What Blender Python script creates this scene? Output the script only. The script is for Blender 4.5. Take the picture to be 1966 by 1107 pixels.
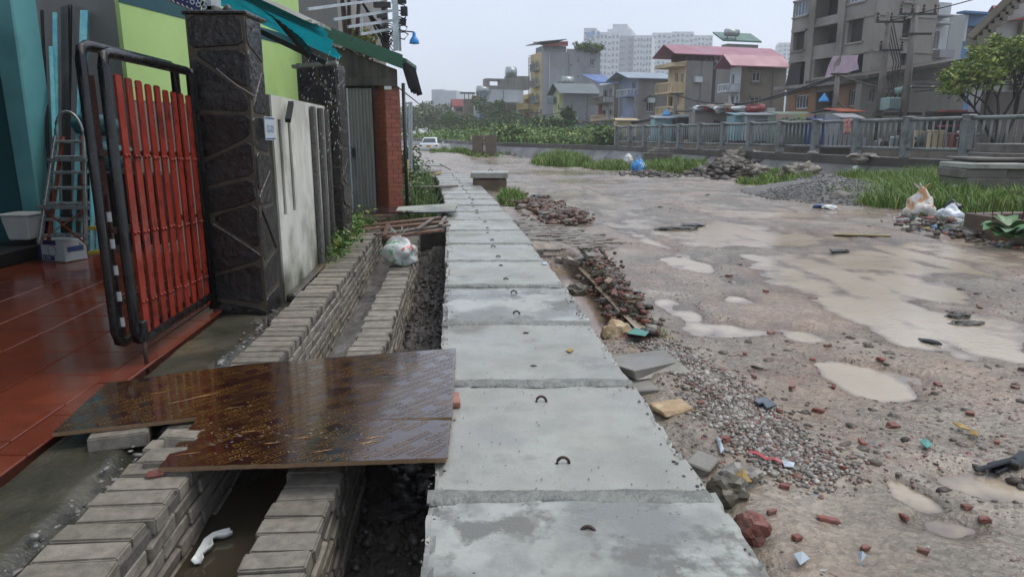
import bpy, bmesh, math, random
import numpy as np
from mathutils import Vector, Matrix, noise as mnoise
random.seed(11)
rng = np.random.default_rng(11)
for o in list(bpy.data.objects):
    bpy.data.objects.remove(o)
S = bpy.context.scene
COL = S.collection
R = math.radians

# ---------------------------------------------------------------- camera, sky, light, exposure
F, CX, CY, H = 1330.0, 983.0, 553.5, 1.2
PITCH = math.atan((CY - 258) / F)
cam_d = bpy.data.cameras.new('camera')
cam = bpy.data.objects.new('camera', cam_d)
COL.objects.link(cam)
cam.location = (0, 0, H)
cam.rotation_euler = (math.pi / 2 - PITCH, 0, 0)
cam_d.sensor_width = 36
cam_d.lens = F / 1966 * 36
cam_d.clip_start = 0.05
cam_d.clip_end = 6000
S.camera = cam

SUN_EL, SUN_ROT = R(62), R(70)
world = bpy.data.worlds.new('World')
S.world = world
world.use_nodes = True
wn = world.node_tree
wn.nodes.clear()
w_out = wn.nodes.new('ShaderNodeOutputWorld')
w_bg = wn.nodes.new('ShaderNodeBackground')
w_bg.inputs['Strength'].default_value = 0.1
w_sky = wn.nodes.new('ShaderNodeTexSky')
w_sky.sky_type = 'NISHITA'
w_sky.sun_disc = False
w_sky.sun_elevation = SUN_EL
w_sky.sun_rotation = SUN_ROT
w_sky.dust_density = 3.0
# overcast: a cloud deck covers nearly all of the clear sky
w_mix = wn.nodes.new('ShaderNodeMix')
w_mix.data_type = 'RGBA'
w_mix.inputs[0].default_value = 0.93
w_tc = wn.nodes.new('ShaderNodeTexCoord')
w_mp = wn.nodes.new('ShaderNodeMapping')
w_mp.inputs['Scale'].default_value = (1.0, 1.0, 2.2)
w_no = wn.nodes.new('ShaderNodeTexNoise')
w_no.inputs['Scale'].default_value = 2.2
w_no.inputs['Detail'].default_value = 5
w_rp = wn.nodes.new('ShaderNodeValToRGB')
w_rp.color_ramp.elements[0].position = 0.3
w_rp.color_ramp.elements[0].color = (5.5, 6.4, 7.9, 1)
w_rp.color_ramp.elements[1].position = 0.72
w_rp.color_ramp.elements[1].color = (6.9, 7.7, 9.1, 1)
wn.links.new(w_tc.outputs['Generated'], w_mp.inputs['Vector'])
wn.links.new(w_mp.outputs[0], w_no.inputs['Vector'])
wn.links.new(w_no.outputs[0], w_rp.inputs[0])
wn.links.new(w_sky.outputs[0], w_mix.inputs[6])
wn.links.new(w_rp.outputs[0], w_mix.inputs[7])
wn.links.new(w_mix.outputs[2], w_bg.inputs['Color'])
wn.links.new(w_bg.outputs[0], w_out.inputs[0])

sun_d = bpy.data.lights.new('sun', 'SUN')
sun_d.energy = 1.5
sun_d.angle = R(40)
sun_d.color = (1.0, 0.92, 0.82)
sun = bpy.data.objects.new('sun', sun_d)
COL.objects.link(sun)
sun.rotation_euler = (math.pi / 2 - SUN_EL, 0, math.pi - SUN_ROT)
sun.location = (0, 0, 60)

S.view_settings.view_transform = 'Standard'
S.view_settings.look = 'None'
S.view_settings.exposure = 0.38
S.view_settings.gamma = 1.0
S.view_settings.use_curve_mapping = False
S.render.engine = 'CYCLES'
S.cycles.use_denoising = True
S.cycles.max_bounces = 6
S.cycles.diffuse_bounces = 3
S.cycles.glossy_bounces = 3
S.cycles.transmission_bounces = 4
S.cycles.transparent_max_bounces = 8
S.cycles.volume_bounces = 3

# ---------------------------------------------------------------- photo-to-place measuring helpers
cP, sP = math.cos(PITCH), math.sin(PITCH)
ORI = Vector((0, 0, H))
def ray(u, v):
    a = (u - CX) / F; b = (CY - v) / F
    return Vector((a, cP + b * sP, -sP + b * cP))
def at(u, v, z=0.0):
    d = ray(u, v); return ORI + d * ((z - H) / d.z)
def atY(u, v, Y):
    d = ray(u, v); return ORI + d * (Y / d.y)
def on(u, v, p, n):
    d = ray(u, v); return ORI + d * ((Vector(p) - ORI).dot(n) / d.dot(n))
def xc(Y):
    return .335 - .062 * Y - .0019 * Y * Y
def pf(t, Y, z):
    return Vector((xc(Y) + t, Y, z))

# ---------------------------------------------------------------- numpy noise
_perm = rng.random((256, 256))
def vnoise(x, y):
    x = np.asarray(x, float); y = np.asarray(y, float)
    xi = np.floor(x).astype(int); yi = np.floor(y).astype(int)
    fx = x - xi; fy = y - yi
    fx = fx * fx * (3 - 2 * fx); fy = fy * fy * (3 - 2 * fy)
    g = lambda i, j: _perm[i & 255, j & 255]
    return (g(xi, yi) * (1 - fx) + g(xi + 1, yi) * fx) * (1 - fy) + (g(xi, yi + 1) * (1 - fx) + g(xi + 1, yi + 1) * fx) * fy
def fbm(x, y, o=4):
    s = 0; a = 1; t = 0
    for k in range(o):
        s = s + a * (vnoise(x * 2 ** k + 17 * k, y * 2 ** k + 31 * k) - .5); t += a; a *= .5
    return s / t * 2
def sstep(a, b, x):
    t = np.clip((np.asarray(x, float) - a) / (b - a), 0, 1); return t * t * (3 - 2 * t)

# ---------------------------------------------------------------- materials
def lin(h):
    h = h.lstrip('#')
    c = [int(h[i:i + 2], 16) / 255 for i in (0, 2, 4)]
    return tuple(x / 12.92 if x < .04045 else ((x + .055) / 1.055) ** 2.4 for x in c) + (1,)
def sc(c, k):
    return tuple(min(1, x * k) for x in c[:3]) + (1,)
MATS = {}
def mat(name, c1, c2=None, c3=None, scale=6.0, detail=5, lo=.35, hi=.65, rough=(.5, .7), rscale=None, bump=0.0, bscale=40, metal=0.0,
        stretch=(1, 1, 1), rnd=0.0, attr=None, spec=.5, coords='pos', trans=0.0, dirt=None, dirt_scale=1.3, dirt_lo=.5, dirt_hi=.7, coat=0.0, bdist=.01, sss=0, subsurf=None):
    c1 = lin(c1) if isinstance(c1, str) else c1
    m = bpy.data.materials.new(name); m.use_nodes = True
    nt = m.node_tree; N = nt.nodes; L = nt.links
    bs = N['Principled BSDF']
    if coords == 'pos':
        v = N.new('ShaderNodeNewGeometry').outputs['Position']
    else:
        v = N.new('ShaderNodeTexCoord').outputs['Object']
    mp = N.new('ShaderNodeMapping'); mp.inputs['Scale'].default_value = stretch
    L.new(v, mp.inputs['Vector'])
    V = mp.outputs[0]
    col = None
    if c2 is not None:
        c2 = lin(c2) if isinstance(c2, str) else c2
        no = N.new('ShaderNodeTexNoise'); no.inputs['Scale'].default_value = scale; no.inputs['Detail'].default_value = detail
        no.inputs['Roughness'].default_value = .6
        L.new(V, no.inputs['Vector'])
        rp = N.new('ShaderNodeValToRGB'); e = rp.color_ramp.elements
        e[0].position = lo; e[0].color = c1; e[1].position = hi; e[1].color = c2
        if c3 is not None:
            c3 = lin(c3) if isinstance(c3, str) else c3
            k = e.new((lo + hi) / 2); k.color = c3
        L.new(no.outputs[0], rp.inputs[0]); col = rp.outputs[0]
    if attr:
        at_ = N.new('ShaderNodeAttribute'); at_.attribute_name = attr
        if col is None:
            col = at_.outputs['Color']
        else:
            mx = N.new('ShaderNodeMix'); mx.data_type = 'RGBA'; mx.blend_type = 'MULTIPLY'; mx.inputs[0].default_value = 1
            L.new(at_.outputs['Color'], mx.inputs[6]); L.new(col, mx.inputs[7]); col = mx.outputs[2]
    if dirt is not None:
        d2 = N.new('ShaderNodeTexNoise'); d2.inputs['Scale'].default_value = dirt_scale; d2.inputs['Detail'].default_value = 8
        d2.inputs['Roughness'].default_value = .65
        L.new(V, d2.inputs['Vector'])
        r2 = N.new('ShaderNodeMapRange'); r2.inputs[1].default_value = dirt_lo; r2.inputs[2].default_value = dirt_hi
        L.new(d2.outputs[0], r2.inputs[0])
        mx = N.new('ShaderNodeMix'); mx.data_type = 'RGBA'
        L.new(r2.outputs[0], mx.inputs[0])
        if col is None: mx.inputs[6].default_value = c1
        else: L.new(col, mx.inputs[6])
        mx.inputs[7].default_value = lin(dirt) if isinstance(dirt, str) else dirt
        col = mx.outputs[2]
    if rnd > 0:
        oi = N.new('ShaderNodeObjectInfo')
        mr = N.new('ShaderNodeMapRange'); mr.inputs[3].default_value = 1 - rnd; mr.inputs[4].default_value = 1 + rnd
        L.new(oi.outputs['Random'], mr.inputs[0])
        hs = N.new('ShaderNodeHueSaturation'); L.new(mr.outputs[0], hs.inputs['Value'])
        if col is None: hs.inputs['Color'].default_value = c1
        else: L.new(col, hs.inputs['Color'])
        col = hs.outputs[0]
    if col is None: bs.inputs['Base Color'].default_value = c1
    else: L.new(col, bs.inputs['Base Color'])
    if rough[0] != rough[1]:
        rn = N.new('ShaderNodeTexNoise'); rn.inputs['Scale'].default_value = rscale or scale * .7; rn.inputs['Detail'].default_value = 4
        L.new(V, rn.inputs['Vector'])
        rr = N.new('ShaderNodeMapRange'); rr.inputs[1].default_value = .4; rr.inputs[2].default_value = .62
        rr.inputs[3].default_value = rough[0]; rr.inputs[4].default_value = rough[1]
        L.new(rn.outputs[0], rr.inputs[0]); L.new(rr.outputs[0], bs.inputs['Roughness'])
    else:
        bs.inputs['Roughness'].default_value = rough[0]
    bs.inputs['Metallic'].default_value = metal
    bs.inputs['Specular IOR Level'].default_value = spec
    bs.inputs['Coat Weight'].default_value = coat
    bs.inputs['Coat Roughness'].default_value = .08
    if trans:
        bs.inputs['Transmission Weight'].default_value = trans
    if subsurf:
        bs.inputs['Subsurface Weight'].default_value = subsurf
    if bump > 0:
        bn = N.new('ShaderNodeTexNoise'); bn.inputs['Scale'].default_value = bscale; bn.inputs['Detail'].default_value = 5
        L.new(V, bn.inputs['Vector'])
        bp = N.new('ShaderNodeBump'); bp.inputs['Strength'].default_value = bump; bp.inputs['Distance'].default_value = bdist
        L.new(bn.outputs[0], bp.inputs['Height']); L.new(bp.outputs[0], bs.inputs['Normal'])
    MATS[name] = m
    return m

# ---------------------------------------------------------------- mesh building
WL = {}
def wloc(o):
    p = Vector((0, 0, 0))
    while o is not None:
        p = p + Vector(o.location); o = o.parent
    return p
def tag(o, label=None, cat=None, group=None, kind=None):
    if label: o['label'] = label
    if cat: o['category'] = cat
    if group: o['group'] = group
    if kind: o['kind'] = kind
    return o
def thing(name, label, cat, loc=(0, 0, 0), group=None):
    o = bpy.data.objects.new(name, None); COL.objects.link(o); o.location = loc
    o.empty_display_size = .1
    return tag(o, label, cat, group)
def link(name, me, parent=None, loc=None, rot=None):
    o = bpy.data.objects.new(name, me); COL.objects.link(o)
    if parent is not None: o.parent = parent
    if loc is not None: o.location = Vector(loc) - (wloc(parent) if parent is not None else Vector((0, 0, 0)))
    if rot is not None: o.rotation_euler = rot
    return o
def copy_tree(o, parent=None):
    c = o.copy(); COL.objects.link(c); c.parent = parent
    for ch in o.children: copy_tree(ch, c)
    return c
def rotm(rz=0, rx=0, ry=0):
    return Matrix.Rotation(rz, 3, 'Z') @ Matrix.Rotation(ry, 3, 'Y') @ Matrix.Rotation(rx, 3, 'X')
class MB:
    def __init__(s): s.v = []; s.f = []
    def add(s, vs, fs):
        n = len(s.v); s.v += [Vector(p) for p in vs]; s.f += [tuple(n + i for i in f) for f in fs]; return s
    def hexa(s, p):   # p: 4 bottom ccw, 4 top ccw
        return s.add(p, [(3, 2, 1, 0), (4, 5, 6, 7), (0, 1, 5, 4), (1, 2, 6, 5), (2, 3, 7, 6), (3, 0, 4, 7)])
    def box(s, a, b):
        x0, y0, z0 = a; x1, y1, z1 = b
        return s.hexa([(x0, y0, z0), (x1, y0, z0), (x1, y1, z0), (x0, y1, z0), (x0, y0, z1), (x1, y0, z1), (x1, y1, z1), (x0, y1, z1)])
    def obox(s, c, d, M=None):
        c = Vector(c); M = M or Matrix.Identity(3); h = Vector(d) / 2
        pts = []
        for z in (-1, 1):
            for x, y in ((-1, -1), (1, -1), (1, 1), (-1, 1)):
                pts.append(c + M @ Vector((x * h.x, y * h.y, z * h.z)))
        return s.hexa(pts)
    def pbox(s, t0, t1, Y0, Y1, z0, z1):
        return s.hexa([pf(t0, Y0, z0), pf(t1, Y0, z0), pf(t1, Y1, z0), pf(t0, Y1, z0), pf(t0, Y0, z1), pf(t1, Y0, z1), pf(t1, Y1, z1), pf(t0, Y1, z1)])
    def beam(s, p, q, w, h=None, up=(0, 0, 1)):
        p = Vector(p); q = Vector(q); h = h or w
        d = (q - p).normalized(); u = Vector(up)
        if abs(d.dot(u)) > .98: u = Vector((0, 1, 0))
        x = d.cross(u).normalized() * w / 2; y = x.cross(d).normalized() * h / 2
        return s.hexa([p - x - y, p + x - y, q + x - y, q - x - y, p - x + y, p + x + y, q + x + y, q - x + y])
    def prism(s, pts, ext):
        pts = [Vector(p) for p in pts]; e = Vector(ext); n = len(pts)
        nn = (pts[1] - pts[0]).cross(pts[2] - pts[1])
        tot = Vector((0, 0, 0))
        for i in range(n): tot += pts[i].cross(pts[(i + 1) % n])
        if tot.dot(e) > 0: pts = pts[::-1]
        return s.add(pts + [p + e for p in pts], [tuple(range(n)), tuple(range(2 * n - 1, n - 1, -1))] + [((i + 1) % n, i, n + i, n + (i + 1) % n) for i in range(n)])
    def tube(s, pts, r, n=8, r1=None, cap=True):
        pts = [Vector(p) for p in pts]; m = len(pts); base = len(s.v)
        up = Vector((0, 0, 1))
        for i, p in enumerate(pts):
            d = (pts[min(i + 1, m - 1)] - pts[max(i - 1, 0)]).normalized()
            u = up if abs(d.dot(up)) < .95 else Vector((1, 0, 0))
            x = d.cross(u).normalized(); y = x.cross(d).normalized()
            rr = r if r1 is None else r + (r1 - r) * i / (m - 1)
            for k in range(n):
                a = 2 * math.pi * k / n
                s.v.append(p + x * math.cos(a) * rr + y * math.sin(a) * rr)
        for i in range(m - 1):
            for k in range(n):
                a = base + i * n + k; b = base + i * n + (k + 1) % n
                s.f.append((a, b, b + n, a + n))
        if cap:
            s.f.append(tuple(base + k for k in range(n))[::-1]); s.f.append(tuple(base + (m - 1) * n + k for k in range(n)))
        return s
    def lathe(s, c, prof, n=16, M=None):
        c = Vector(c); M = M or Matrix.Identity(3); base = len(s.v)
        for r, z in prof:
            for k in range(n):
                a = 2 * math.pi * k / n
                s.v.append(c + M @ Vector((r * math.cos(a), r * math.sin(a), z)))
        for i in range(len(prof) - 1):
            for k in range(n):
                a = base + i * n + k; b = base + i * n + (k + 1) % n
                s.f.append((a, b, b + n, a + n))
        s.f.append(tuple(base + k for k in range(n))[::-1]); s.f.append(tuple(base + (len(prof) - 1) * n + k for k in range(n)))
        return s
    def blob(s, c, rad, sub=2, amp=.2, freq=2.0, M=None, seed=0, flat=None):
        bm = bmesh.new(); bmesh.ops.create_icosphere(bm, subdivisions=sub, radius=1)
        M = M or Matrix.Identity(3); c = Vector(c); off = Vector((seed * 7.3, seed * 3.1, seed * 1.7))
        vs = []
        for v in bm.verts:
            k = 1 + amp * mnoise.noise(v.co * freq + off) + amp * .5 * mnoise.noise(v.co * freq * 2.3 + off)
            p = Vector((v.co.x * rad[0], v.co.y * rad[1], v.co.z * rad[2])) * k
            if flat is not None and p.z < flat: p.z = flat
            vs.append(c + M @ p)
        fs = [tuple(v.index for v in f.verts) for f in bm.faces]
        bm.free()
        return s.add(vs, fs)
    def mesh(s, name, m=None, smooth=False, bevel=0, center=None, bseg=1):
        c = center
        if c is None:
            lo = Vector([min(p[i] for p in s.v) for i in range(3)]); hi = Vector([max(p[i] for p in s.v) for i in range(3)])
            c = (lo + hi) / 2
        me = bpy.data.meshes.new(name)
        me.from_pydata([tuple(p - c) for p in s.v], [], s.f)
        if bevel:
            bm = bmesh.new(); bm.from_mesh(me)
            bmesh.ops.bevel(bm, geom=list(bm.edges), offset=bevel, segments=bseg, affect='EDGES', clamp_overlap=True)
            bm.to_mesh(me); bm.free()
        if m is not None: me.materials.append(m)
        if smooth: me.shade_smooth()
        me.update()
        return me, c
    def build(s, name, m=None, parent=None, smooth=False, bevel=0, label=None, cat=None, group=None, kind=None, bseg=1):
        me, c = s.mesh(name, m, smooth, bevel, bseg=bseg)
        o = link(name, me, parent, c)
        return tag(o, label, cat, group, kind)
def np_mesh(name, V, Fa, m, parent=None, col=None, smooth=False, **kw):
    V = np.asarray(V, np.float32); Fa = np.asarray(Fa, np.int32)
    me = bpy.data.meshes.new(name)
    k = Fa.shape[1]
    me.vertices.add(len(V)); me.vertices.foreach_set('co', V.ravel())
    me.loops.add(Fa.size); me.loops.foreach_set('vertex_index', Fa.ravel())
    me.polygons.add(len(Fa)); me.polygons.foreach_set('loop_start', np.arange(0, Fa.size, k, dtype=np.int32))
    me.polygons.foreach_set('loop_total', np.full(len(Fa), k, np.int32))
    if smooth: me.polygons.foreach_set('use_smooth', np.ones(len(Fa), bool))
    if col is not None:
        a = me.attributes.new('col', 'FLOAT_COLOR', 'POINT')
        c4 = np.ones((len(V), 4), np.float32); c4[:, :3] = col
        a.data.foreach_set('color', c4.ravel())
    me.materials.append(m)
    me.update(calc_edges=True); me.validate()
    o = link(name, me, parent)
    if parent is not None: o.location = -wloc(parent)
    return tag(o, **kw)
_ico = bmesh.new(); bmesh.ops.create_icosphere(_ico, subdivisions=1, radius=1)
ICO_V = np.array([v.co[:] for v in _ico.verts]); ICO_F = np.array([[v.index for v in f.verts] for f in _ico.faces]); _ico.free()
CUB_V = np.array([(x, y, z) for z in (-1, 1) for x, y in ((-1, -1), (1, -1), (1, 1), (-1, 1))], float)
CUB_F = np.array([(3, 2, 1, 0), (4, 5, 6, 7), (0, 1, 5, 4), (1, 2, 6, 5), (2, 3, 7, 6), (3, 0, 4, 7)])
def stones(name, P, size, cols, m, aspect=(1, .8, .55), shard=False, jag=.25, **kw):
    """many small loose stones as one mesh; P (n,3) centres, size (n,), cols (n,3)"""
    n = len(P); T, TF = (CUB_V * .7, CUB_F) if shard else (ICO_V, ICO_F)
    k = len(T)
    V = np.repeat(T[None], n, 0) * (1 + jag * (rng.random((n, k, 3)) - .5) * 2)
    asp = np.array(aspect) * (1 + .5 * (rng.random((n, 3)) - .5))
    V *= asp[:, None, :]
    tx = (rng.random(n) - .5) * .9; a = rng.random(n) * 6.283
    c, s = np.cos(tx), np.sin(tx)
    y = V[..., 1] * c[:, None] - V[..., 2] * s[:, None]; z = V[..., 1] * s[:, None] + V[..., 2] * c[:, None]
    V[..., 1], V[..., 2] = y, z
    c, s = np.cos(a), np.sin(a)
    x = V[..., 0] * c[:, None] - V[..., 1] * s[:, None]; y = V[..., 0] * s[:, None] + V[..., 1] * c[:, None]
    V[..., 0], V[..., 1] = x, y
    V = V * size[:, None, None] + P[:, None, :]
    Fa = (TF[None] + (np.arange(n) * k)[:, None, None]).reshape(-1, TF.shape[1])
    return np_mesh(name, V.reshape(-1, 3), Fa, m, col=np.repeat(cols, k, 0), **kw)
def blades(name, P, h, lean, w, cols, m, **kw):
    """grass: P (n,3) roots, h (n,) height, lean (n,) sideways reach"""
    n = len(P); a = rng.random(n) * 6.283; b = a + 1.57 + (rng.random(n) - .5)
    d = np.stack([np.cos(a), np.sin(a), 0 * a], 1); s = np.stack([np.cos(b), np.sin(b), 0 * b], 1) * (w / 2)[:, None]
    up = np.array([0, 0, 1.])
    mid = P + d * (lean * .35)[:, None] + up * (h * .6)[:, None]
    tip = P + d * lean[:, None] + up * (h * (1 - .25 * np.clip(lean / h, 0, 1.2)))[:, None]
    V = np.stack([P - s, P + s, mid - s * .8, mid + s * .8, tip], 1)
    Fa = np.array([(0, 1, 3), (0, 3, 2), (2, 3, 4)])
    Fa = (Fa[None] + (np.arange(n) * 5)[:, None, None]).reshape(-1, 3)
    return np_mesh(name, V.reshape(-1, 3), Fa, m, col=np.repeat(cols, 5, 0), **kw)
def leaves(name, P, size, cols, m, aspect=.5, droop=.3, dirs=None, **kw):
    """leaf-shaped folded faces at P"""
    n = len(P)
    d = rng.normal(size=(n, 3)) if dirs is None else dirs + .5 * rng.normal(size=(n, 3))
    d[:, 2] = d[:, 2] * .6 - droop * .5
    d /= np.linalg.norm(d, axis=1)[:, None]
    u = rng.normal(size=(n, 3)); s = np.cross(d, u); s /= np.linalg.norm(s, axis=1)[:, None] + 1e-9
    nn = np.cross(d, s)
    L = size[:, None]
    V = np.stack([P, P + d * L * .5 + s * L * aspect * .5 + nn * L * .1, P + d * L, P + d * L * .5 - s * L * aspect * .5 + nn * L * .1], 1)
    Fa = np.array([(0, 1, 2), (0, 2, 3)])
    Fa = (Fa[None] + (np.arange(n) * 4)[:, None, None]).reshape(-1, 3)
    return np_mesh(name, V.reshape(-1, 3), Fa, m, col=np.repeat(cols, 4, 0), **kw)
_txt = {}
def text_geo(body, size):
    k = (body, size)
    if k not in _txt:
        cu = bpy.data.curves.new('txt', 'FONT'); cu.body = body; cu.size = size; cu.resolution_u = 2
        ob = bpy.data.objects.new('txt', cu); COL.objects.link(ob)
        bpy.context.view_layer.update()
        me = bpy.data.meshes.new_from_object(ob.evaluated_get(bpy.context.evaluated_depsgraph_get()))
        _txt[k] = ([v.co.copy() for v in me.vertices], [tuple(p.vertices) for p in me.polygons])
        bpy.data.objects.remove(ob); bpy.data.curves.remove(cu); bpy.data.meshes.remove(me)
    return _txt[k]
def text_on(body, size, o, x, y, parent, m, name='lettering', center=False, off=.002):
    vs, fs = text_geo(body, size)
    x = Vector(x).normalized(); y = Vector(y).normalized(); n = x.cross(y); o = Vector(o)
    w = max(v.x for v in vs) if center else 0
    mb = MB(); mb.add([o + x * (v.x - w / 2) + y * v.y + n * off for v in vs], fs)
    return mb.build(name, m, parent)
# ================================================================ materials of the place
M_ground = mat('earth', '#5b5040', '#463c30', scale=.8, rough=(.7, .9), bump=.4, bscale=8)
M_conc = mat('wet_concrete', '#8a8a83', '#a2a29a', '#96968e', scale=3.2, detail=9, rough=(.2, .5), rscale=2.2, bump=.25, bscale=70, dirt='#74726b', dirt_scale=1.6, dirt_lo=.54, dirt_hi=.66, rnd=.06)
M_mortar = mat('joint_mortar', '#666763', '#85867f', scale=14, detail=9, rough=(.25, .6), bump=.7, bscale=45, bdist=.02)
M_concd = mat('dark_concrete', '#4c4a47', '#6d6a64', scale=3, detail=8, rough=(.4, .7), bump=.5, bscale=30, dirt='#3a3733', dirt_lo=.5)
M_reinf = mat('weathered_concrete', '#6b665e', '#8b867d', scale=2, detail=8, rough=(.45, .75), bump=.4, bscale=25, dirt='#47433d', dirt_lo=.52)
M_brickg = mat('grey_cement_brick', '#726c62', '#8c8579', scale=22, detail=6, rough=(.45, .75), bump=.6, bscale=160, rnd=.2, dirt='#5a5648', dirt_scale=4, dirt_lo=.55, dirt_hi=.7, bdist=.004)
M_bmort = mat('wall_mortar', '#4a4844', '#66635d', scale=9, detail=8, rough=(.4, .7), bump=.8, bscale=40, dirt='#4b4a38', dirt_lo=.55)
M_mud = mat('trench_mud', '#39342f', '#564f47', scale=5, detail=9, rough=(.3, .65), bump=.9, bscale=28, bdist=.03)
M_moss = mat('mossy_concrete', '#37382e', '#524f42', '#434136', scale=4, detail=9, rough=(.18, .5), bump=.6, bscale=45, dirt='#6d5c45', dirt_scale=2.1, dirt_lo=.56, dirt_hi=.68)
M_tile = mat('terracotta_tile', '#65301f', '#763a28', scale=5, detail=6, rough=(.05, .17), rscale=3, bump=.06, bscale=60, rnd=.1, dirt='#64301f', dirt_lo=.52, dirt_scale=2.5)
M_grout = mat('grout', '#4b2a20', '#5e3629', scale=12, rough=(.3, .5))
M_grass = mat('grass', '#ffffff', attr='col', rough=(.45, .45), spec=.35, subsurf=0)
M_leaf = mat('leaf', '#ffffff', attr='col', rough=(.4, .4), spec=.35)
M_stone = mat('loose_stone', '#ffffff', '#bdbdbd', attr='col', scale=30, rough=(.3, .6), bump=.4, bscale=80)
M_redbrick = mat('red_brick', '#6f4036', '#855045', scale=25, rough=(.35, .7), bump=.5, bscale=90, rnd=.15, dirt='#6d5a4e', dirt_scale=6, dirt_lo=.5)
M_rust = mat('rusty_iron', '#2c211b', '#4a3226', scale=30, rough=(.5, .8), bump=.4, bscale=90)
M_blackp = mat('black_paint', '#121314', '#1d1d1e', scale=12, rough=(.15, .4), spec=.5)
M_dark = mat('dark_void', '#101112', rough=(.6, .6))

def roadmat():
    m = mat('muddy_road', '#70685c', '#93897b', '#7f7567', scale=1.7, detail=10, rough=(.10, .42), rscale=1.1, bump=.8, bscale=34, bdist=.02, dirt='#917d6c', dirt_scale=.6, dirt_lo=.46, dirt_hi=.60)
    nt = m.node_tree; N = nt.nodes; L = nt.links; bs = N['Principled BSDF']
    src = bs.inputs['Base Color'].links[0].from_socket
    g = N.new('ShaderNodeNewGeometry').outputs['Position']
    # brick dust ground into the mud in patches
    wt = N.new('ShaderNodeAttribute'); wt.attribute_name = 'wet'
    wm = N.new('ShaderNodeMix'); wm.data_type = 'RGBA'; wm.blend_type = 'MULTIPLY'; wm.inputs[7].default_value = (.66, .62, .6, 1)
    L.new(wt.outputs['Fac'], wm.inputs[0]); L.new(src, wm.inputs[6]); src = wm.outputs[2]
    n1 = N.new('ShaderNodeTexNoise'); n1.inputs['Scale'].default_value = 9; n1.inputs['Detail'].default_value = 8; L.new(g, n1.inputs['Vector'])
    n2 = N.new('ShaderNodeTexNoise'); n2.inputs['Scale'].default_value = .8; n2.inputs['Detail'].default_value = 3; L.new(g, n2.inputs['Vector'])
    mu = N.new('ShaderNodeMath'); mu.operation = 'MULTIPLY'; L.new(n1.outputs[0], mu.inputs[0]); L.new(n2.outputs[0], mu.inputs[1])
    r = N.new('ShaderNodeMapRange'); r.inputs[1].default_value = .30; r.inputs[2].default_value = .40; r.inputs[4].default_value = .36; L.new(mu.outputs[0], r.inputs[0])
    mx = N.new('ShaderNodeMix'); mx.data_type = 'RGBA'; L.new(r.outputs[0], mx.inputs[0]); L.new(src, mx.inputs[6]); mx.inputs[7].default_value = lin('#80564c')
    # pale and dark grit
    vo = N.new('ShaderNodeTexVoronoi'); vo.inputs['Scale'].default_value = 42; L.new(g, vo.inputs['Vector'])
    hs = N.new('ShaderNodeSeparateColor'); L.new(vo.outputs['Color'], hs.inputs[0])
    r3 = N.new('ShaderNodeMapRange'); r3.inputs[3].default_value = .7; r3.inputs[4].default_value = 1.35; L.new(hs.outputs[0], r3.inputs[0])
    m3 = N.new('ShaderNodeMix'); m3.data_type = 'RGBA'; m3.blend_type = 'MULTIPLY'; m3.inputs[0].default_value = .75
    L.new(mx.outputs[2], m3.inputs[6])
    cb = N.new('ShaderNodeCombineColor')
    for i in range(3): L.new(r3.outputs[0], cb.inputs[i])
    L.new(cb.outputs[0], m3.inputs[7]); L.new(m3.outputs[2], bs.inputs['Base Color'])
    return m
M_road = roadmat()
M_water = mat('muddy_water', '#b3a592', '#a2947f', scale=.8, detail=5, rough=(.07, .2), bump=.3, bscale=24, bdist=.010, spec=.5)
def shallows(m):
    nt = m.node_tree; N = nt.nodes; L = nt.links; bs = N['Principled BSDF']; src = bs.inputs['Base Color'].links[0].from_socket
    a = N.new('ShaderNodeAttribute'); a.attribute_name = 'deep'
    g = N.new('ShaderNodeNewGeometry').outputs['Position']; n = N.new('ShaderNodeTexNoise'); n.inputs['Scale'].default_value = 7; n.inputs['Detail'].default_value = 6; L.new(g, n.inputs['Vector'])
    ad = N.new('ShaderNodeMath'); ad.operation = 'MULTIPLY_ADD'; ad.inputs[1].default_value = 1.1; ad.inputs[2].default_value = -.5; L.new(n.outputs[0], ad.inputs[0])
    a2 = N.new('ShaderNodeMath'); a2.operation = 'ADD'; a2.use_clamp = True; L.new(a.outputs['Fac'], a2.inputs[0]); L.new(ad.outputs[0], a2.inputs[1])
    mx = N.new('ShaderNodeMix'); mx.data_type = 'RGBA'; mx.inputs[6].default_value = lin('#7a6e64'); L.new(a2.outputs[0], mx.inputs[0]); L.new(src, mx.inputs[7]); L.new(mx.outputs[2], bs.inputs['Base Color'])
    return m
shallows(M_water)
M_dwater = mat('drain_water', '#4a4337', '#3b352b', scale=1.2, rough=(.05, .05), bump=.08, bscale=14, bdist=.006)

# ================================================================ ground
np_mesh('ground', [(-2500, -2500, -.95), (2500, -2500, -.95), (2500, 2500, -.95), (-2500, 2500, -.95)], [(0, 1, 2, 3)], M_ground, kind='structure')
CLY = [-12, 14, 44, 51, 63, 90, 140, 400]
CLX = [19.84, 13.62, 6.45, 2.8, -3.6, -13.5, -33, -140]
def canal(Y): return np.interp(Y, CLY, CLX)
def base_z(Y): return -.2 - .42 * sstep(13, 52, Y)
def dist_r(x, y): return canal(y) - 1.0 - x          # metres from the revetment foot, positive on the road side

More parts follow.
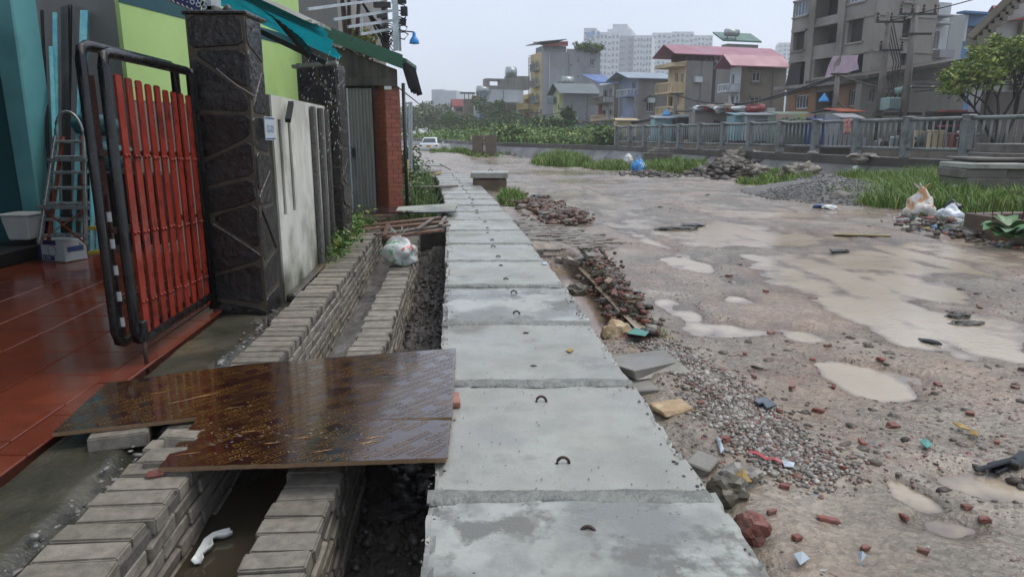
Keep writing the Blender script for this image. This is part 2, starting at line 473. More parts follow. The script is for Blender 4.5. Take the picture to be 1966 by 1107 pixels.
PUD = [(1150, 392, 92, 25), (1110, 378, 60, 14), (1450, 458, 175, 24), (1370, 432, 90, 12), (1640, 545, 150, 42), (1560, 505, 90, 22), (1345, 618, 92, 19),
       (1440, 583, 36, 10), (1535, 630, 58, 14), (1700, 742, 92, 22), (1625, 722, 40, 10), (1805, 985, 34, 48), (1770, 950, 24, 20), (1890, 1075, 62, 34),
       (1925, 935, 62, 30), (1850, 640, 160, 40), (1930, 690, 70, 26), (1900, 490, 150, 26), (1060, 331, 130, 7), (930, 312, 70, 5),
       (1130, 348, 70, 7), (1480, 411, 110, 7), (1300, 588, 40, 14), (1320, 505, 34, 10), (1750, 505, 120, 26), (1220, 428, 90, 9), (1500, 340 + 72, 60, 6),
       (1300, 640, 30, 6), (850, 300, 40, 3), (1700, 600, 80, 26), (1640, 405, 60, 5), (880, 322, 40, 5)]
PW = []
for u, v, ru, rv in PUD:
    z = -.22
    for _ in range(4):
        c = at(u, v, z); z = float(base_z(c.y))
    c = at(u, v, z); d = (c - ORI).length
    y0 = at(u, v + rv, z).y; y1 = at(u, v - rv, z).y
    PW.append((c.x, (y0 + y1) / 2, ru * d / F, (y1 - y0) / 2))
def pud_d(x, y):
    wx = x + .16 * fbm(x * 1.1, y * 1.1, 4) * (1 + y * .06); wy = y + .3 * fbm(x * 1.0 + 50, y * 1.0, 4) * (1 + y * .09)
    d = np.full(np.shape(x), 9.)
    for cx, cy, rx, ry in PW:
        d = np.minimum(d, np.sqrt(((wx - cx) / rx) ** 2 + ((wy - cy) / ry) ** 2))
    return d
def ground(x, y):
    x = np.asarray(x, float); y = np.asarray(y, float)
    b = base_z(y)
    rough = .026 * fbm(x * 1.3, y * 1.3, 5) + .020 * fbm(x * 5, y * 5, 4)
    d = pud_d(x, y)
    h = b + rough + .016 - .042 * sstep(1.5, .6, d)
    tt_ = x - xc(np.minimum(y, 24)) + .35 * fbm(y * .25, y * 0 + 5, 2)
    for t0_ in (2.1, 3.35, 4.9, 6.2):
        h = h - .022 * np.exp(-((tt_ - t0_) / .13) ** 2) * (fbm(y * .5, y * 0 + t0_, 2) > -.1) + .010 * np.exp(-((np.abs(tt_ - t0_) - .24) / .09) ** 2)
    r = dist_r(x, y)
    h = h + .30 * sstep(3.2, .2, r) * (.6 + .5 * fbm(x * .6, y * .6, 3)) * sstep(12, 17, y)
    h = h + .10 * sstep(5.0, 2.0, r) * sstep(16, 8, y)
    t = x - xc(np.minimum(y, 24))
    # soil beside the slab walkway: bank, ditch and the low gutter close to the camera
    ed = sstep(1.5, .6, t) * (y < 24)
    h = h + ed * (.06 + .05 * fbm(x * 3, y * 3, 3)) * sstep(1.0, 3.5, y)
    h = h - .06 * sstep(.75, .5, t) * (y < 5.)
    dit = sstep(1.06, .86, t + .08 * fbm(x * 3, y * 2, 3)) * sstep(4.5, 5.0, y) * sstep(8.4, 7.8, y)
    h = h * (1 - dit) + dit * -.48
    # verge and bank left of the road beyond the walkway
    lf = sstep(.4, -2.5, t + 0 * y) * sstep(22.3, 25, y)
    h = h + lf * .45
    return h
def gz(x, y): return float(ground(np.array([x]), np.array([y]))[0])
def atG(u, v):
    z = -.2
    for _ in range(8):
        c = at(u, v, z)
        if c.y < 0 or c.y > 200: break
        z = .5 * z + .5 * gz(c.x, c.y)
    return at(u, v, z)

nr, nc = 540, 400
Yr = .25 * (110 / .25) ** (np.arange(nr) / (nr - 1))
q = (np.arange(nc) / (nc - 1)) ** 1.75
Xl = np.where(Yr < 22.2, xc(Yr) + .3, xc(22.2) + .3 - (Yr - 22.2) * 1.1)
Xr = canal(Yr) - .9
GX = Xl[:, None] + (Xr - Xl)[:, None] * q[None]
GY = np.repeat(Yr[:, None], nc, 1)
GZ = ground(GX, GY)
idx = np.arange(nr * nc).reshape(nr, nc)
quads = np.stack([idx[:-1, :-1], idx[:-1, 1:], idx[1:, 1:], idx[1:, :-1]], -1).reshape(-1, 4)
GV = np.stack([GX, GY, GZ], -1).reshape(-1, 3)
rd = np_mesh('road', GV, quads, M_road, smooth=True, kind='structure')
# soil soaked by the water next to it: height over the water level, broken up by noise
wa_ = rd.data.attributes.new('wet', 'FLOAT', 'POINT')
wa_.data.foreach_set('value', (1 - sstep(.0, .030, GZ - base_z(GY) + .012 + .012 * fbm(GX * 4, GY * 4, 4))).reshape(-1).astype(np.float32))
# standing water on the road: a level sheet that shows wherever the road dips under it
wz = base_z(GY) - .012
wet = (GZ < wz + .004) & (GX - xc(np.minimum(GY, 24)) > .95)
wf = wet.reshape(-1)[quads].any(1)
WV = np.stack([GX, GY, wz], -1).reshape(-1, 3)
used = np.unique(quads[wf]); remap = np.zeros(nr * nc, int); remap[used] = np.arange(len(used))
pw = np_mesh('puddle_water', WV[used], remap[quads[wf]], M_water, smooth=True, kind='structure')
da_ = pw.data.attributes.new('deep', 'FLOAT', 'POINT'); da_.data.foreach_set('value', sstep(-.001, .015, (wz - GZ).reshape(-1)[used]).astype(np.float32))
mb = MB(); mb.hexa([pf(.45, 4.4, -.5), pf(1.1, 4.4, -.5), pf(1.1, 8.4, -.5), pf(.45, 8.4, -.5), pf(.45, 4.4, -.335), pf(1.1, 4.4, -.335), pf(1.1, 8.4, -.335), pf(.45, 8.4, -.335)])
mb.build('ditch_water', mat('ditch_water', '#8d7864', '#7d6955', scale=2, rough=(.08, .2), bump=.2, bscale=20, bdist=.006), kind='structure')
# road behind the camera
np_mesh('road', [(.6, -30, -.21), (19, -30, -.21), (19, .26, -.21), (.5, .26, -.21)], [(0, 1, 2, 3)], M_road, kind='structure')

# canal bed, far bank
cy = np.array([-12, 14, 44, 51, 63, 90, 140, 400.])
cx = np.array(CLX)
nx, ny = .973, .233     # towards the far bank
W = 13.5
fb = np.stack([cx + nx * W, cy + ny * W], 1)
V = []; Fq = []
for i in range(len(cx)):
    V += [(cx[i] + .4, cy[i], -.85), (fb[i, 0], fb[i, 1], -.85)]
for i in range(len(cx) - 1): Fq.append((2 * i, 2 * i + 1, 2 * i + 3, 2 * i + 2))
np_mesh('canal_water', V, Fq, M_dwater, kind='structure')
ZF = .35
V = [(fb[i, 0], fb[i, 1], ZF) for i in range(len(cx))] + [(2400, 1800, ZF), (2400, -200, ZF)]
mb = MB(); mb.add(V, [tuple(range(len(V)))]); mb.build('far_street', mat('far_street', '#5d5b58', '#6e6b66', scale=.6, rough=(.3, .6)), kind='structure')
mb = MB()
for i in range(len(cx) - 1):
    a, b = fb[i], fb[i + 1]
    mb.hexa([(a[0] - .25, a[1], -.95), (a[0] - .01, a[1], -.95), (b[0] - .01, b[1], -.95), (b[0] - .25, b[1], -.95), (a[0] - .25, a[1], ZF + .12), (a[0] - .01, a[1], ZF + .12), (b[0] - .01, b[1], ZF + .12), (b[0] - .25, b[1], ZF + .12)])
tag(mb.build('canal_wall', mat('canal_wall', '#5f564b', '#7b7265', scale=1.2, rough=(.5, .8), bump=.3, bscale=12, stretch=(1, 1, .35))), 'stained concrete retaining wall along the far canal bank', 'wall')
# left land, beyond the houses
mb = MB(); mb.add([(-300, 22.4, -.35), (-2.1, 22.4, -.35), (-29, 46, -.3), (-100, 110, -.3), (-300, 300, -.3)], [(0, 1, 2, 3, 4)])
mb.build('left_ground', M_ground, kind='structure')

# haze
mb = MB(); mb.box((-2600, -2600, -2.0), (2600, 2600, 92))
hz = mb.build('haze', None, kind='stuff')
hm = bpy.data.materials.new('haze'); hm.use_nodes = True
hm.node_tree.nodes.clear()
ho = hm.node_tree.nodes.new('ShaderNodeOutputMaterial'); hv = hm.node_tree.nodes.new('ShaderNodeVolumePrincipled')
hv.inputs['Color'].default_value = (.98, .99, 1, 1); hv.inputs['Density'].default_value = .0009; hv.inputs['Anisotropy'].default_value = 0.2
hm.node_tree.links.new(hv.outputs[0], ho.inputs['Volume'])
hz.data.materials.append(hm)
# ================================================================ house yard on the left
M_lime = mat('lime_plaster', '#b2d185', '#a9c87c', scale=1.5, rough=(.5, .65), bump=.05, bscale=60, dirt='#9dbb72', dirt_scale=.9, dirt_lo=.55)
M_stripe = mat('teal_paint', '#0f4c52', '#124650', scale=3, rough=(.4, .5))
M_greyw = mat('grey_plaster', '#67645f', '#76736d', scale=1.5, rough=(.5, .7), bump=.1, bscale=40)
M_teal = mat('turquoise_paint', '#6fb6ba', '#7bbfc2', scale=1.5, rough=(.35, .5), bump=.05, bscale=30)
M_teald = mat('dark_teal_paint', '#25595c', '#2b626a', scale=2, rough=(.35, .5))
M_cyan = mat('cyan_film', '#6cc6d2', '#92dce1', scale=8, rough=(.2, .35))
M_alu = mat('aluminium', '#8f9796', '#a7aead', scale=20, rough=(.25, .4), metal=.6)
M_dalu = mat('dark_profile', '#2e302f', '#3b3d3b', scale=9, rough=(.3, .45), metal=.3)
M_red = mat('red_enamel', '#80291c', '#913223', scale=7, rough=(.16, .34), bump=.1, bscale=40, rnd=.07, dirt='#4f2019', dirt_scale=6, dirt_lo=.5, dirt_hi=.68)
M_white = mat('white_plaster', '#cfd0c6', '#dad9cf', '#c3c4ba', scale=2.5, rough=(.5, .7), bump=.15, bscale=50, dirt='#9a998b', dirt_scale=1.8, dirt_lo=.5, dirt_hi=.72, stretch=(1, 1, .45))
M_fin = mat('pebbledash', '#4c4a47', '#6a6864', scale=40, rough=(.5, .8), bump=1, bscale=70, bdist=.02)
M_slate = mat('dark_slate', '#1b1a1a', '#2d2a28', '#222020', scale=7, rough=(.12, .42), bump=.6, bscale=22, bdist=.02, rnd=.35)
M_slmort = mat('slate_mortar', '#3d372e', '#514838', scale=10, rough=(.4, .7), bump=.7, bscale=40)
M_plate = mat('plate_white', '#b8c4cc', rough=(.25, .25))
M_plateb = mat('plate_blue', '#33507c', rough=(.3, .3))
M_door = mat('galvanised_door', '#6f706a', '#8b8c85', scale=2, rough=(.35, .55), metal=.25, stretch=(4, 4, .5), dirt='#565049', dirt_scale=2, dirt_lo=.52)
M_stain = mat('stained_concrete', '#383430', '#575148', scale=2.2, detail=9, rough=(.4, .7), bump=.4, bscale=25, stretch=(3, 3, .6), dirt='#211e1b', dirt_scale=1.6, dirt_lo=.42, dirt_hi=.62)
M_facia = mat('green_fascia', '#2c5a45', '#315f4b', scale=4, rough=(.25, .4))
def translucent(m, w=.5):
    nt = m.node_tree; N = nt.nodes; L = nt.links; bs = N['Principled BSDF']; o = [n for n in N if n.type == 'OUTPUT_MATERIAL'][0]
    t = N.new('ShaderNodeBsdfTranslucent'); mx = N.new('ShaderNodeMixShader'); mx.inputs[0].default_value = w
    if bs.inputs['Base Color'].links: L.new(bs.inputs['Base Color'].links[0].from_socket, t.inputs['Color'])
    else: t.inputs['Color'].default_value = bs.inputs['Base Color'].default_value
    L.new(bs.outputs[0], mx.inputs[1]); L.new(t.outputs[0], mx.inputs[2]); L.new(mx.outputs[0], o.inputs['Surface']); return m
def basestain(m, z0, z1, colr, sc_=3.0):
    nt = m.node_tree; N = nt.nodes; L = nt.links; bs = N['Principled BSDF']; src = bs.inputs['Base Color'].links[0].from_socket
    g = N.new('ShaderNodeNewGeometry').outputs['Position']; sp = N.new('ShaderNodeSeparateXYZ'); L.new(g, sp.inputs[0])
    n = N.new('ShaderNodeTexNoise'); n.inputs['Scale'].default_value = sc_; n.inputs['Detail'].default_value = 8; L.new(g, n.inputs['Vector'])
    m1 = N.new('ShaderNodeMapRange'); m1.inputs[1].default_value = z0; m1.inputs[2].default_value = z1; m1.inputs[3].default_value = .75; m1.inputs[4].default_value = 0; L.new(sp.outputs[2], m1.inputs[0])
    ad = N.new('ShaderNodeMath'); ad.operation = 'MULTIPLY_ADD'; ad.inputs[1].default_value = 2.2; ad.inputs[2].default_value = -1.2; L.new(n.outputs[0], ad.inputs[0])
    a2 = N.new('ShaderNodeMath'); a2.operation = 'ADD'; L.new(m1.outputs[0], a2.inputs[0]); L.new(ad.outputs[0], a2.inputs[1])
    m3 = N.new('ShaderNodeMath'); m3.operation = 'MULTIPLY'; m3.use_clamp = True; L.new(a2.outputs[0], m3.inputs[0]); m3.inputs[1].default_value = 1.3
    mx = N.new('ShaderNodeMix'); mx.data_type = 'RGBA'; L.new(m3.outputs[0], mx.inputs[0]); L.new(src, mx.inputs[6]); mx.inputs[7].default_value = lin(colr); L.new(mx.outputs[2], bs.inputs['Base Color'])
    return m
basestain(M_white, -.05, .55, '#5b5c4c'); basestain(M_teal, -.1, 3, '#5b9da2')
M_tealsheet = mat('teal_sheet', '#0f7f8b', '#158f99', scale=4, rough=(.2, .35), dirt='#0b5c66', dirt_lo=.55)
M_palesheet = mat('pale_sheet', '#b7bab0', '#a5a89c', scale=4, rough=(.25, .4), dirt='#85867a', dirt_lo=.55)
M_purple = mat('purple_banner', '#2b2858', '#332f63', scale=3, rough=(.35, .5))
M_galv = mat('galvanised_steel', '#a6adb0', '#bcc3c6', scale=6, rough=(.25, .45), metal=.5)
M_plast = mat('white_plastic', '#c9ccca', rough=(.25, .35))
M_box = mat('carton', '#a9b3b8', '#b7c0c4', scale=3, rough=(.4, .5))
M_indigo = mat('indigo_print', '#2b2a5c', rough=(.4, .4))

translucent(M_tealsheet, .6); translucent(M_palesheet, .3)
# --- tiled yard floor
mb = MB(); mb.pbox(-7.2, -2.055, .3, 7.9, -.6, -.034)
yard = mb.build('yard_floor', M_grout, kind='structure')
def tile(t0, t1, y0, y1):
    b = MB(); g = .0035
    b.pbox(t0 + g, t1 - g, y0 + g, y1 - g, -.033, -.02 + random.uniform(-.002, .0015))
    b.build('tile', M_tile, yard, bevel=.003)
y = .5
while y < 7.6:
    tile(-2.2, -2.057, y, y + .4)
    for k in range(9):
        if y < 3 and k > 5: continue
        tile(-2.2 - .4 * (k + 1), -2.2 - .4 * k, y + .12, y + .52)
    y += .4
# --- mossy concrete verge between tiles and trench
ys = np.linspace(.5, 12.5, 420); ts = np.linspace(0, 1, 30)
edge = -1.67 + .07 * fbm(ys * 2.3, ys * 0 + 3.3, 4) - .05 * (ys > 4.6)
TT = -2.053 + (edge[:, None] + 2.053) * ts[None]
YY = np.repeat(ys[:, None], 30, 1)
ZZ = -.055 + .016 * fbm(TT * 5, YY * 5, 5) - .05 * sstep(.75, 1, ts)[None] * (.4 + vnoise(TT * 6, YY * 6))
ZZ[:, -1] = -.5
XX = xc(YY) + TT
i2 = np.arange(420 * 30).reshape(420, 30)
np_mesh('verge', np.stack([XX, YY, ZZ], -1).reshape(-1, 3), np.stack([i2[:-1, :-1], i2[:-1, 1:], i2[1:, 1:], i2[1:, :-1]], -1).reshape(-1, 4), M_moss, smooth=True, kind='structure')
# broken pale mortar crumbs along the verge edge
n = 260
yy = rng.uniform(1.2, 4.9, n) ; tt = -1.66 + .06 * rng.normal(size=n)
P = np.stack([xc(yy) + tt, yy, -.055 + .01 * rng.random(n)], 1)
g = rng.uniform(.12, .42, n)[:, None]
stones('mortar_crumbs', P, rng.uniform(.004, .018, n) * (1 + (rng.random(n) < .08)), g * np.array([[1, .97, .9]]), M_stone, aspect=(1, .8, .35), jag=.6, kind='stuff')

# --- house walls round the yard
pl_p, pl_q = Vector((-4.2, 7, 0)), Vector((-3.4, 11.6, 0))
ld = (pl_q - pl_p).normalized(); ln = Vector((ld.y, -ld.x, 0))
p0 = on(245, 150, pl_p, ln); p0.z = 0
p1 = Vector((-3.4, 11.75, 0))
lime = thing('house', 'lime green house wall with a dark teal stripe behind the gate', 'house', (p0.x, p0.y, -.1))
def wallbox(b, a, c, n, th, z0, z1, off=0):
    a = Vector((a[0], a[1], 0)) + n * off; c = Vector((c[0], c[1], 0)) + n * off; m = -n * th
    b.hexa([a + Vector((0, 0, z0)), c + Vector((0, 0, z0)), c + m + Vector((0, 0, z0)), a + m + Vector((0, 0, z0)),
            a + Vector((0, 0, z1)), c + Vector((0, 0, z1)), c + m + Vector((0, 0, z1)), a + m + Vector((0, 0, z1))])
zl = on(300, 195, pl_p, ln).z
b = MB(); wallbox(b, p0, p1, ln, .05, zl, 4.2); b.build('wall', M_lime, lime)
b = MB(); wallbox(b, p0, p1, ln, .05, -.4, zl - .003, -.01); b.build('lower_wall', M_greyw, lime)
b = MB(); wallbox(b, p0, p1, ln, .02, 2.54, 2.70, .006); b.build('stripe', M_stripe, lime)
b = MB(); wallbox(b, p0, p1, ln, .02, 2.86, 2.98, .006); b.build('stripe', M_stripe, lime)
pg = Vector((-5.9, 8.7, 0)); gd = (Vector((p0.x, p0.y, 0)) - pg).normalized(); gn = Vector((gd.y, -gd.x, 0))
b = MB(); wallbox(b, pg, p0 - gd * .06, gn, .02, -.4, 4.2); b.build('side_wall', M_greyw, lime)

# --- porch: turquoise column, dark wall, unseen roof out of view, put in to shade the yard
por = thing('porch', 'turquoise porch with square column and dark side wall at the far left', 'porch', (-4.9, 7.2, -.05))
cl = atY(44, 420, 7.2); cr = atY(79, 420, 7.2)
b = MB(); b.hexa([(cl.x, 7.2, .35), (cr.x, 7.2, .35), (cr.x + .02, 7.55, .35), (cl.x, 7.55, .35), (cl.x - .03, 7.2, 3.0), (cr.x + .03, 7.2, 3.0), (cr.x + .05, 7.55, 3.0), (cl.x - .03, 7.55, 3.0)])
b.build('column', M_teal, por, bevel=.015)
b = MB(); b.box((cl.x - .08, 7.12, -.3), (cr.x + .1, 7.66, .35)); b.build('column_base', M_dark, por, bevel=.01)
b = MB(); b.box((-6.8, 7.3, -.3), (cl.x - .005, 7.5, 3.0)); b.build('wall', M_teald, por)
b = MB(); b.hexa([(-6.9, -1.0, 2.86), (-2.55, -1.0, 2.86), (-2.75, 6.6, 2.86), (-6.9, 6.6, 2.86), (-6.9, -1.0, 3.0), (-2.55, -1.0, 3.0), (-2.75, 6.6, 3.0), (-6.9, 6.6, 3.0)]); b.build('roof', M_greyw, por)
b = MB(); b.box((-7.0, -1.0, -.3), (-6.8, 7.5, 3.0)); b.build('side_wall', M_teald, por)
b = MB(); b.box((-6.8, 6.2, -.02), (-4.75, 7.12, .12)); b.build('step', M_dark, por, bevel=.01)

# --- aluminium lengths leaning in the corner
lens = [((100, 455, 7.0), (80, 20, 7.9), .022, M_dalu, 'thin dark metal length leaning in the corner, leftmost of the bundle'),
        ((108, 450, 7.0), (106, 25, 7.9), .03, M_cyan, 'tall slim cyan filmed metal length leaning beside dark ones'),
        ((112, 450, 6.9), (98, 90, 7.7), .026, M_cyan, 'short cyan filmed metal length leaning nearest the column'),
        ((126, 450, 7.0), (121, 14, 8.0), .03, M_dalu, 'dark metal length leaning third from the column'),
        ((134, 450, 7.0), (128, 12, 8.0), .026, M_dalu, 'dark metal length leaning in the middle of the bundle'),
        ((128, 440, 7.1), (134, 10, 8.05), .03, M_dalu, 'dark metal length with the highest top leaning on grey wall'),
        ((148, 450, 6.9), (163, 22, 7.9), .05, M_cyan, 'broad pale cyan metal length tilted to the right'),
        ((150, 470, 6.8), (160, 170, 7.6), .03, M_dalu, 'short dark metal length behind the ladder arch')]
for a, c, w, m, lb in lens:
    b = MB(); b.beam(atY(*a), atY(*c), w * 1.5, w)
    tag(b.build('metal_length', m, bevel=.004), lb, 'metal length', 'metal lengths leaning in the corner')
b = MB()
for k in range(7): b.beam(atY(156 + k * 4, 300, 7.2), atY(157 + k * 4, 168 + (k % 3) * 3, 7.5), .014, .014)
tag(b.build('rod_bundle', M_dalu), 'bundle of short dark rods behind the gate post', 'rods')
# --- ladder
ly = 6.75
lad = thing('step_ladder', 'grey folding step ladder with orange brackets and an arched top', 'ladder', tuple(atY(120, 470, ly)))
fl, fr = atY(76, 468, 6.6), atY(166, 470, 6.6); tl, tr = atY(107, 262, 7.0), atY(161, 262, 7.0)
M_orange = mat('orange_paint', '#8d4228', '#7b3a25', scale=9, rough=(.35, .5))
for a, c in ((fl, tl), (fr, tr)):
    b = MB(); b.beam(a, c, .028, .05); b.build('rail', M_alu, lad, bevel=.004)
    d = (fr - fl).normalized() * (.05 if a is fl else -.05)
    b = MB(); b.beam(a + d + Vector((0, .06, .02)), c + d + Vector((0, .03, 0)), .02, .035); b.build('inner_rail', M_orange, lad)
for k in range(7):
    q_ = .08 + k * .145
    a = fl.lerp(tl, q_); c = fr.lerp(tr, q_); d = (c - a).normalized()
    b = MB(); b.obox((a + c) / 2 + Vector((0, .05, 0)), ((c - a).length - .03, .11, .028), rotm(math.atan2(d.y, d.x))); b.build('step', M_alu, lad, bevel=.004)
b = MB(); b.beam(fl.lerp(tl, .34) + Vector((-.06, -.03, 0)), fr.lerp(tr, .34) + Vector((.06, -.03, 0)), .03, .035); b.build('crossbar', M_alu, lad)
b = MB(); b.beam(fl.lerp(tl, .78) + Vector((-.04, -.03, 0)), fr.lerp(tr, .78) + Vector((.04, -.03, 0)), .03, .03); b.build('crossbar', M_alu, lad)
b = MB(); arc = []
for k in range(13):
    a = math.pi * k / 12; arc.append((tl + tr) / 2 + (tl - tr) * .5 * math.cos(a) + Vector((0, 0, .24 * math.sin(a))))
b.tube(arc, .013, 8); b.build('handle', M_alu, lad, smooth=True)
for s in (0, 1):
    b = MB(); a = fl.lerp(tl, .02) if s else fr.lerp(tr, .02); c = fr.lerp(tr, .32) if s else fl.lerp(tl, .32)
    b.beam(a + Vector((0, -.02, 0)), c + Vector((0, -.02, 0)), .012); b.build('cross_brace', M_orange, lad)
# --- tub, carton, pipe bundle beside ladder
tub = thing('plastic_tub', 'grey plastic tub standing beside the ladder foot', 'tub', tuple(atY(50, 458, 6.95)))
c = atY(50, 458, 6.95)
b = MB()
for (z0, z1, r0, r1) in ((0, .24, .105, .135),):
    b.hexa([c + Vector(p) for p in ((-r0, -r0, z0), (r0, -r0, z0), (r0, r0, z0), (-r0, r0, z0), (-r1, -r1, z1), (r1, -r1, z1), (r1, r1, z1), (-r1, r1, z1))])
b.build('body', M_plast, tub, bevel=.012)
b = MB(); b.box(c + Vector((-.15, -.15, .24)), c + Vector((.15, .15, .262))); b.build('lid', M_plast, tub, bevel=.006)
ca = on(97, 502, (0, 0, -.015), Vector((0, 0, 1)))
box = thing('carton_box', 'white and indigo carton box on the floor before the ladder', 'box', tuple(ca))
Mb = rotm(-.35)
def bx(p): return ca + Mb @ Vector(p)
b = MB(); b.obox(bx((0, .14, .105)), (.36, .24, .21), Mb); b.build('carton', M_box, box, bevel=.004)
b = MB(); b.obox(bx((-.05, .0185, .185)), (.26, .003, .045), Mb); b.build('print_band', M_indigo, box)
b = MB(); b.obox(bx((-.155, .0185, .08)), (.045, .003, .155), Mb); b.build('print_band', M_indigo, box)
b = MB(); b.obox(bx((-.04, .018, .035)), (.16, .003, .05), Mb); b.build('print_panel', M_indigo, box)
text_on('A-500', .042, bx((-.11, .0155, .022)), Mb @ Vector((1, 0, 0)), (0, 0, 1), box, M_plate)
b = MB(); b.obox(bx((.1815, .14, .12)), (.003, .17, .05), Mb); b.build('print_panel', M_plateb, box)
b = MB(); b.tube([bx((.02 + .055 * math.cos(a), .0155, .105 + .055 * math.sin(a))) for a in np.linspace(0, 6.28, 20)], .003, 4); b.build('printed_ring', M_greyw, box)
pb = thing('pipe_bundle', 'pale pipe bundle tied with yellow bands, standing beside the ladder', 'pipes', tuple(atY(184, 488, 6.2)))
for k, (du, dt) in enumerate(((-7, -4), (-3, 0), (2, 2), (6, 5))):
    b = MB(); b.tube([atY(184 + du, 486, 6.2 + k * .02), atY(180 + dt, 272 + k * 5, 6.9)], .019, 8); b.build('pipe', M_alu if k % 2 else M_cyan, pb, smooth=True)
M_yel = mat('yellow_band', '#b09a22', rough=(.4, .4))
for v_ in (292, 440, 484): 
    q_ = (486 - v_) / 210
    b = MB(); p = atY(184, 486, 6.2).lerp(atY(181, 275, 6.9), q_); b.obox(p, (.1, .07, .03)); b.build('band', M_yel, pb)
# clutter on the shelf behind the gate
b = MB(); b.blob(atY(205, 300, 7.3), (.28, .2, .16), 2, .5, 3, seed=3); b.blob(atY(190, 240, 7.4), (.22, .2, .12), 2, .5, 3, seed=5); b.blob(atY(172, 232, 7.3), (.12, .1, .09), 2, .4, 3, seed=8)
tag(b.build('tarpaulin', M_teald, smooth=True), 'crumpled dark teal tarpaulin heaped behind the gate', 'tarpaulin')
b = MB(); b.box(atY(172, 470, 7.35), atY(330, 330, 7.7)); 
tag(b.build('storage_crate', M_dark, bevel=.02), 'large dark crate standing behind the red gate', 'crate')

# --- red slatted gate
GT = -2.11
gate = thing('metal_gate', 'red slatted gate leaf in a black tubular frame', 'gate', tuple(pf(GT, 4.2, -.02)))
def gp(Y, z, t=GT): return pf(t, Y, z)
def ring(t, y0, y1, z0, z1, r):
    b = MB(); k = .07
    pts = [gp(y1, z0, t), gp(y0 + k, z0, t), gp(y0 + .02, z0 + .02, t), gp(y0, z0 + k, t), gp(y0, z1 - k, t), gp(y0 + .02, z1 - .02, t), gp(y0 + k, z1, t), gp(y1 - k, z1, t), gp(y1, z1 - .02, t), gp(y1, z0, t)]
    b.tube(pts, r, 10); return b
ring(GT, 3.58, 4.74, .1, 1.6, .027).build('frame', M_blackp, gate, smooth=True)
b = MB(); b.obox((0, 0, 0), (.011, .079, 1.40)); slat_me, _ = b.mesh('slat', M_red, bevel=.006, bseg=2)
rv = MB()
for z in (.29, -.12, -.5):
    for dy in (-.02, .02): rv.blob((.008, dy, z), (.009, .012, .012), 1, 0)
rv_me, _ = rv.mesh('rivet', M_red, smooth=True, center=Vector((0, 0, 0)))
for k in range(9):
    Y = 3.715 + k * .118
    dz = -.018 * k * .4 + random.uniform(-.006, .006)
    zz = .80 + dz
    s_ = link('slat', slat_me, gate, gp(Y, zz), (0, 0, .075))
    r_ = bpy.data.objects.new('rivets', rv_me); COL.objects.link(r_); r_.parent = s_; r_.location = (0, 0, .0); r_['kind'] = 'stuff'
for z in (.3, .685, 1.09):
    b = MB(); b.beam(gp(3.6, z + .02, GT - .018), gp(4.72, z - .02, GT - .018), .018, .02); b.build('crossbar', M_rust, gate)
b = MB(); b.tube([gp(3.6, .17, GT + .03), gp(3.6, -.1, GT + .03)], .011, 8); b.build('drop_bolt', M_rust, gate, smooth=True)
b = MB(); b.box(gp(3.585, .1, GT - .02), gp(3.64, .22, GT + .045)); b.build('bolt_box', M_blackp, gate, bevel=.006)
g2 = thing('metal_gate', 'second black gate leaf folded behind the red slatted leaf', 'gate', tuple(pf(GT - .13, 4.2, -.02)))
ring(GT - .085, 3.54, 4.7, .1, 1.63, .027).build('frame', M_blackp, g2, smooth=True)
M_brownp = mat('brown_panel', '#3a2420', '#452b25', scale=6, rough=(.2, .35))
for z in (.3, .685, 1.09):
    b = MB(); b.beam(gp(3.53, z + .02, GT - .085), gp(4.68, z - .02, GT - .085), .018, .03); b.build('crossbar', M_rust, g2)
b = MB(); b.beam(gp(3.57, .14, GT - .07), gp(3.57, .9, GT - .07), .04, .012); st = b.build('edge_strip', M_brownp, g2)
for k in range(5):
    b = MB(); b.beam(gp(3.565, .2 + k * .14, GT - .062), gp(3.565, .25 + k * .14, GT - .062), .036, .006); b.build('white_mark', M_plast, st)
for k in range(1):
    b = MB(); b.obox(gp(3.62 + k * .118, .8, GT - .1), (.02, .07, 1.38)); b.build('slat', M_brownp, g2)
b = MB(); b.tube([gp(4.76, .0), gp(4.76, 1.62)], .03, 10); b.build('hinge_post', M_blackp, gate, smooth=True)

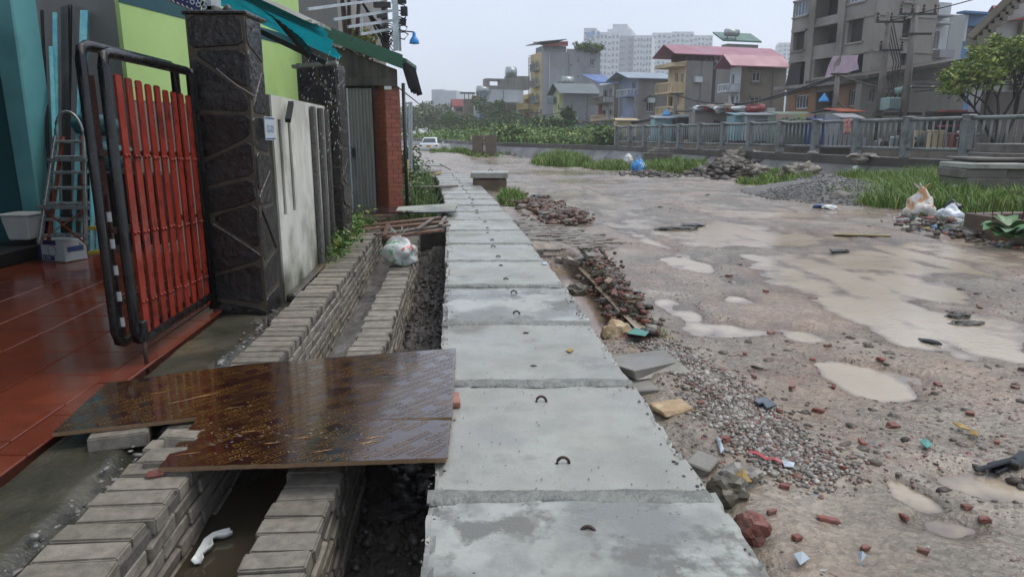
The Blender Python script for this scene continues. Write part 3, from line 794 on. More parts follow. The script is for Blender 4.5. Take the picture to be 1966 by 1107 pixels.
# --- dark slate pillars
def pillar(loc, w, d, h, name, label, seed):
    rs = random.Random(seed)
    x0, y0, z0 = loc
    th = thing(name, label, 'pillar', (x0 + w / 2, y0 + d / 2, z0))
    b = MB(); b.box((x0, y0, z0), (x0 + w, y0 + d, z0 + h)); b.build('core', M_slmort, th)
    def face(o, ux, un, L):
        nx_ = 1 if L < .3 else 2
        if L >= .3 and L < .4: nx_ = 1
        rows = int(h / .19); seeds = []
        for r_ in range(rows):
            n = nx_ + (1 if (nx_ > 1 and rs.random() < .3) else 0)
            if nx_ > 1 and rs.random() < .25: n = 1
            for k in range(n): seeds.append((L * (k + .5 + rs.uniform(-.28, .28)) / n, h * (r_ + .5 + rs.uniform(-.34, .34)) / rows))
        for (sx, sz) in seeds:
            poly = [(0.004, 0.004), (L - .004, .004), (L - .004, h - .004), (.004, h - .004)]
            g = rs.uniform(.004, .011)
            for (tx, tz) in seeds:
                if (tx, tz) == (sx, sz): continue
                dx_, dz_ = tx - sx, tz - sz; D = math.hypot(dx_, dz_)
                if D > .6: continue
                ux_, uz_ = dx_ / D, dz_ / D; lim = D / 2 - g; out = []
                for i in range(len(poly)):
                    a, c = poly[i], poly[(i + 1) % len(poly)]
                    da = (a[0] - sx) * ux_ + (a[1] - sz) * uz_ - lim; dc = (c[0] - sx) * ux_ + (c[1] - sz) * uz_ - lim
                    if da <= 0: out.append(a)
                    if da * dc < 0: q_ = da / (da - dc); out.append((a[0] + (c[0] - a[0]) * q_, a[1] + (c[1] - a[1]) * q_))
                poly = out
                if len(poly) < 3: break
            if len(poly) < 3: continue
            # chip the corners a little
            cx_ = sum(p[0] for p in poly) / len(poly); cz_ = sum(p[1] for p in poly) / len(poly)
            pp = []
            for i in range(len(poly)):
                a, c = poly[i], poly[(i + 1) % len(poly)]
                if math.hypot(a[0] - c[0], a[1] - c[1]) < .012: continue
                for q_ in (.12, .5, .88):
                    p = (a[0] + (c[0] - a[0]) * q_, a[1] + (c[1] - a[1]) * q_); k_ = 1 - rs.uniform(0, .07)
                    pp.append((cx_ + (p[0] - cx_) * k_, cz_ + (p[1] - cz_) * k_))
            P_ = [Vector(o) + Vector(ux) * s + Vector((0, 0, zz)) - Vector(un) * .01 for s, zz in pp]
            bb = MB(); bb.prism(P_, Vector(un) * rs.uniform(.013, .024)); bb.build('stone', M_slate, th, bevel=.006)
    face((x0, y0, z0), (1, 0, 0), (0, -1, 0), w)
    face((x0 + w, y0, z0), (0, 1, 0), (1, 0, 0), d)
    return th
PX0 = pf(-2.13, 4.8, 0).x; PX1 = pf(-1.745, 4.8, 0).x
pil = pillar((PX0, 4.8, -.12), PX1 - PX0, .30, 2.08, 'stone_pillar', 'tall dark slate gate pillar standing beside the red gate', 4)
b = MB(); b.box((PX0 - .02, 4.79, 1.962), (PX1 + .02, 5.18, 1.99)); b.build('cap', M_slate, pil, bevel=.008)
# number plate
pn = thing('number_plate', 'small white house number plate on the slate pillar side', 'sign', (PX1 + .05, 5.0, 1.22))
b = MB(); b.box((PX1 + .045, 4.90, 1.16), (PX1 + .05, 5.10, 1.32)); b.build('plate', M_plate, pn)
for z in (1.166, 1.306):
    b = MB(); b.box((PX1 + .051, 4.905, z), (PX1 + .052, 5.095, z + .008)); b.build('border', M_plateb, pn)
text_on('12-21', .07, (PX1 + .0525, 4.915, 1.215), (0, 1, 0), (0, 0, 1), pn, M_plateb)
# wire bits over pillar
b = MB(); b.tube([(PX0 + .2, 4.74, 1.62), (PX0 + .32, 4.73, 1.52), (PX1 + .06, 4.75, 1.44)], .004, 5)
tag(b.build('loose_wire', M_greyw), 'thin loose wire hanging across the slate pillar', 'wire')
p2a, p2b = atY(580, 300, 7.35), atY(656, 300, 7.35)
pillar((p2a.x, 7.35, -.12), p2b.x - p2a.x - .01, .35, atY(620, 122, 7.35).z + .12, 'stone_pillar', 'shorter black slate pillar at the far end of the white wall', 9)

# --- white boundary wall with slots and ribs
ww = thing('boundary_wall', 'white rendered boundary wall with narrow slots between the slate pillars', 'wall', tuple(pf(-1.75, 6.1, -.06)))
zt = 1.48
b = MB(); b.pbox(-1.84, -1.717, 5.17, 7.36, -.4, zt); b.build('wall', MATS['weathered_concrete'], ww)
wp = pf(-1.70, 5.8, 0); wpn = Vector((1, .085, 0)).normalized()
def wy(u, v): return on(u, v, wp, wpn).y
sl = [(525, 228, 425), (543, 230, 416), (561, 232, 409)]
cuts = [5.17]
for u, v0, v1 in sl:
    c = wy(u, 330)
    if c > 5.3: cuts += [c - .05, c + .05]
cuts.append(7.36)
z0s = on(543, 416, wp, wpn).z; z1s = on(543, 230, wp, wpn).z
b = MB()
for i in range(0, len(cuts), 2): b.pbox(-1.715, -1.70, cuts[i], cuts[i + 1], z0s, z1s)
b.pbox(-1.715, -1.70, 5.17, 7.36, -.06, z0s); b.pbox(-1.715, -1.70, 5.17, 7.36, z1s, zt)
b.build('facing', M_white, ww)
for u in (604, 619, 632):
    c = wy(u, 350)
    b = MB(); b.pbox(-1.699, -1.655, c - .06, c + .045, -.05, zt - .03); b.build('rib', M_fin, ww, bevel=.008)
b = MB(); b.pbox(-1.86, -1.61, 4.75, 9.0, -.6, -.062); b.build('footing', M_moss, ww, bevel=.02)
b = MB(); b.pbox(-1.70, -1.63, 5.2, 7.5, -.06, .0); b.build('ledge', M_moss, ww, bevel=.015)
b = MB(); b.beam(pf(-1.62, 5.3, 1.30), pf(-1.66, 5.62, 1.44), .04, .03); tag(b.build('steel_angle', M_dark), 'short dark steel angle sticking out above white wall', 'steel bar')

# --- teal corrugated awning
N1 = atY(613, 52, 6.0); F1 = atY(652, 112, 7.0)
N0 = Vector((-3.25, 6.0, N1.z + .75)); F0 = Vector((-3.35, 7.1, F1.z + .75))
aw = thing('awning', 'teal corrugated awning dripping rain over the white wall', 'awning', tuple(F0))
def corr(P00, P10, P11, P01, nu, amp, nrm, nv=8, rag=0):
    V = []; 
    for j in range(nv + 1):
        for i in range(nu + 1):
            a = i / nu; c = j / nv
            p = (P00.lerp(P10, a)).lerp(P01.lerp(P11, a), c)
            if j == nv and rag: p = p + (P01 - P00).normalized() * random.uniform(-rag, rag)
            V.append(p + Vector(nrm) * amp * (1 if i % 4 in (1, 2) else -1))
    w = nu + 1
    Fq = [(j * w + i, j * w + i + 1, (j + 1) * w + i + 1, (j + 1) * w + i) for j in range(nv) for i in range(nu)]
    return V, Fq
V, Fq = corr(N0, F0, F1, N1, 48, .014, (.3, 0, .95), 10, .05)
b = MB(); b.add(V, Fq); o = b.build('sheet', M_tealsheet, aw)
V, Fq = corr(N0 + Vector((0, -.25, .03)), N0 + Vector((0, .35, .035)), N1 + Vector((0.0, .3, .035)), N1 + Vector((-.05, -.2, .03)), 24, .012, (.3, 0, .95), 10, .04)
b = MB(); b.add(V, Fq); b.build('pale_sheet', M_palesheet, aw)
b = MB(); b.beam(atY(490, -20, 6.2), atY(600, 112, 7.0), .05, .07); b.build('strut', M_dalu, aw)
b = MB(); b.beam(F0 + Vector((0, -.05, -.06)), F1 + Vector((-.12, -.05, -.05)), .04, .05); b.build('rafter', M_dalu, aw)
b = MB(); b.beam(F1 + Vector((-.45, .0, -.08)), F1 + Vector((-.02, -.02, -.04)), .1, .03); b.build('gutter_end', M_palesheet, aw)
# falling drops under the awning edge and the roof corner
mb = MB()
for k in range(110):
    q_ = random.random(); p = N1.lerp(F1, .3 + .7 * q_) + Vector((random.uniform(-.5, .04) * random.random(), random.uniform(-.1, .1), -random.random() ** 1.2 * 1.0))
    mb.blob(p, (.0024, .0024, random.uniform(.006, .018)), 1, 0, M=rotm(0, 0, .35))
M_drop = mat('water_drop', '#dfe6ea', rough=(.05, .05), spec=.8)
mb.build('rain_drops', M_drop, kind='stuff', smooth=True)

# --- purple banner
bn = thing('banner', 'purple banner with white digits hanging at the porch edge', 'banner', tuple(atY(360, 0, 4.9)))
q4 = [atY(300, -60, 4.9), atY(322, 0, 4.9), atY(384, 26, 4.9), atY(392, -60, 4.9)]
b = MB(); b.prism(q4, (0, .006, 0)); b.build('sheet', M_purple, bn)
dx = (atY(375, 13, 4.9) - atY(340, -2, 4.9)); dy = (atY(340, -20, 4.9) - atY(340, -2, 4.9))
text_on('91.685', .085, atY(333, -6, 4.893), dx, Vector((-dx.z, 0, dx.x)), bn, M_plate)
b = MB()
for k in range(7):
    a = q4[1].lerp(q4[2], k / 7); c = q4[1].lerp(q4[2], (k + .6) / 7); b.tube([a + Vector((0, -.008, -.004)), a.lerp(c, .5) + Vector((0, -.012, .008)), c + Vector((0, -.008, -.006))], .008, 5)
b.build('rope', M_palesheet, bn, smooth=True)
fx = thing('wall_lamp', 'grey box lamp bracket standing on top of the slate pillar', 'lamp', tuple(atY(410, 26, 4.95)))
b = MB(); b.box(atY(394, 22, 4.9), atY(424, -10, 5.05)); b.build('housing', M_galv, fx, bevel=.01)
b = MB(); b.box(atY(388, 28, 4.9), atY(436, 20, 5.1)); b.build('base', M_greyw, fx, bevel=.005)
b = MB(); b.lathe(atY(438, 27, 4.95), [(.035, 0), (.033, .03), (.02, .05), (.008, .06)], 12); b.build('cap', M_dalu, fx, smooth=True)

# --- corner shop building with green fascia, metal door, brick pier
BY = 11.8
sh = thing('shop_building', 'low building with green fascia, stained gable and metal door', 'building', (-2.9, BY, -.1))
zA, zB = 3.295, 2.463
xA, xB = -4.1, -1.80
sl_ = (zB - zA) / (xB - xA)
def fz(x): return zA + (x - xA) * sl_
dl, dr = -2.87, -2.31
zd = 1.97
b = MB()
b.prism([(-7.5, BY, zd), (xB - .1, BY, zd), (xB - .1, BY, fz(xB - .1) - .26), (-7.5, BY, fz(-7.5) - .26)], (0, .16, 0)); b.build('gable', M_stain, sh)
b = MB(); b.box((-7.5, BY, -.4), (dl, BY + .16, zd - .003)); b.build('wall', M_stain, sh)
b = MB(); b.box((-7.3, BY - .035, zd + .0), (xB - .2, BY - .002, zd + .14)); b.build('lintel_band', M_stain, sh, bevel=.01)
b = MB(); b.hexa([(-7.6, BY - .14, fz(-7.6) - .22), (xB + .04, BY - .14, fz(xB + .04) - .22), (xB + .04, BY - .09, fz(xB + .04) - .22), (-7.6, BY - .09, fz(-7.6) - .22),
                  (-7.6, BY - .14, fz(-7.6)), (xB + .04, BY - .14, fz(xB + .04)), (xB + .04, BY - .09, fz(xB + .04)), (-7.6, BY - .09, fz(-7.6))]); b.build('fascia', M_facia, sh)
b = MB(); b.hexa([(-7.6, BY - .088, fz(-7.6) - .12), (xB + .1, BY - .088, fz(xB + .1) - .12), (xB + .1, BY + 1.1, fz(xB + .1) - .12), (-7.6, BY + 1.1, fz(-7.6) - .12),
                  (-7.6, BY - .088, fz(-7.6) - .04), (xB + .1, BY - .088, fz(xB + .1) - .04), (xB + .1, BY + 1.1, fz(xB + .1) - .04), (-7.6, BY + 1.1, fz(-7.6) - .04)]); b.build('roof', M_facia, sh)
b = MB(); b.box((-7.5, BY + .96, -.4), (-2.5, BY + 1.1, 2.3)); b.build('rear_wall', M_stain, sh)
# ragged eave
V = []; b = MB()
for k in range(9):
    yq = BY - .1 + k * .12
    a = Vector((xB + .06, yq, fz(xB) - .14 )); c = Vector((xB + .17 + random.uniform(-.02, .02), yq + .03, fz(xB) - .48 - random.uniform(0, .14)))
    b.beam(a, c, .1, .015, up=(0, 1, 0))
b.build('ragged_eave', M_dark, sh)
# folding door leaves
def leaf(x0, x1):
    b = MB(); n = max(3, int((x1 - x0) / .055)); w = (x1 - x0) / n; V = []
    for i in range(n):
        xa = x0 + i * w
        for dx_, dy_ in ((0, 0), (.3 * w, 0), (.42 * w, -.018), (.88 * w, -.018)): V.append((xa + dx_, BY + .05 + dy_))
    V.append((x1, BY + .05))
    vs = [(x, y, -.09) for x, y in V] + [(x, y, zd - .03) for x, y in V]; m = len(V)
    b.add(vs, [(i, i + 1, m + i + 1, m + i) for i in range(m - 1)])
    o = b.build('door', M_door, sh)
    hx = x1 - .05 if x0 < -2.8 else x0 + .05
    h = MB(); h.box((hx - .022, BY - .0, .82), (hx + .022, BY + .03, .98)); h.build('handle', M_dark, o)
leaf(dl, -2.715); leaf(-2.70, dr)
b = MB(); b.box((-2.718, BY + .0, -.09), (-2.697, BY + .06, zd - .03)); b.build('door_stile', M_galv, sh)
b = MB(); b.box((dl, BY + .07, -.4), (dr, BY + .12, zd - .003)); b.build('door_backing', M_dark, sh)
# red brick pier
PA, PB, PC = on(715, 393, (0, 12.15, 0), Vector((0, 1, 0))), on(747, 393, (0, 11.72, 0), Vector((0, 1, 0))), on(774, 390, (0, 11.95, 0), Vector((0, 1, 0)))
PA.z = PB.z = PC.z = -.12
pier = thing('brick_pier', 'red brick pier beside the metal door at the building corner', 'pier', tuple(PB))
M_bm = mat('brick_joint', '#5b3a2d', '#6a4636', scale=20, rough=(.5, .7))
M_obrick = mat('orange_brick', '#7d4332', '#8d4e3a', scale=20, rough=(.3, .55), bump=.3, bscale=90, rnd=.12)
bk = PC + (PA - PB)
b = MB(); hh = 2.09
b.hexa([PA, PB, PC, bk, PA + Vector((0, 0, hh)), PB + Vector((0, 0, hh)), PC + Vector((0, 0, hh)), bk + Vector((0, 0, hh))]); b.build('core', M_bm, pier)
def bricks_on(a, c, z0, z1, L, hgt, par, m, prox=.008, name='brick'):
    d = (c - a); d.z = 0; D = d.length; d.normalize(); nn = Vector((d.y, -d.x, 0))
    rows = int((z1 - z0) / hgt)
    for r_ in range(rows):
        s = 0.0 if r_ % 2 == 0 else -L / 2
        while s < D - .01:
            s0 = max(s + .004, .0); s1 = min(s + L - .004, D)
            if s1 - s0 > .02:
                bb = MB(); z = z0 + r_ * hgt
                p = a + d * s0; q_ = a + d * s1; p = Vector((p.x, p.y, 0)); q_ = Vector((q_.x, q_.y, 0)); o = nn * (prox + random.uniform(-.002, .002)); i = -nn * .03
                bb.hexa([p + o + Vector((0, 0, z + .004)), q_ + o + Vector((0, 0, z + .004)), q_ + i + Vector((0, 0, z + .004)), p + i + Vector((0, 0, z + .004)),
                         p + o + Vector((0, 0, z + hgt - .004)), q_ + o + Vector((0, 0, z + hgt - .004)), q_ + i + Vector((0, 0, z + hgt - .004)), p + i + Vector((0, 0, z + hgt - .004))])
                bb.build(name, m, par)
            s += L
bricks_on(PA, PB, -.12, 1.97, .22, .075, pier, M_obrick)
bricks_on(PB, PC, -.12, 1.97, .22, .075, pier, M_obrick)
b = MB(); p = PC + Vector((.06, .05, 0)); b.tube([p, p + Vector((0, 0, 2.15))], .03, 8); tag(b.build('drain_pipe', M_dalu, smooth=True), 'dark downpipe running up beside the red brick pier', 'pipe')
b = MB(); b.box(atY(738, 172, 11.62), atY(752, 166, 11.7)); tag(b.build('junction_box', M_plast), 'small pale box fixed over the brick pier', 'box')
# pad in front of the door
mb = MB(); mb.hexa([(-4, 8.9, -.6), (pf(-1.72, 9, 0).x, 8.9, -.6), (pf(-1.3, 11.5, 0).x, 12.2, -.6), (-4, 12.2, -.6), (-4, 8.9, -.09), (pf(-1.72, 9, 0).x, 8.9, -.09), (pf(-1.3, 11.5, 0).x, 12.2, -.09), (-4, 12.2, -.09)])
mb.build('concrete_pad', M_moss, kind='structure')
mb = MB(); mb.box((-7.5, 7.9, -.6), (pf(-1.74, 8.5, 0).x, 8.9, -.1)); mb.build('side_yard', M_moss, kind='structure')
# steel roof frame behind the fascia
fr_ = thing('roof_scaffold', 'galvanised steel frame standing above the green roof', 'scaffold', tuple(atY(762, 95, 14)))
def fb_(a, c, w=.06): 
    b = MB(); b.beam(atY(*a), atY(*c), w, w); b.build('bar', M_galv, fr_)
for a, c in (((590, 18, 13), (735, -1, 15.5)), ((640, 38, 13), (757, 20, 14)), ((668, 52, 13.2), (757, 39, 14)), ((692, 66, 13.4), (757, 55, 14)), ((694, 34, 14.2), (694, 64, 14.2))): fb_(a, c, .05)
b = MB(); b.beam(atY(761, 97, 13.8), atY(758, -25, 13.8), .1, .1); b.build('post', M_galv, fr_)
b = MB(); b.beam(atY(768, 98, 14.1), atY(766, 35, 14.1), .05, .05); b.build('post', M_galv, fr_)
# hanging blue lamp on a bracket
M_blue = mat('blue_enamel', '#1e78c0', '#2483cc', scale=6, rough=(.25, .35))
lp = thing('street_lamp', 'blue bell street lamp hanging from a bracket over the roof corner', 'lamp', tuple(atY(795, 70, 13.9)))
c = atY(795.5, 84, 13.9)
b = MB(); b.lathe(c, [(.098, 0), (.095, .012), (.088, .05), (.06, .10), (.035, .13), (.03, .19), (.015, .21)], 18); b.build('shade', M_blue, lp, smooth=True)
b = MB(); b.tube([atY(769, 59, 13.9), atY(795, 62, 13.9), atY(795.5, 66, 13.9)], .013, 6); b.build('bracket', M_dalu, lp)
b = MB(); b.blob(c + Vector((0, 0, .01)), (.04, .04, .03), 1, 0); b.build('bulb', M_plast, lp, smooth=True)
# ================================================================ drain trench: brick walls, mud, slabs, boards
def top_bricks(th, t0, t1, z, Y0, Y1, pitch, label=None):
    meshes = []
    for k in range(5):
        b = MB(); b.obox((0, 0, 0), (t1 - t0, pitch - .008, .058)); bm_v = b.v
        b.v = [p + Vector((random.uniform(-.004, .004), random.uniform(-.003, .003), random.uniform(-.002, .002))) for p in b.v]
        me, _ = b.mesh('brick', M_brickg, bevel=.006, bseg=2, center=Vector((0, 0, 0))); meshes.append(me)
    Y = Y0; n = 0
    while Y < Y1:
        h = math.atan(.062 + .0038 * Y)
        c = pf((t0 + t1) / 2 + random.uniform(-.012, .012), Y + pitch / 2, z - .029 + random.uniform(-.006, .004))
        link('brick', random.choice(meshes), th, c, (random.uniform(-.02, .02), random.uniform(-.015, .015), h + random.uniform(-.035, .035)))
        Y += pitch; n += 1
def side_bricks(th, t, z, Y0, Y1, rows, L=.215, hgt=.064, depth=.05):
    meshes = []
    for k in range(4):
        b = MB(); b.obox((0, 0, 0), (depth, L - .012, hgt - .012)); b.v = [p + Vector((random.uniform(-.006, .006), random.uniform(-.005, .005), random.uniform(-.004, .004))) for p in b.v]
        me, _ = b.mesh('brick', M_brickg, bevel=.006, center=Vector((0, 0, 0))); meshes.append(me)
    for r_ in range(rows):
        Y = Y0 + (L / 2 if r_ % 2 else 0)
        while Y < Y1:
            h = math.atan(.062 + .0038 * Y)
            link('brick', random.choice(meshes), th, pf(t - depth / 2 + random.uniform(-.003, .008), Y + L / 2, z - hgt * (r_ + .5)), (0, 0, h + random.uniform(-.02, .02)))
            Y += L
def core(th, t0, t1, z0, z1, Y0, Y1, n=14):
    b = MB()
    ys = np.linspace(Y0, Y1, n)
    for a, c in zip(ys[:-1], ys[1:]): b.pbox(t0, t1, a, c, z0, z1)
    # grid joined end to end: internal faces removed
    b.f = [f for i, f in enumerate(b.f) if not ((i % 6 == 2 and i // 6 > 0) or (i % 6 == 4 and i // 6 < n - 2))]
    return b.build('mortar', M_bmort, th)
wa = thing('brick_wall', 'grey brick trench wall nearer the house, topped with cross-laid bricks', 'wall', tuple(pf(-1.48, 5, -.6)))
core(wa, -1.595, -1.358, -.7, -.03, .9, 9.3)
top_bricks(wa, -1.605, -1.355, 0.0, 1.15, 9.2, .1045)
side_bricks(wa, -1.352, -.062, 1.3, 9.2, 6)
wb = thing('brick_wall', 'grey brick trench wall nearer the slab walkway, running down the drain middle', 'wall', tuple(pf(-.945, 5, -.7)))
core(wb, -1.04, -.846, -.8, -.13, .9, 9.3)
top_bricks(wb, -1.05, -.84, -.1, 1.25, 9.2, .1045)
side_bricks(wb, -.84, -.162, 1.3, 9.2, 6)
b = MB(); b.pbox(-1.37, -1.04, .9, 3.1, -.8, -.27); b.build('drain_water', M_dwater, kind='structure')
def heightgrid(name, t0, t1, Y0, Y1, nt, ny, zf, m, **kw):
    ys = np.linspace(Y0, Y1, ny); ts = np.linspace(t0, t1, nt)
    T_, Y_ = np.meshgrid(ts, ys); Z_ = zf(T_, Y_)
    i = np.arange(nt * ny).reshape(ny, nt)
    return np_mesh(name, np.stack([xc(Y_) + T_, Y_, Z_], -1).reshape(-1, 3), np.stack([i[:-1, :-1], i[:-1, 1:], i[1:, 1:], i[1:, :-1]], -1).reshape(-1, 4), m, smooth=True, **kw)
M_cemmud = mat('cement_slurry', '#5f5c57', '#7b7872', scale=4, detail=9, rough=(.12, .4), bump=.6, bscale=25, bdist=.02)
heightgrid('drain_floor', -1.40, -1.03, 2.6, 9.6, 20, 320, lambda t, y: -.41 + .03 * fbm(t * 6, y * 4, 4) + .15 * sstep(4.2, 3.0, y) - .06 * sstep(3.1, 2.7, y), M_cemmud, kind='structure')
def lump(t, y):
    r = np.abs(fbm(t * 5, y * 4, 5))
    return -.52 + .16 * (fbm(t * 3.5, y * 2.5, 4)) + .10 * r
heightgrid('trench_mud', -.87, -.44, .9, 10.5, 40, 760, lump, M_mud, kind='structure')
n = 500
yy = rng.uniform(1.6, 8.5, n); tt = rng.uniform(-.82, -.49, n); zz = lump(tt, yy)
cc = rng.uniform(.05, .14, n)[:, None] * np.array([[1, .9, .8]])
stones('mud_clods', np.stack([xc(yy) + tt, yy, zz + .005], 1), rng.uniform(.01, .045, n) * (1 - .4 * rng.random(n)), cc, M_stone, jag=.45, kind='stuff')
# channel body under the slabs
b = MB(); ys = np.linspace(-.4, 22.0, 24)
for a, c in zip(ys[:-1], ys[1:]): b.pbox(-.44, .46, a, c, -.9, -.125)
b.f = [f for i, f in enumerate(b.f) if i % 6 not in (2, 4) or i in (2, len(b.f) - 2)]
tag(b.build('culvert_wall', M_concd), 'dark concrete drain channel carrying the slab walkway', 'wall')

# --- cover slabs
JY = [-.05, 1.05, 2.15, 3.25, 4.36, 5.50, 6.62, 7.72]
while JY[-1] < 21.4: JY.append(JY[-1] + 1.1)
ordn = ['cut by the bottom edge of the photo', 'first whole one from the bottom edge', 'third one up', 'fourth one up', 'fifth one up', 'sixth one up', 'seventh one up', 'eighth one up', 'ninth one up', 'tenth one up',
        'eleventh one up', 'twelfth one up', 'thirteenth one up', 'fourteenth one up', 'fifteenth one up', 'sixteenth one up', 'seventeenth one up', 'eighteenth one up', 'last one up, beside the concrete inlet box', 'farthest', 'farthest']
hk = MB(); hk.tube([(.023 * math.cos(a), 0, .0 + .024 * math.sin(a)) for a in np.linspace(-.25, math.pi + .25, 11)], .006, 7)
hook_me, _ = hk.mesh('lifting_loop', M_rust, smooth=True, center=Vector((0, 0, 0)))
M_conc_wet = mat('wet_slab', '#7c7e7a', '#a5a7a0', '#8e908a', scale=1.9, detail=10, lo=.42, hi=.56, rough=(.16, .5), rscale=1.6, bump=.25, bscale=70, dirt='#6f6e68', dirt_scale=2.4, dirt_lo=.5, dirt_hi=.56)
def slab_mesh(w, L, h, seed, m):
    """slab with slightly broken edges and an uneven top"""
    nx_, ny_ = 56, 64
    xs = np.linspace(-w / 2, w / 2, nx_); ys_ = np.linspace(-L / 2, L / 2, ny_)
    Xg, Yg = np.meshgrid(xs, ys_)
    ed = np.minimum(np.minimum(Xg + w / 2, w / 2 - Xg), np.minimum(Yg + L / 2, L / 2 - Yg))
    Zg = .0025 * fbm(Xg * 5 + seed * 9, Yg * 5, 4) - .012 * (ed < .02) * (vnoise(Xg * 14 + seed * 3, Yg * 14) > .6) - .003 * (ed < .004)
    jx = .009 * fbm(Yg * 7 + seed, Xg * 0 + seed, 3); jy = .008 * fbm(Xg * 9, Yg * 0 + seed * 3, 3)
    Xj = Xg + np.where(np.abs(np.abs(Xg) - w / 2) < 1e-6, jx, 0); Yj = Yg + np.where(np.abs(np.abs(Yg) - L / 2) < 1e-6, jy, 0)
    V = np.stack([Xj, Yj, Zg], -1).reshape(-1, 3).tolist()
    i = np.arange(nx_ * ny_).reshape(ny_, nx_)
    Fq = np.stack([i[:-1, :-1], i[:-1, 1:], i[1:, 1:], i[1:, :-1]], -1).reshape(-1, 4).tolist()
    per = list(i[0]) + list(i[1:, -1]) + list(i[-1, -2::-1]) + list(i[-2:0:-1, 0])
    n0 = len(V)
    for k in per: V.append([V[k][0], V[k][1], -h])
    for k in range(len(per)):
        k2 = (k + 1) % len(per); Fq.append((per[k2], per[k], n0 + k, n0 + k2))
    b = MB(); b.add(V, Fq); return b
for k in range(len(JY) - 1):
    y0, y1 = JY[k], JY[k + 1]; ym = (y0 + y1) / 2
    w = .965 + random.uniform(-.02, .014)
    c = pf(random.uniform(-.013, .013), ym, random.uniform(-.006, .004))
    h = math.atan(.062 + .0038 * ym)
    kk = max(0, k - 1)
    th = thing('cover_slab', 'concrete walkway slab with two iron loops, ' + ordn[kk], 'concrete slab', tuple(c), 'concrete slabs of the walkway')
    if k == 0: th['label'] = 'concrete walkway slab just under the camera'
    me, _ = slab_mesh(w, (y1 - y0) - .012, .12, k, None).mesh('slab', M_conc_wet if k in (1, 4) else M_conc, center=Vector((0, 0, 0)))
    o = link('slab', me, th, c, (random.uniform(-.003, .003), 0, h + random.uniform(-.006, .006)))
    if kk == 0: loops = (.8,)
    else: loops = (.22, .78)
    for q_ in loops:
        lt = .035 + random.uniform(-.03, .03)
        if k == 2: lt = (at(1080, 885).x - xc(at(1080, 885).y)) if q_ < .5 else at(1040, 772).x - xc(at(1040, 772).y)
        lz = random.choice((-.004, -.012, -.018, -.02)) if k != 2 else .0
        link('lifting_loop', hook_me, th, pf(lt, y0 + (y1 - y0) * q_, c.z + lz), (random.uniform(-.5, .3), 0, random.uniform(-.25, .25)))
        if kk == 0: break
    # mortar joint at the far end of the slab
    nx_, ny_ = 60, 12
    xs = np.linspace(-.48, .48, nx_); 
    wn_ = .05 + .022 * fbm(xs * 5 + k * 7, xs * 0 + k, 3)
    wf_ = .045 + .022 * fbm(xs * 5 + k * 7 + 40, xs * 0 + k, 3)
    V = []
    for j in range(ny_):
        q_ = j / (ny_ - 1)
        yv = y1 - wn_ + (wn_ + wf_) * q_
        zv = (.003 + .007 * np.sin(math.pi * q_)) * (.7 + .9 * vnoise(xs * 12 + k * 5, yv * 14)) + .004 * fbm(xs * 30, yv * 30, 3) - .006 * (q_ in (0, 1))
        V += [tuple(pf(xs[i], yv[i], zv[i])) for i in range(nx_)]
    i = np.arange(nx_ * ny_).reshape(ny_, nx_)
    b = MB(); b.add(V, np.stack([i[:-1, :-1], i[:-1, 1:], i[1:, 1:], i[1:, :-1]], -1).reshape(-1, 4).tolist())
    b.build('mortar_joint', M_mortar, th, smooth=True)
# grit and crumbs on the slabs
n = 1100
yy = 1.5 + 9 * rng.random(n) ** 1.5; tt = rng.uniform(-.47, .47, n)
nearj = np.array([min(abs(y - j) for j in JY) for y in yy])
keep = (nearj < .16) | (rng.random(n) < .25)
yy, tt = yy[keep], tt[keep]; n = len(yy)
stones('slab_grit', np.stack([xc(yy) + tt, yy, yy * 0 + .003], 1), rng.uniform(.001, .004, n), rng.uniform(.05, .22, n)[:, None] * np.array([[1, .95, .9]]), M_stone, kind='stuff')

# --- film-faced plywood
M_ply = mat('plywood_film', '#2a140d', '#3a1d12', '#31180f', scale=5, detail=8, rough=(.05, .22), rscale=5, bump=.35, bscale=16, bdist=.004, dirt='#1c0f0b', dirt_scale=3, dirt_lo=.5, dirt_hi=.7, stretch=(1, 2.2, 1), coat=.8)
M_plyedge = mat('plywood_edge', '#8a6f52', '#6a5139', scale=60, rough=(.6, .8), stretch=(1, 1, 8))
M_print = mat('yellow_print', '#80602c', '#4d351a', scale=7, rough=(.1, .25))
M_splinter = mat('bare_wood', '#b08a5e', '#8f6a44', scale=20, rough=(.4, .6))
PZ = .03
outl = [(305, 897), (857, 878), (866, 806), (735, 804.5), (735, 803.2), (868, 800), (875, 668), (660, 684), (460, 700), (205, 735), (100, 830), (380, 800)]
pts = [at(u, v, PZ) for u, v in outl]
pts2 = []
for i in range(len(pts)):
    a, c = pts[i], pts[(i + 1) % len(pts)]
    L = (c - a).length; n = max(1, int(L / .03)); d = (c - a).normalized(); s_ = Vector((-d.y, d.x, 0))
    for k in range(n):
        p = a.lerp(c, k / n)
        if k: p = p + s_ * random.uniform(-.003, .003)
        pts2.append(p)
ply = thing('plywood_sheet', 'wet dark brown plywood sheet printed with yellow lettering, bridging the trench', 'plywood', (pts[0].x + .4, 2.9, PZ - .018))
def pz(p):   # left end sags slightly on its brick, the rest lies level
    return 0.0
bm = bmesh.new()
top = [bm.verts.new((p.x, p.y, p.z + pz(p))) for p in pts2]; f = bm.faces.new(top)
f.normal_update()
if f.normal.z < 0: f.normal_flip()
ex = bmesh.ops.extrude_face_region(bm, geom=[f])
for v in [g_ for g_ in ex['geom'] if isinstance(g_, bmesh.types.BMVert)]: v.co.z -= .018
bmesh.ops.triangulate(bm, faces=[x for x in bm.faces if len(x.verts) > 4])
bmesh.ops.recalc_face_normals(bm, faces=bm.faces)
me = bpy.data.meshes.new('board'); bm.to_mesh(me); bm.free()
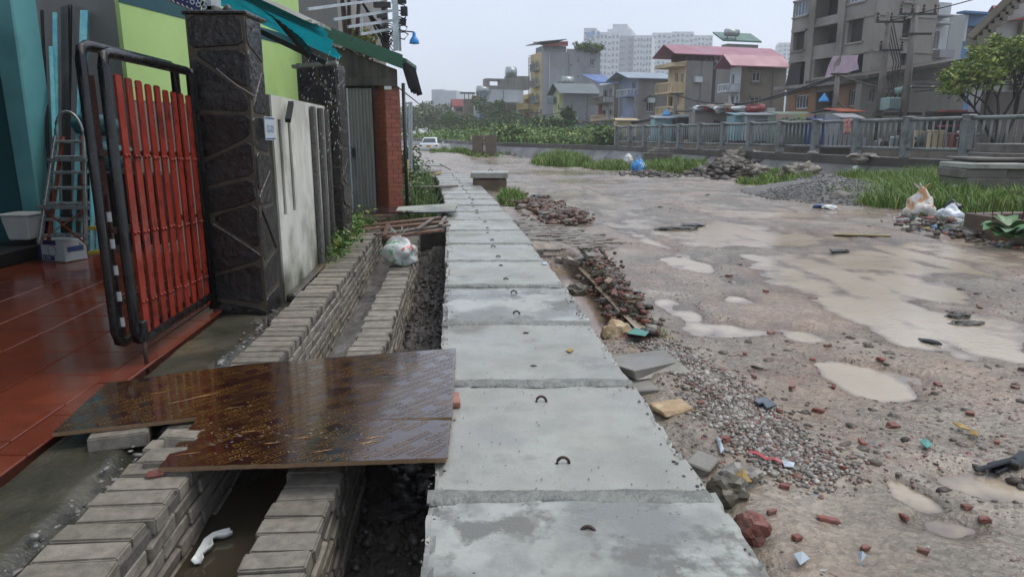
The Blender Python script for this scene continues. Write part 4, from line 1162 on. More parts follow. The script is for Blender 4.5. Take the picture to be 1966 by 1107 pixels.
me.materials.append(M_ply); me.materials.append(M_plyedge)
for p in me.polygons: p.material_index = 0 if p.normal.z > .7 else 1
bo = link('board', me, ply); bo.location = -wloc(ply)
def inside(p, poly):
    r_ = False; n = len(poly)
    for i in range(n):
        a, c = poly[i], poly[(i + 1) % n]
        if (a.y > p.y) != (c.y > p.y) and p.x < (c.x - a.x) * (p.y - a.y) / (c.y - a.y) + a.x: r_ = not r_
    return r_
wdir = (at(480, 779.5, PZ) - at(401, 804, PZ)); wdir.z = 0; wdir.normalize(); wup = Vector((-wdir.y, wdir.x, 0))
tv, tf = text_geo('PHATLOCPLYWOOD', .034)
# letters are islands: gather faces by connected letters through x gaps
tw = max(v.x for v in tv)
org = at(305, 897, PZ)
mb = MB(); row = 0
for r_ in range(-26, 44):
    dy_ = r_ * .047
    for cidx in range(-6, 8):
        dxx = cidx * (tw + .07) + (r_ % 3) * .13
        if (cidx * 7 + r_ * 3) % 23 == 0: continue
        oo = org + wdir * dxx + wup * dy_
        # keep each face whose centre lies on the board
        vs = [oo + wdir * v.x + wup * v.y for v in tv]
        if not any(inside(p, pts) for p in (vs[0], vs[len(vs) // 2], vs[-1])): continue
        ok = [inside(p, pts) for p in vs]
        worn = fbm(np.array([p.x * 4 for p in vs]), np.array([p.y * 4 for p in vs]), 3)
        fs = [f_ for f_ in tf if all(ok[i] for i in f_) and worn[f_[0]] < .7 and random.random() < .96]
        for p in vs: p.z = PZ + pz(p) + .0008
        mb.add(vs, fs)
        a = oo + wup * -.009; 
        for s0 in np.arange(0, tw, .04):
            q0, q1 = a + wdir * s0, a + wdir * min(tw, s0 + .041)
            if inside(q0, pts) and inside(q1, pts) and fbm(np.array([q0.x * 4]), np.array([q0.y * 4]), 3)[0] < .65:
                pp = [q0, q1, q1 + wup * .0035, q0 + wup * .0035]
                for p in pp: p.z = PZ + pz(p) + .0008
                mb.add(pp, [(0, 1, 2, 3)])
lt_ = mb.build('printed_lettering', M_print, ply, kind='stuff')
# splintered streaks where the film has torn off
mb = MB()
for (u0, v0, u1, v1, w) in [(320, 776, 425, 752, .012), (285, 757, 320, 752, .006), (430, 785, 470, 779, .006), (745, 806, 865, 803, .005), (700, 842, 735, 838, .012), (690, 852, 728, 846, .01), (560, 842, 600, 838, .006), (680, 741, 740, 740, .004), (335, 874, 385, 868, .006), (600, 868, 640, 862, .006), (505, 852, 540, 848, .006), (460, 830, 500, 826, .005)]:
    a, c = at(u0, v0, PZ), at(u1, v1, PZ); d = (c - a).normalized(); s_ = Vector((-d.y, d.x, 0)); n = 7
    up_, lo_ = [], []
    for k in range(n + 1):
        p = a.lerp(c, k / n); ww_ = w * (math.sin(math.pi * k / n) + .1) * random.uniform(.5, 1.2)
        off_ = s_ * random.uniform(-.3, .3) * w
        for l_, sg in ((up_, 1), (lo_, -1)):
            p2 = p + off_ + s_ * ww_ * .5 * sg; p2.z = PZ + pz(p2) + .0016; l_.append(p2)
    vs = lo_ + up_
    mb.add(vs, [(k, k + 1, n + 2 + k, n + 1 + k) for k in range(n)])
mb.build('splinters', M_splinter, ply, kind='stuff')
# bits and flakes lying on the board
n = 150
P = []
while len(P) < n:
    u, v = random.uniform(330, 760), random.gauss(835, 22)
    p = at(u, v, PZ)
    if inside(p, pts): P.append((p.x, p.y, PZ + pz(p) + .001))
P = np.array(P)
g = rng.uniform(.08, .34, n)[:, None] * np.array([[1, .86, .7]])
stones('wood_flakes', P, rng.uniform(.002, .007, n), g, M_stone, aspect=(1.6, .6, .15), kind='stuff')

# --- loose bricks round the board
def loose_brick(u, v, z, rz, label, m=M_brickg, dims=(.215, .1, .06), tilt=(0, 0), group=None, name='brick', cat='brick'):
    c = at(u, v, z + dims[2] / 2)
    b = MB(); b.obox((0, 0, 0), dims); b.v = [p + Vector((random.uniform(-.004, .004), random.uniform(-.004, .004), random.uniform(-.003, .003))) for p in b.v]
    me, _ = b.mesh(name, m, bevel=.006, bseg=2, center=Vector((0, 0, 0)))
    return tag(link(name, me, None, c, (tilt[0], tilt[1], rz)), label, cat, group)
loose_brick(232, 838, -.055, .32, 'grey cement brick propping up the left end of the plywood', dims=(.22, .11, .065))
loose_brick(322, 884, -.03, .2, 'broken grey brick half under the plywood notch, lower one', dims=(.14, .1, .06), tilt=(.1, .05))
loose_brick(352, 846, -.02, .1, 'broken grey brick half under the plywood notch, upper one', dims=(.12, .1, .06), tilt=(-.1, .1))
loose_brick(298, 908, .0, .5, 'small red brick chip on the trench wall by the plywood corner', M_redbrick, (.06, .04, .014))
c = at(874, 770, .015)
b = MB(); b.prism([c + Vector(p) for p in ((-.03, -.045, -.012), (.028, -.045, -.012), (.008, .085, -.012), (-.02, .085, -.012))], (0, 0, .025))
tag(b.build('tile_shard', mat('pale_red_tile', '#a0705c', '#8d5f4d', scale=20, rough=(.4, .6)), bevel=.003), 'wedge of pale red tile at the right edge of the plywood', 'tile')
# white curved plastic scrap lying in the drain water
b = MB(); n = 22; cpt = [(445, 1025), (430, 1030), (412, 1033), (400, 1042), (398, 1055), (390, 1062), (382, 1072), (380, 1082)]
cp3 = [at(u, v, -.262) for u, v in cpt]
V = []
for i, p in enumerate(cp3):
    d = (cp3[min(i + 1, 7)] - cp3[max(0, i - 1)]).normalized(); s_ = Vector((-d.y, d.x, 0))
    wv = .018 + .006 * math.sin(i * 1.9)
    V += [p - s_ * wv + Vector((0, 0, .02)), p - s_ * wv * .5, p + s_ * wv * .5, p + s_ * wv + Vector((0, 0, .024))]
b.add(V, [(i * 4 + k, i * 4 + k + 1, i * 4 + k + 5, i * 4 + k + 4) for i in range(7) for k in range(3)])
o = b.build('plastic_scrap', mat('bright_plastic', '#d8dbd9', rough=(.25, .25)), smooth=True); sm = o.modifiers.new('s', 'SOLIDIFY'); sm.thickness = .004
tag(o, 'curved strip of white plastic lying in the drain water', 'plastic scrap')

# --- plastic bag on the inner wall
def colbag(name, c, rad, label, cols, seed, cat='plastic bag', tie=True):
    th = thing(name, label, cat, tuple(c - Vector((0, 0, rad[2]))))
    bm = bmesh.new(); bmesh.ops.create_icosphere(bm, subdivisions=4, radius=1)
    off = Vector((seed * 3.7, seed * 1.3, seed))
    for v in bm.verts:
        n_ = v.co.copy()
        k = 1 + .34 * mnoise.noise(n_ * 1.5 + off) - .22 * abs(mnoise.noise(n_ * 3.2 + off)) - .10 * abs(mnoise.noise(n_ * 8 + off))
        p = Vector((n_.x * rad[0], n_.y * rad[1], n_.z * rad[2])) * k
        if p.z < -rad[2] * .75: p.z = -rad[2] * .75 + (p.z + rad[2] * .75) * .15
        if n_.z > .55: q_ = (n_.z - .55) / .45; p.x *= 1 - .45 * q_; p.y *= 1 - .45 * q_; p.z += rad[2] * .12 * q_
        v.co = p
    me = bpy.data.meshes.new('bag'); bm.to_mesh(me); bm.free(); me.shade_smooth()
    m = bpy.data.materials.new(name); m.use_nodes = True; N = m.node_tree.nodes; L = m.node_tree.links
    tc = N.new('ShaderNodeTexCoord'); vo = N.new('ShaderNodeTexNoise'); vo.inputs['Scale'].default_value = 3.2 / max(rad) * .4; vo.inputs['Detail'].default_value = 2
    L.new(tc.outputs['Object'], vo.inputs['Vector'])
    rp = N.new('ShaderNodeValToRGB'); rp.color_ramp.interpolation = 'CONSTANT'; el = rp.color_ramp.elements
    for i, (p_, c_) in enumerate(cols):
        e_ = el[i] if i < 2 else el.new(p_)
        e_.position = p_; e_.color = lin(c_)
    L.new(vo.outputs[0], rp.inputs[0]); bs = N['Principled BSDF']; L.new(rp.outputs[0], bs.inputs['Base Color']); bs.inputs['Roughness'].default_value = .22
    me.materials.append(m)
    o = link('bag', me, th, c)
    if tie:
        b = MB(); tp = c + Vector((0, 0, rad[2] * 1.05)); random.seed(seed)
        for k in range(5):
            a = k * 1.3; d = Vector((math.cos(a), math.sin(a), .9))
            b.add([tp + Vector((0, 0, -.01)), tp + d * rad[0] * .35 + Vector((0, .02, 0)), tp + d * rad[0] * .55, tp + d * rad[0] * .3 + Vector((.02, -.01, .01))], [(0, 1, 2), (0, 2, 3)])
        kb = b.build('knot', m, th); kb.modifiers.new('s', 'SOLIDIFY').thickness = .002
    return th
bc = at(766, 495, -.02)
colbag('plastic_bag', Vector((bc.x, bc.y, .03)), (.2, .16, .16), 'white printed plastic bag of rubbish on the inner trench wall', [(0, '#5f8a66'), (.34, '#6f9a74'), (.40, '#b9bdb9'), (.56, '#c3c6c2'), (.62, '#b0625c'), (.66, '#b8bcb8'), (.72, '#7fa3b4')], 3)

# --- planks, sheets and boards across the trench beyond the bag
M_plank = mat('old_plank', '#6b4431', '#8d5e42', '#5a4436', scale=6, rough=(.3, .6), bump=.3, bscale=40, stretch=(1, 6, 6), rnd=.25)
M_plankg = mat('grey_plank', '#5d5148', '#776a5e', scale=6, rough=(.35, .6), bump=.3, bscale=40, stretch=(1, 6, 6), rnd=.2)
def plank(a, c, w, h, m, label, name='plank', cat='plank', group=None):
    b = MB(); b.beam(a, c, w, h); o = b.build(name, m, bevel=.003)
    return tag(o, label, cat, group)
plank(at(690, 434, .03), at(845, 418, .06), .09, .03, M_plank, 'reddish plank across the trench, uppermost of the plank heap', group='planks across the trench')
plank(at(692, 441, .03), at(858, 425, .06), .11, .025, M_plank, 'broad orange brown plank in the middle of the plank heap', group='planks across the trench')
plank(at(720, 450, .03), at(862, 432, .05), .08, .03, M_plankg, 'grey brown plank lying in front of the plank heap', group='planks across the trench')
plank(at(735, 456, .02), at(850, 441, .04), .07, .03, M_plank, 'lowest plank of the heap, nearest the plastic bag', group='planks across the trench')
plank(at(800, 440, .1), at(830, 420, .1), .05, .02, M_plankg, 'short grey board lying crosswise on the plank heap', group='planks across the trench')
plank(at(845, 432, .08), at(855, 416, .08), .05, .02, M_plankg, 'stubby board end on top of the plank heap by the slabs', group='planks across the trench')
plank(at(738, 452, .09), at(745, 430, .09), .05, .02, M_plank, 'short crosswise board at the left of the plank heap', group='planks across the trench')
M_sheet = mat('wet_black_sheet', '#2a2524', '#38302d', scale=3, rough=(.06, .2), bump=.15, bscale=10)
b = MB(); b.prism([at(665, 412, .1), at(872, 408, .07), at(880, 396, .07), at(690, 400, .1)], (0, 0, .018)); tag(b.build('board', M_sheet), 'wet dark board laid across the trench before the metal door', 'board')
V, Fq = corr(at(760, 405, .10), at(765, 398, .12), at(878, 391, .11), at(874, 403, .09), 14, .008, (0, 0, 1), 4)
b = MB(); b.add(V, Fq); o = b.build('metal_sheet', M_palesheet); o.modifiers.new('s', 'SOLIDIFY').thickness = .003; tag(o, 'pale corrugated metal sheet across the trench by the door', 'metal sheet')
for k, (u0, v0, u1, v1) in enumerate(((776, 362, 872, 356), (800, 359, 868, 357))):
    plank(at(u0, v0, .06 + k * .03), at(u1, v1, .03 + k * .03), .26 - k * .1, .03, M_plankg, ('wide weathered board over the trench beside the yellow post', 'narrow weathered board lying on the wide one')[k])
b = MB(); b.prism([at(792, 334, .05), at(845, 331, .05), at(848, 327, .05), at(800, 328, .05)], (0, 0, .03)); tag(b.build('board', M_plankg), 'far weathered board across the trench end', 'board')
b = MB(); b.prism([at(795, 318, .12), at(855, 320, .12), at(858, 316, .12), at(800, 313, .12)], (0, 0, .025)); tag(b.build('metal_sheet', M_palesheet), 'pale metal sheet over the far end of the trench', 'metal sheet')
for a, c, lb in (((793, 312), (818, 326), 'thin pale lath leaning on the far metal sheet, left one'), ((845, 315), (865, 326), 'thin pale lath leaning on the far metal sheet, right one'), ((815, 314), (826, 322), 'thin pale lath leaning on the far metal sheet, middle one')):
    plank(at(a[0], a[1], .25), at(c[0], c[1], .0), .05, .02, M_palesheet, lb, 'lath', 'lath')
plank(at(835, 334, .05), at(846, 331, .05), .08, .03, M_yel, 'yellow board end beside the last slabs')
# yellow and rust post
po = thing('marker_post', 'short yellow post with rusty lower half in weeds', 'post', tuple(at(783, 388, -.1)))
p = at(783, 388, -.1)
b = MB(); b.tube([p, p + Vector((0, 0, .42))], .035, 10); b.build('lower_shaft', mat('rust_red', '#5a2f22', '#6b3a29', scale=15, rough=(.5, .7)), po, smooth=True)
b = MB(); b.tube([p + Vector((0, 0, .42)), p + Vector((0, 0, .82))], .036, 10); b.build('upper_shaft', M_yel, po, smooth=True)

# --- concrete inlet box at the path's far right
ib = thing('inlet_box', 'brown concrete inlet box with a raised grey lid beside the walkway', 'inlet box', tuple(at(945, 370, -.2)))
def fbox(u0, u1, vt, vb, zb, zt, dep):
    a, c = at(u0, vb, zb), at(u1, vb, zb); c = Vector((c.x, a.y, zb)); d = Vector((-.04, 1, 0)).normalized() * dep
    return [a, c, c + d, a + d, Vector((a.x, a.y, zt)), Vector((c.x, c.y, zt)), Vector((c.x, c.y, zt)) + d, Vector((a.x, a.y, zt)) + d]
b = MB(); b.hexa(fbox(908, 973, 345, 373, -.22, .13, 1.0)); b.build('base', mat('brown_concrete', '#6a5848', '#55473b', scale=2, rough=(.35, .6), bump=.3, bscale=25), ib, bevel=.01)
pb_ = fbox(908, 973, 345, 373, -.22, .13, 1.0); a = pb_[4]; c = pb_[5]
b = MB(); b.box((a.x - .05, a.y - .04, .165), (c.x + .03, a.y + 1.0, .30)); b.build('lid', M_conc, ib, bevel=.012)
b = MB()
for q_ in (.12, .85): b.box((a.x + (c.x - a.x) * q_ - .04, a.y + .02, .131), (a.x + (c.x - a.x) * q_ + .04, a.y + .1, .164))
tag(b.build('spacer', M_concd, ib))
b = MB(); cc_ = Vector(((a.x + c.x) / 2, a.y + .6, .30)); b.tube([cc_ + Vector((.05 * math.cos(t_), 0, .05 * math.sin(t_))) for t_ in np.linspace(0, math.pi, 8)], .009, 6); b.build('lifting_loop', M_rust, ib)
# ================================================================ canal side: revetment, railing, heaps, weeds
M_rail = mat('grey_rail_paint', '#686e6d', '#7b817f', scale=6, rough=(.3, .5), bump=.15, bscale=30, dirt='#42474a', dirt_scale=2, dirt_lo=.52)
M_revet = mat('revetment_concrete', '#5e5c5a', '#73716e', scale=1.3, detail=8, rough=(.3, .55), bump=.3, bscale=20, dirt='#47464a', dirt_scale=.8, dirt_lo=.5, dirt_hi=.7)
M_beam = mat('parapet_concrete', '#3a3733', '#4f4b46', scale=1.6, detail=8, rough=(.35, .6), bump=.4, bscale=18, stretch=(1, 1, .4))
def ztop(Y): return .5 + .25 * float(sstep(44, 95, Y))
rev = thing('revetment', 'sloping grey concrete bank wall with a dark parapet beam along the canal', 'bank wall', (canal(30), 30, 0))
ys = np.concatenate([np.linspace(-12, 44, 60), np.linspace(46, 130, 40)])
nt_ = 10
V = []; 
for y in ys:
    c = float(canal(y)); zt_ = ztop(y) - .27; zb = base_z(y) - .25
    for k in range(nt_):
        q_ = k / (nt_ - 1); V.append((c - .14 - 1.15 * q_, y, zt_ + (zb - zt_) * q_ + .02 * float(fbm(np.array([y * .7]), np.array([q_ * 3.]), 3)[0])))
i = np.arange(len(ys) * nt_).reshape(len(ys), nt_)
np_mesh('slope', V, np.stack([i[:-1, :-1], i[1:, :-1], i[1:, 1:], i[:-1, 1:]], -1).reshape(-1, 4), M_revet, rev)
mb = MB()
for a, c in zip(ys[:-1], ys[1:]):
    xa, xb = float(canal(a)), float(canal(c)); za, zb = ztop(a), ztop(c)
    mb.hexa([(xa - .16, a, za - .32), (xa + .42, a, za - .9), (xb + .42, c, zb - .9), (xb - .16, c, zb - .32), (xa - .16, a, za), (xa + .42, a, za), (xb + .42, c, zb), (xb - .16, c, zb)])
n_ = len(ys) - 1
mb.f = [f for k, f in enumerate(mb.f) if not ((k % 6 == 2 and k // 6 > 0) or (k % 6 == 4 and k // 6 < n_ - 1))]
mb.build('parapet', M_beam, rev)
# raised pilaster where the slope changes
p = at(1302, 292, .4); c_ = Vector((float(canal(32.5)), 32.5, 0))
mb = MB(); mb.hexa([(c_.x - 1.3, 32.3, -.6), (c_.x - .1, 32.3, -.6), (c_.x - .1, 32.6, -.6), (c_.x - 1.3, 32.6, -.6), (c_.x - 1.25, 32.3, -.5), (c_.x - .1, 32.3, .28), (c_.x - .1, 32.6, .28), (c_.x - 1.25, 32.6, -.5)]); mb.build('rib', M_beam, rev)

fence = thing('railing', 'grey metal railing with stout posts along the canal parapet', 'railing', (12, 20, .5))
fd = Vector((-.239, 1, 0)).normalized(); fp0 = Vector((16.97 - .239 * 43.9, 43.9, .5))
nrm_f = Vector((fd.y, -fd.x, 0))
rz = math.atan2(fd.y, fd.x)
b = MB(); b.obox((0, 0, .59), (.22, .26, 1.18), None); b.obox((0, 0, 1.2), (.25, .30, .06), None)
post_me, _ = b.mesh('post', M_rail, bevel=.02, center=Vector((0, 0, 0)))
b = MB(); b.tube([(0, 0, .28), (0, 0, 1.12)], .026, 6); bal_me, _ = b.mesh('baluster', M_rail, smooth=True, center=Vector((0, 0, 0)))
SP = 2.11
for k in range(17):
    p = fp0 - fd * (SP * k)
    link('post', post_me, fence, p, (0, 0, rz))
    if k == 16: break
    p2 = p - fd * SP
    b = MB(); b.tube([p + Vector((0, 0, 1.13)) - fd * .1, p2 + Vector((0, 0, 1.13)) + fd * .1], .055, 8); b.build('top_rail', M_rail, fence, smooth=True)
    b = MB(); b.tube([p + Vector((0, 0, .28)) - fd * .1, p2 + Vector((0, 0, .28)) + fd * .1], .05, 8); b.build('bottom_rail', M_rail, fence, smooth=True)
    for j in range(8):
        link('baluster', bal_me, fence, p - fd * (SP * (j + 1) / 9))

# steps of stacked blocks at the right edge
M_block = mat('grey_block', '#54504a', '#6c675f', scale=3, detail=8, rough=(.35, .6), bump=.4, bscale=25, rnd=.1, dirt='#403c37', dirt_lo=.52)
stp = thing('block_steps', 'stepped grey masonry blocks at the right end of the railing', 'steps', tuple(at(1920, 360, -.1)))
SY = 14.2
def blk(u0, v0, v1, dy, ln_, name='block', m=M_block):
    a = atY(u0, v1, SY + dy); t_ = atY(u0, v0, SY + dy)
    bb = MB(); n = max(1, int(ln_ / .75)); 
    for k in range(n):
        w_ = ln_ / n
        b = MB(); b.obox((a.x + w_ * (k + .5), SY + dy + .6, (a.z + t_.z) / 2), (w_ - .008, 1.2, t_.z - a.z - .006), rotm(-.12)); b.build(name, m, stp, bevel=.012)
blk(1863, 343, 378, -.1, 2.4); blk(1861, 325, 343, -.05, 2.4); blk(1868, 314, 325, -.12, 1.2, 'slab', M_conc)
blk(1884, 309, 325, .5, 2.2); blk(1881, 303, 309, .4, 2.2, 'slab', M_block)
blk(1922, 294, 303, .9, 1.6); blk(1935, 276, 294, 1.1, 1.6)

# concrete chamber with rebar at the right edge
ch = thing('concrete_chamber', 'brown open concrete chamber with rebar stubs near the rubbish bags', 'concrete chamber', tuple(at(1850, 446, -.15)))
M_brc = MATS['brown_concrete']
ca_, cb_ = at(1846, 447, -.17), at(2010, 476, -.17); cd = (cb_ - ca_); cd.z = 0; cl_ = cd.length; cd.normalize(); cn_ = Vector((-cd.y, cd.x, 0))
def cside(s0, s1, n0, n1):
    q_ = lambda s_, n_, z: Vector((ca_.x, ca_.y, 0)) + cd * s_ + cn_ * n_ + Vector((0, 0, z))
    b = MB(); b.hexa([q_(s0, n0, -.4), q_(s1, n0, -.4), q_(s1, n1, -.4), q_(s0, n1, -.4), q_(s0, n0, .12), q_(s1, n0, .12), q_(s1, n1, .12), q_(s0, n1, .12)]); b.build('side', M_brc, ch, bevel=.012)
cside(0, cl_, 0, .12); cside(0, .12, .123, 1.2); cside(.123, cl_, 1.08, 1.2)
for k in range(18):
    p = Vector((ca_.x, ca_.y, .08)) + cd * (.05 + k * cl_ / 18) + cn_ * (.06 if k % 2 else 1.14)
    b = MB(); b.tube([p, p + Vector((random.uniform(-.02, .02), 0, .12)), p + Vector((random.uniform(-.08, .08), .02, .2 + random.uniform(0, .1)))], .007, 5); b.build('rebar', M_rust, ch)

# block stack, portal frame
bs_ = thing('block_stack', 'stack of grey concrete blocks against the canal slope', 'blocks', tuple(at(1265, 322, -.45)))
for (u0, u1, vt, vb, Y) in ((1236, 1293, 306, 324, 34.5), (1237, 1292, 294, 306, 34.55), (1248, 1288, 288.5, 294, 34.9), (1257, 1284, 285, 288.5, 35.2)):
    a = atY(u0, vb, Y); c = atY(u1, vt, Y); n = 4
    for k in range(n):
        w_ = (c.x - a.x) / n
        b = MB(); b.box((a.x + w_ * k + .004, Y, a.z + .004), (a.x + w_ * (k + 1) - .004, Y + .8, c.z)); b.build('block', M_block, bs_, bevel=.012)
pf_ = thing('box_culvert', 'upright concrete box culvert section standing in weeds by the road', 'culvert', tuple(atY(930, 292, 56)))
def q64(u, v, Y=56): return atY(u, v, Y)
a = q64(907, 293); t_ = q64(907, 259.5); w1 = q64(926.5, 293).x; w2 = q64(932.5, 293).x; w3 = q64(953, 293).x
for nm_, xa, xb, za, zb in (('side', a.x, w1, a.z, t_.z), ('side', w2, w3, a.z, t_.z), ('top', w1 + .003, w2 - .003, t_.z - .18, t_.z)):
    b = MB(); b.box((xa, 56, za - (.35 if nm_ == 'side' else 0)), (xb, 57.2, zb)); b.build(nm_, M_brc if nm_ == 'side' else M_reinf, pf_, bevel=.02)

# white saloon car
M_carp = mat('white_car_paint', '#c6cacb', rough=(.18, .18), coat=.6)
M_glass = mat('car_glass', '#2b3338', rough=(.05, .05), spec=.8)
M_tyre = mat('tyre', '#151515', rough=(.7, .8))
M_tail = mat('tail_light', '#5a1417', rough=(.15, .15))
M_plt = mat('yellow_plate', '#b8912c', rough=(.4, .4))
CYY = 60.5
cc = atY(823, 297.5, CYY); zc = cc.z
car = thing('white_car', 'white saloon car seen from behind with its right door open', 'car', (cc.x, CYY + 2.1, zc), None)
def cxs(secs, name, m, bevel=0):
    b = MB(); n = len(secs[0][1]); 
    for y, ring_ in secs:
        for x, z in ring_: b.v.append(Vector((cc.x + x, CYY + y, zc + z)))
    for i in range(len(secs) - 1):
        for k in range(n):
            a = i * n + k; c = i * n + (k + 1) % n; b.f.append((a, c, c + n, a + n))
    b.f.append(tuple(range(n))[::-1]); b.f.append(tuple((len(secs) - 1) * n + k for k in range(n)))
    return b
def bring(w, z0, z1, sh):
    return [(-w + .1, z0), (w - .1, z0), (w, z0 + .12), (w + .02, (z0 + z1) / 2), (w - sh * .3, z1 - .05), (w - sh, z1), (-w + sh, z1), (-w + sh * .3, z1 - .05), (-w - .02, (z0 + z1) / 2), (-w, z0 + .12)]
b = cxs([(0, bring(.74, .32, .86, .12)), (.1, bring(.81, .24, .96, .12)), (.6, bring(.85, .2, 1.0, .1)), (1.6, bring(.86, .18, .96, .1)), (3.0, bring(.86, .18, .94, .1)), (4.0, bring(.82, .2, .86, .12)), (4.3, bring(.72, .3, .68, .14))], 'body', M_carp)
b.build('body', M_carp, car, smooth=True)
def cab(w0, w1, z0, z1): return [(-w0, z0), (w0, z0), (w1, z1 - .06), (w1 - .08, z1), (-w1 + .08, z1), (-w1, z1 - .06)]
cxs([(.55, cab(.72, .70, .95, 1.02)), (1.15, cab(.76, .58, .94, 1.44)), (1.8, cab(.77, .60, .94, 1.48)), (2.4, cab(.77, .58, .94, 1.44)), (3.2, cab(.72, .66, .9, .98))], 'cabin', M_carp).build('cabin', M_carp, car, smooth=True)
b = MB(); b.hexa([(cc.x - .60, CYY + .55, zc + 1.03), (cc.x + .60, CYY + .55, zc + 1.03), (cc.x + .60, CYY + .60, zc + 1.03), (cc.x - .60, CYY + .60, zc + 1.03), (cc.x - .47, CYY + 1.03, zc + 1.38), (cc.x + .47, CYY + 1.03, zc + 1.38), (cc.x + .47, CYY + 1.10, zc + 1.38), (cc.x - .47, CYY + 1.10, zc + 1.38)]); b.build('rear_window', M_glass, car)
for s_ in (-1, 1):
    b = MB(); b.hexa([(cc.x + s_ * .765, CYY + 1.0, zc + 1.0), (cc.x + s_ * .765, CYY + 2.9, zc + 1.0), (cc.x + s_ * .72, CYY + 2.9, zc + 1.0), (cc.x + s_ * .72, CYY + 1.0, zc + 1.0), (cc.x + s_ * .645, CYY + 1.25, zc + 1.36), (cc.x + s_ * .645, CYY + 2.4, zc + 1.36), (cc.x + s_ * .58, CYY + 2.4, zc + 1.36), (cc.x + s_ * .58, CYY + 1.25, zc + 1.36)]); b.build('side_window', M_glass, car)
    b = MB(); b.obox((cc.x + s_ * .66, CYY + .06, zc + .78), (.24, .12, .17)); b.build('tail_light', M_tail, car, bevel=.03)
    b = MB(); b.obox((cc.x + s_ * .98, CYY + 2.75, zc + 1.0), (.2, .1, .13)); b.build('mirror', M_carp, car, bevel=.03)
    for y in (.75, 3.45):
        b = MB(); b.lathe((cc.x + s_ * .72, CYY + y, zc + .3), [(.19, -.1), (.3, -.1), (.31, 0), (.3, .1), (.19, .1)], 18, rotm(0, 0, math.pi / 2)); wh = b.build('wheel', M_tyre, car, smooth=False)
        b = MB(); b.lathe((cc.x + s_ * .72, CYY + y, zc + .3), [(.05, -.085), (.188, -.09), (.188, .09), (.05, .085)], 14, rotm(0, 0, math.pi / 2)); b.build('rim', M_alu, wh)
b = MB(); b.obox((cc.x, CYY - .012, zc + .74), (.36, .02, .18)); b.build('number_plate', M_plt, car)
b = MB(); b.obox((cc.x, CYY + .02, zc + .40), (1.3, .06, .035)); b.build('bumper_line', M_tyre, car)
b = MB(); b.obox((cc.x, CYY + .12, zc + .27), (1.1, .1, .08)); b.build('underside', M_tyre, car)
b = MB(); b.obox((cc.x + 1.22, CYY + 2.5, zc + .62), (.78, .07, .5), rotm(.25)); b.build('open_door', M_carp, car, bevel=.03)

# ---------------- weeds and grass
def gcols(n, a=(.06, .125, .02), c=(.18, .30, .05), p=1.0):
    q_ = rng.random(n)[:, None] ** p
    return np.array(a) * (1 - q_) + np.array(c) * q_ + (rng.random((n, 1)) < .13) * np.array([[.14, .07, .02]])
def patch(name, u, v, ru, rv, n, h, w, zf=None, lean=.5, dens=None, **kw):
    """tufted grass in an ellipse measured round a photo point"""
    c = atG(u, v); d = (c - ORI).length; rx = ru * d / F
    y0 = atG(u, v + rv).y; y1 = atG(u, v - rv).y; cyy = (y0 + y1) / 2; ry = max(.3, (y1 - y0) / 2)
    nt = max(6, n // 22)
    a = rng.random(nt) * 6.283; r_ = np.sqrt(rng.random(nt)); tx = c.x + rx * r_ * np.cos(a); ty = cyy + ry * r_ * np.sin(a)
    th_ = (.35 + 1.0 * rng.random(nt)) * (1.15 - .45 * r_)
    k = rng.integers(0, nt, n); sp = .12 * h + .03
    x = tx[k] + rng.normal(size=n) * sp; y = ty[k] + rng.normal(size=n) * sp
    z = ground(x, y) - .01
    hh = h * th_[k] * (.6 + .5 * rng.random(n))
    return blades(name, np.stack([x, y, z], 1), hh, hh * lean * (.2 + rng.random(n)), w * (.7 + .6 * rng.random(n)), gcols(n), M_grass, kind='stuff', **kw)
patch('grass', 1790, 385, 165, 36, 26000, .46, .013, lean=.8)
patch('grass', 1900, 372, 90, 26, 9000, .5, .012, lean=.8)
patch('grass', 1072, 312, 50, 9, 5200, .8, .035, lean=.6)
patch('grass', 1180, 321, 60, 7, 3500, .42, .03, lean=.7)
patch('grass', 1258, 328, 30, 7, 2400, .55, .025, lean=.7)
patch('grass', 1328, 322, 34, 6, 2400, .5, .025, lean=.7)
patch('grass', 1475, 352, 60, 7, 2800, .28, .016, lean=.7)
patch('grass', 1525, 346, 30, 8, 1800, .45, .014, lean=.7)
patch('grass', 985, 388, 26, 12, 2600, .26, .012, lean=.7)
patch('grass', 1640, 345, 18, 4, 500, .4, .014, lean=.6)
patch('grass', 965, 297, 60, 4, 3600, .4, .05, lean=.6)
patch('grass', 890, 293, 40, 4, 2000, .45, .05, lean=.6)
patch('grass', 1245, 640, 14, 8, 160, .09, .006, lean=.8)
patch('grass', 845, 292, 10, 3, 500, .5, .03, lean=.6)
def leafclump(name, pts_, n, spread, size, a, c, **kw):
    P_ = []
    for p, s_ in pts_:
        q_ = rng.normal(size=(int(n * s_), 3)) * np.array(spread) * s_
        P_.append(np.array(p)[None] + q_)
    P_ = np.concatenate(P_); 
    return leaves(name, P_, size * (.6 + .8 * rng.random(len(P_))), gcols(len(P_), a, c), M_leaf, **kw)
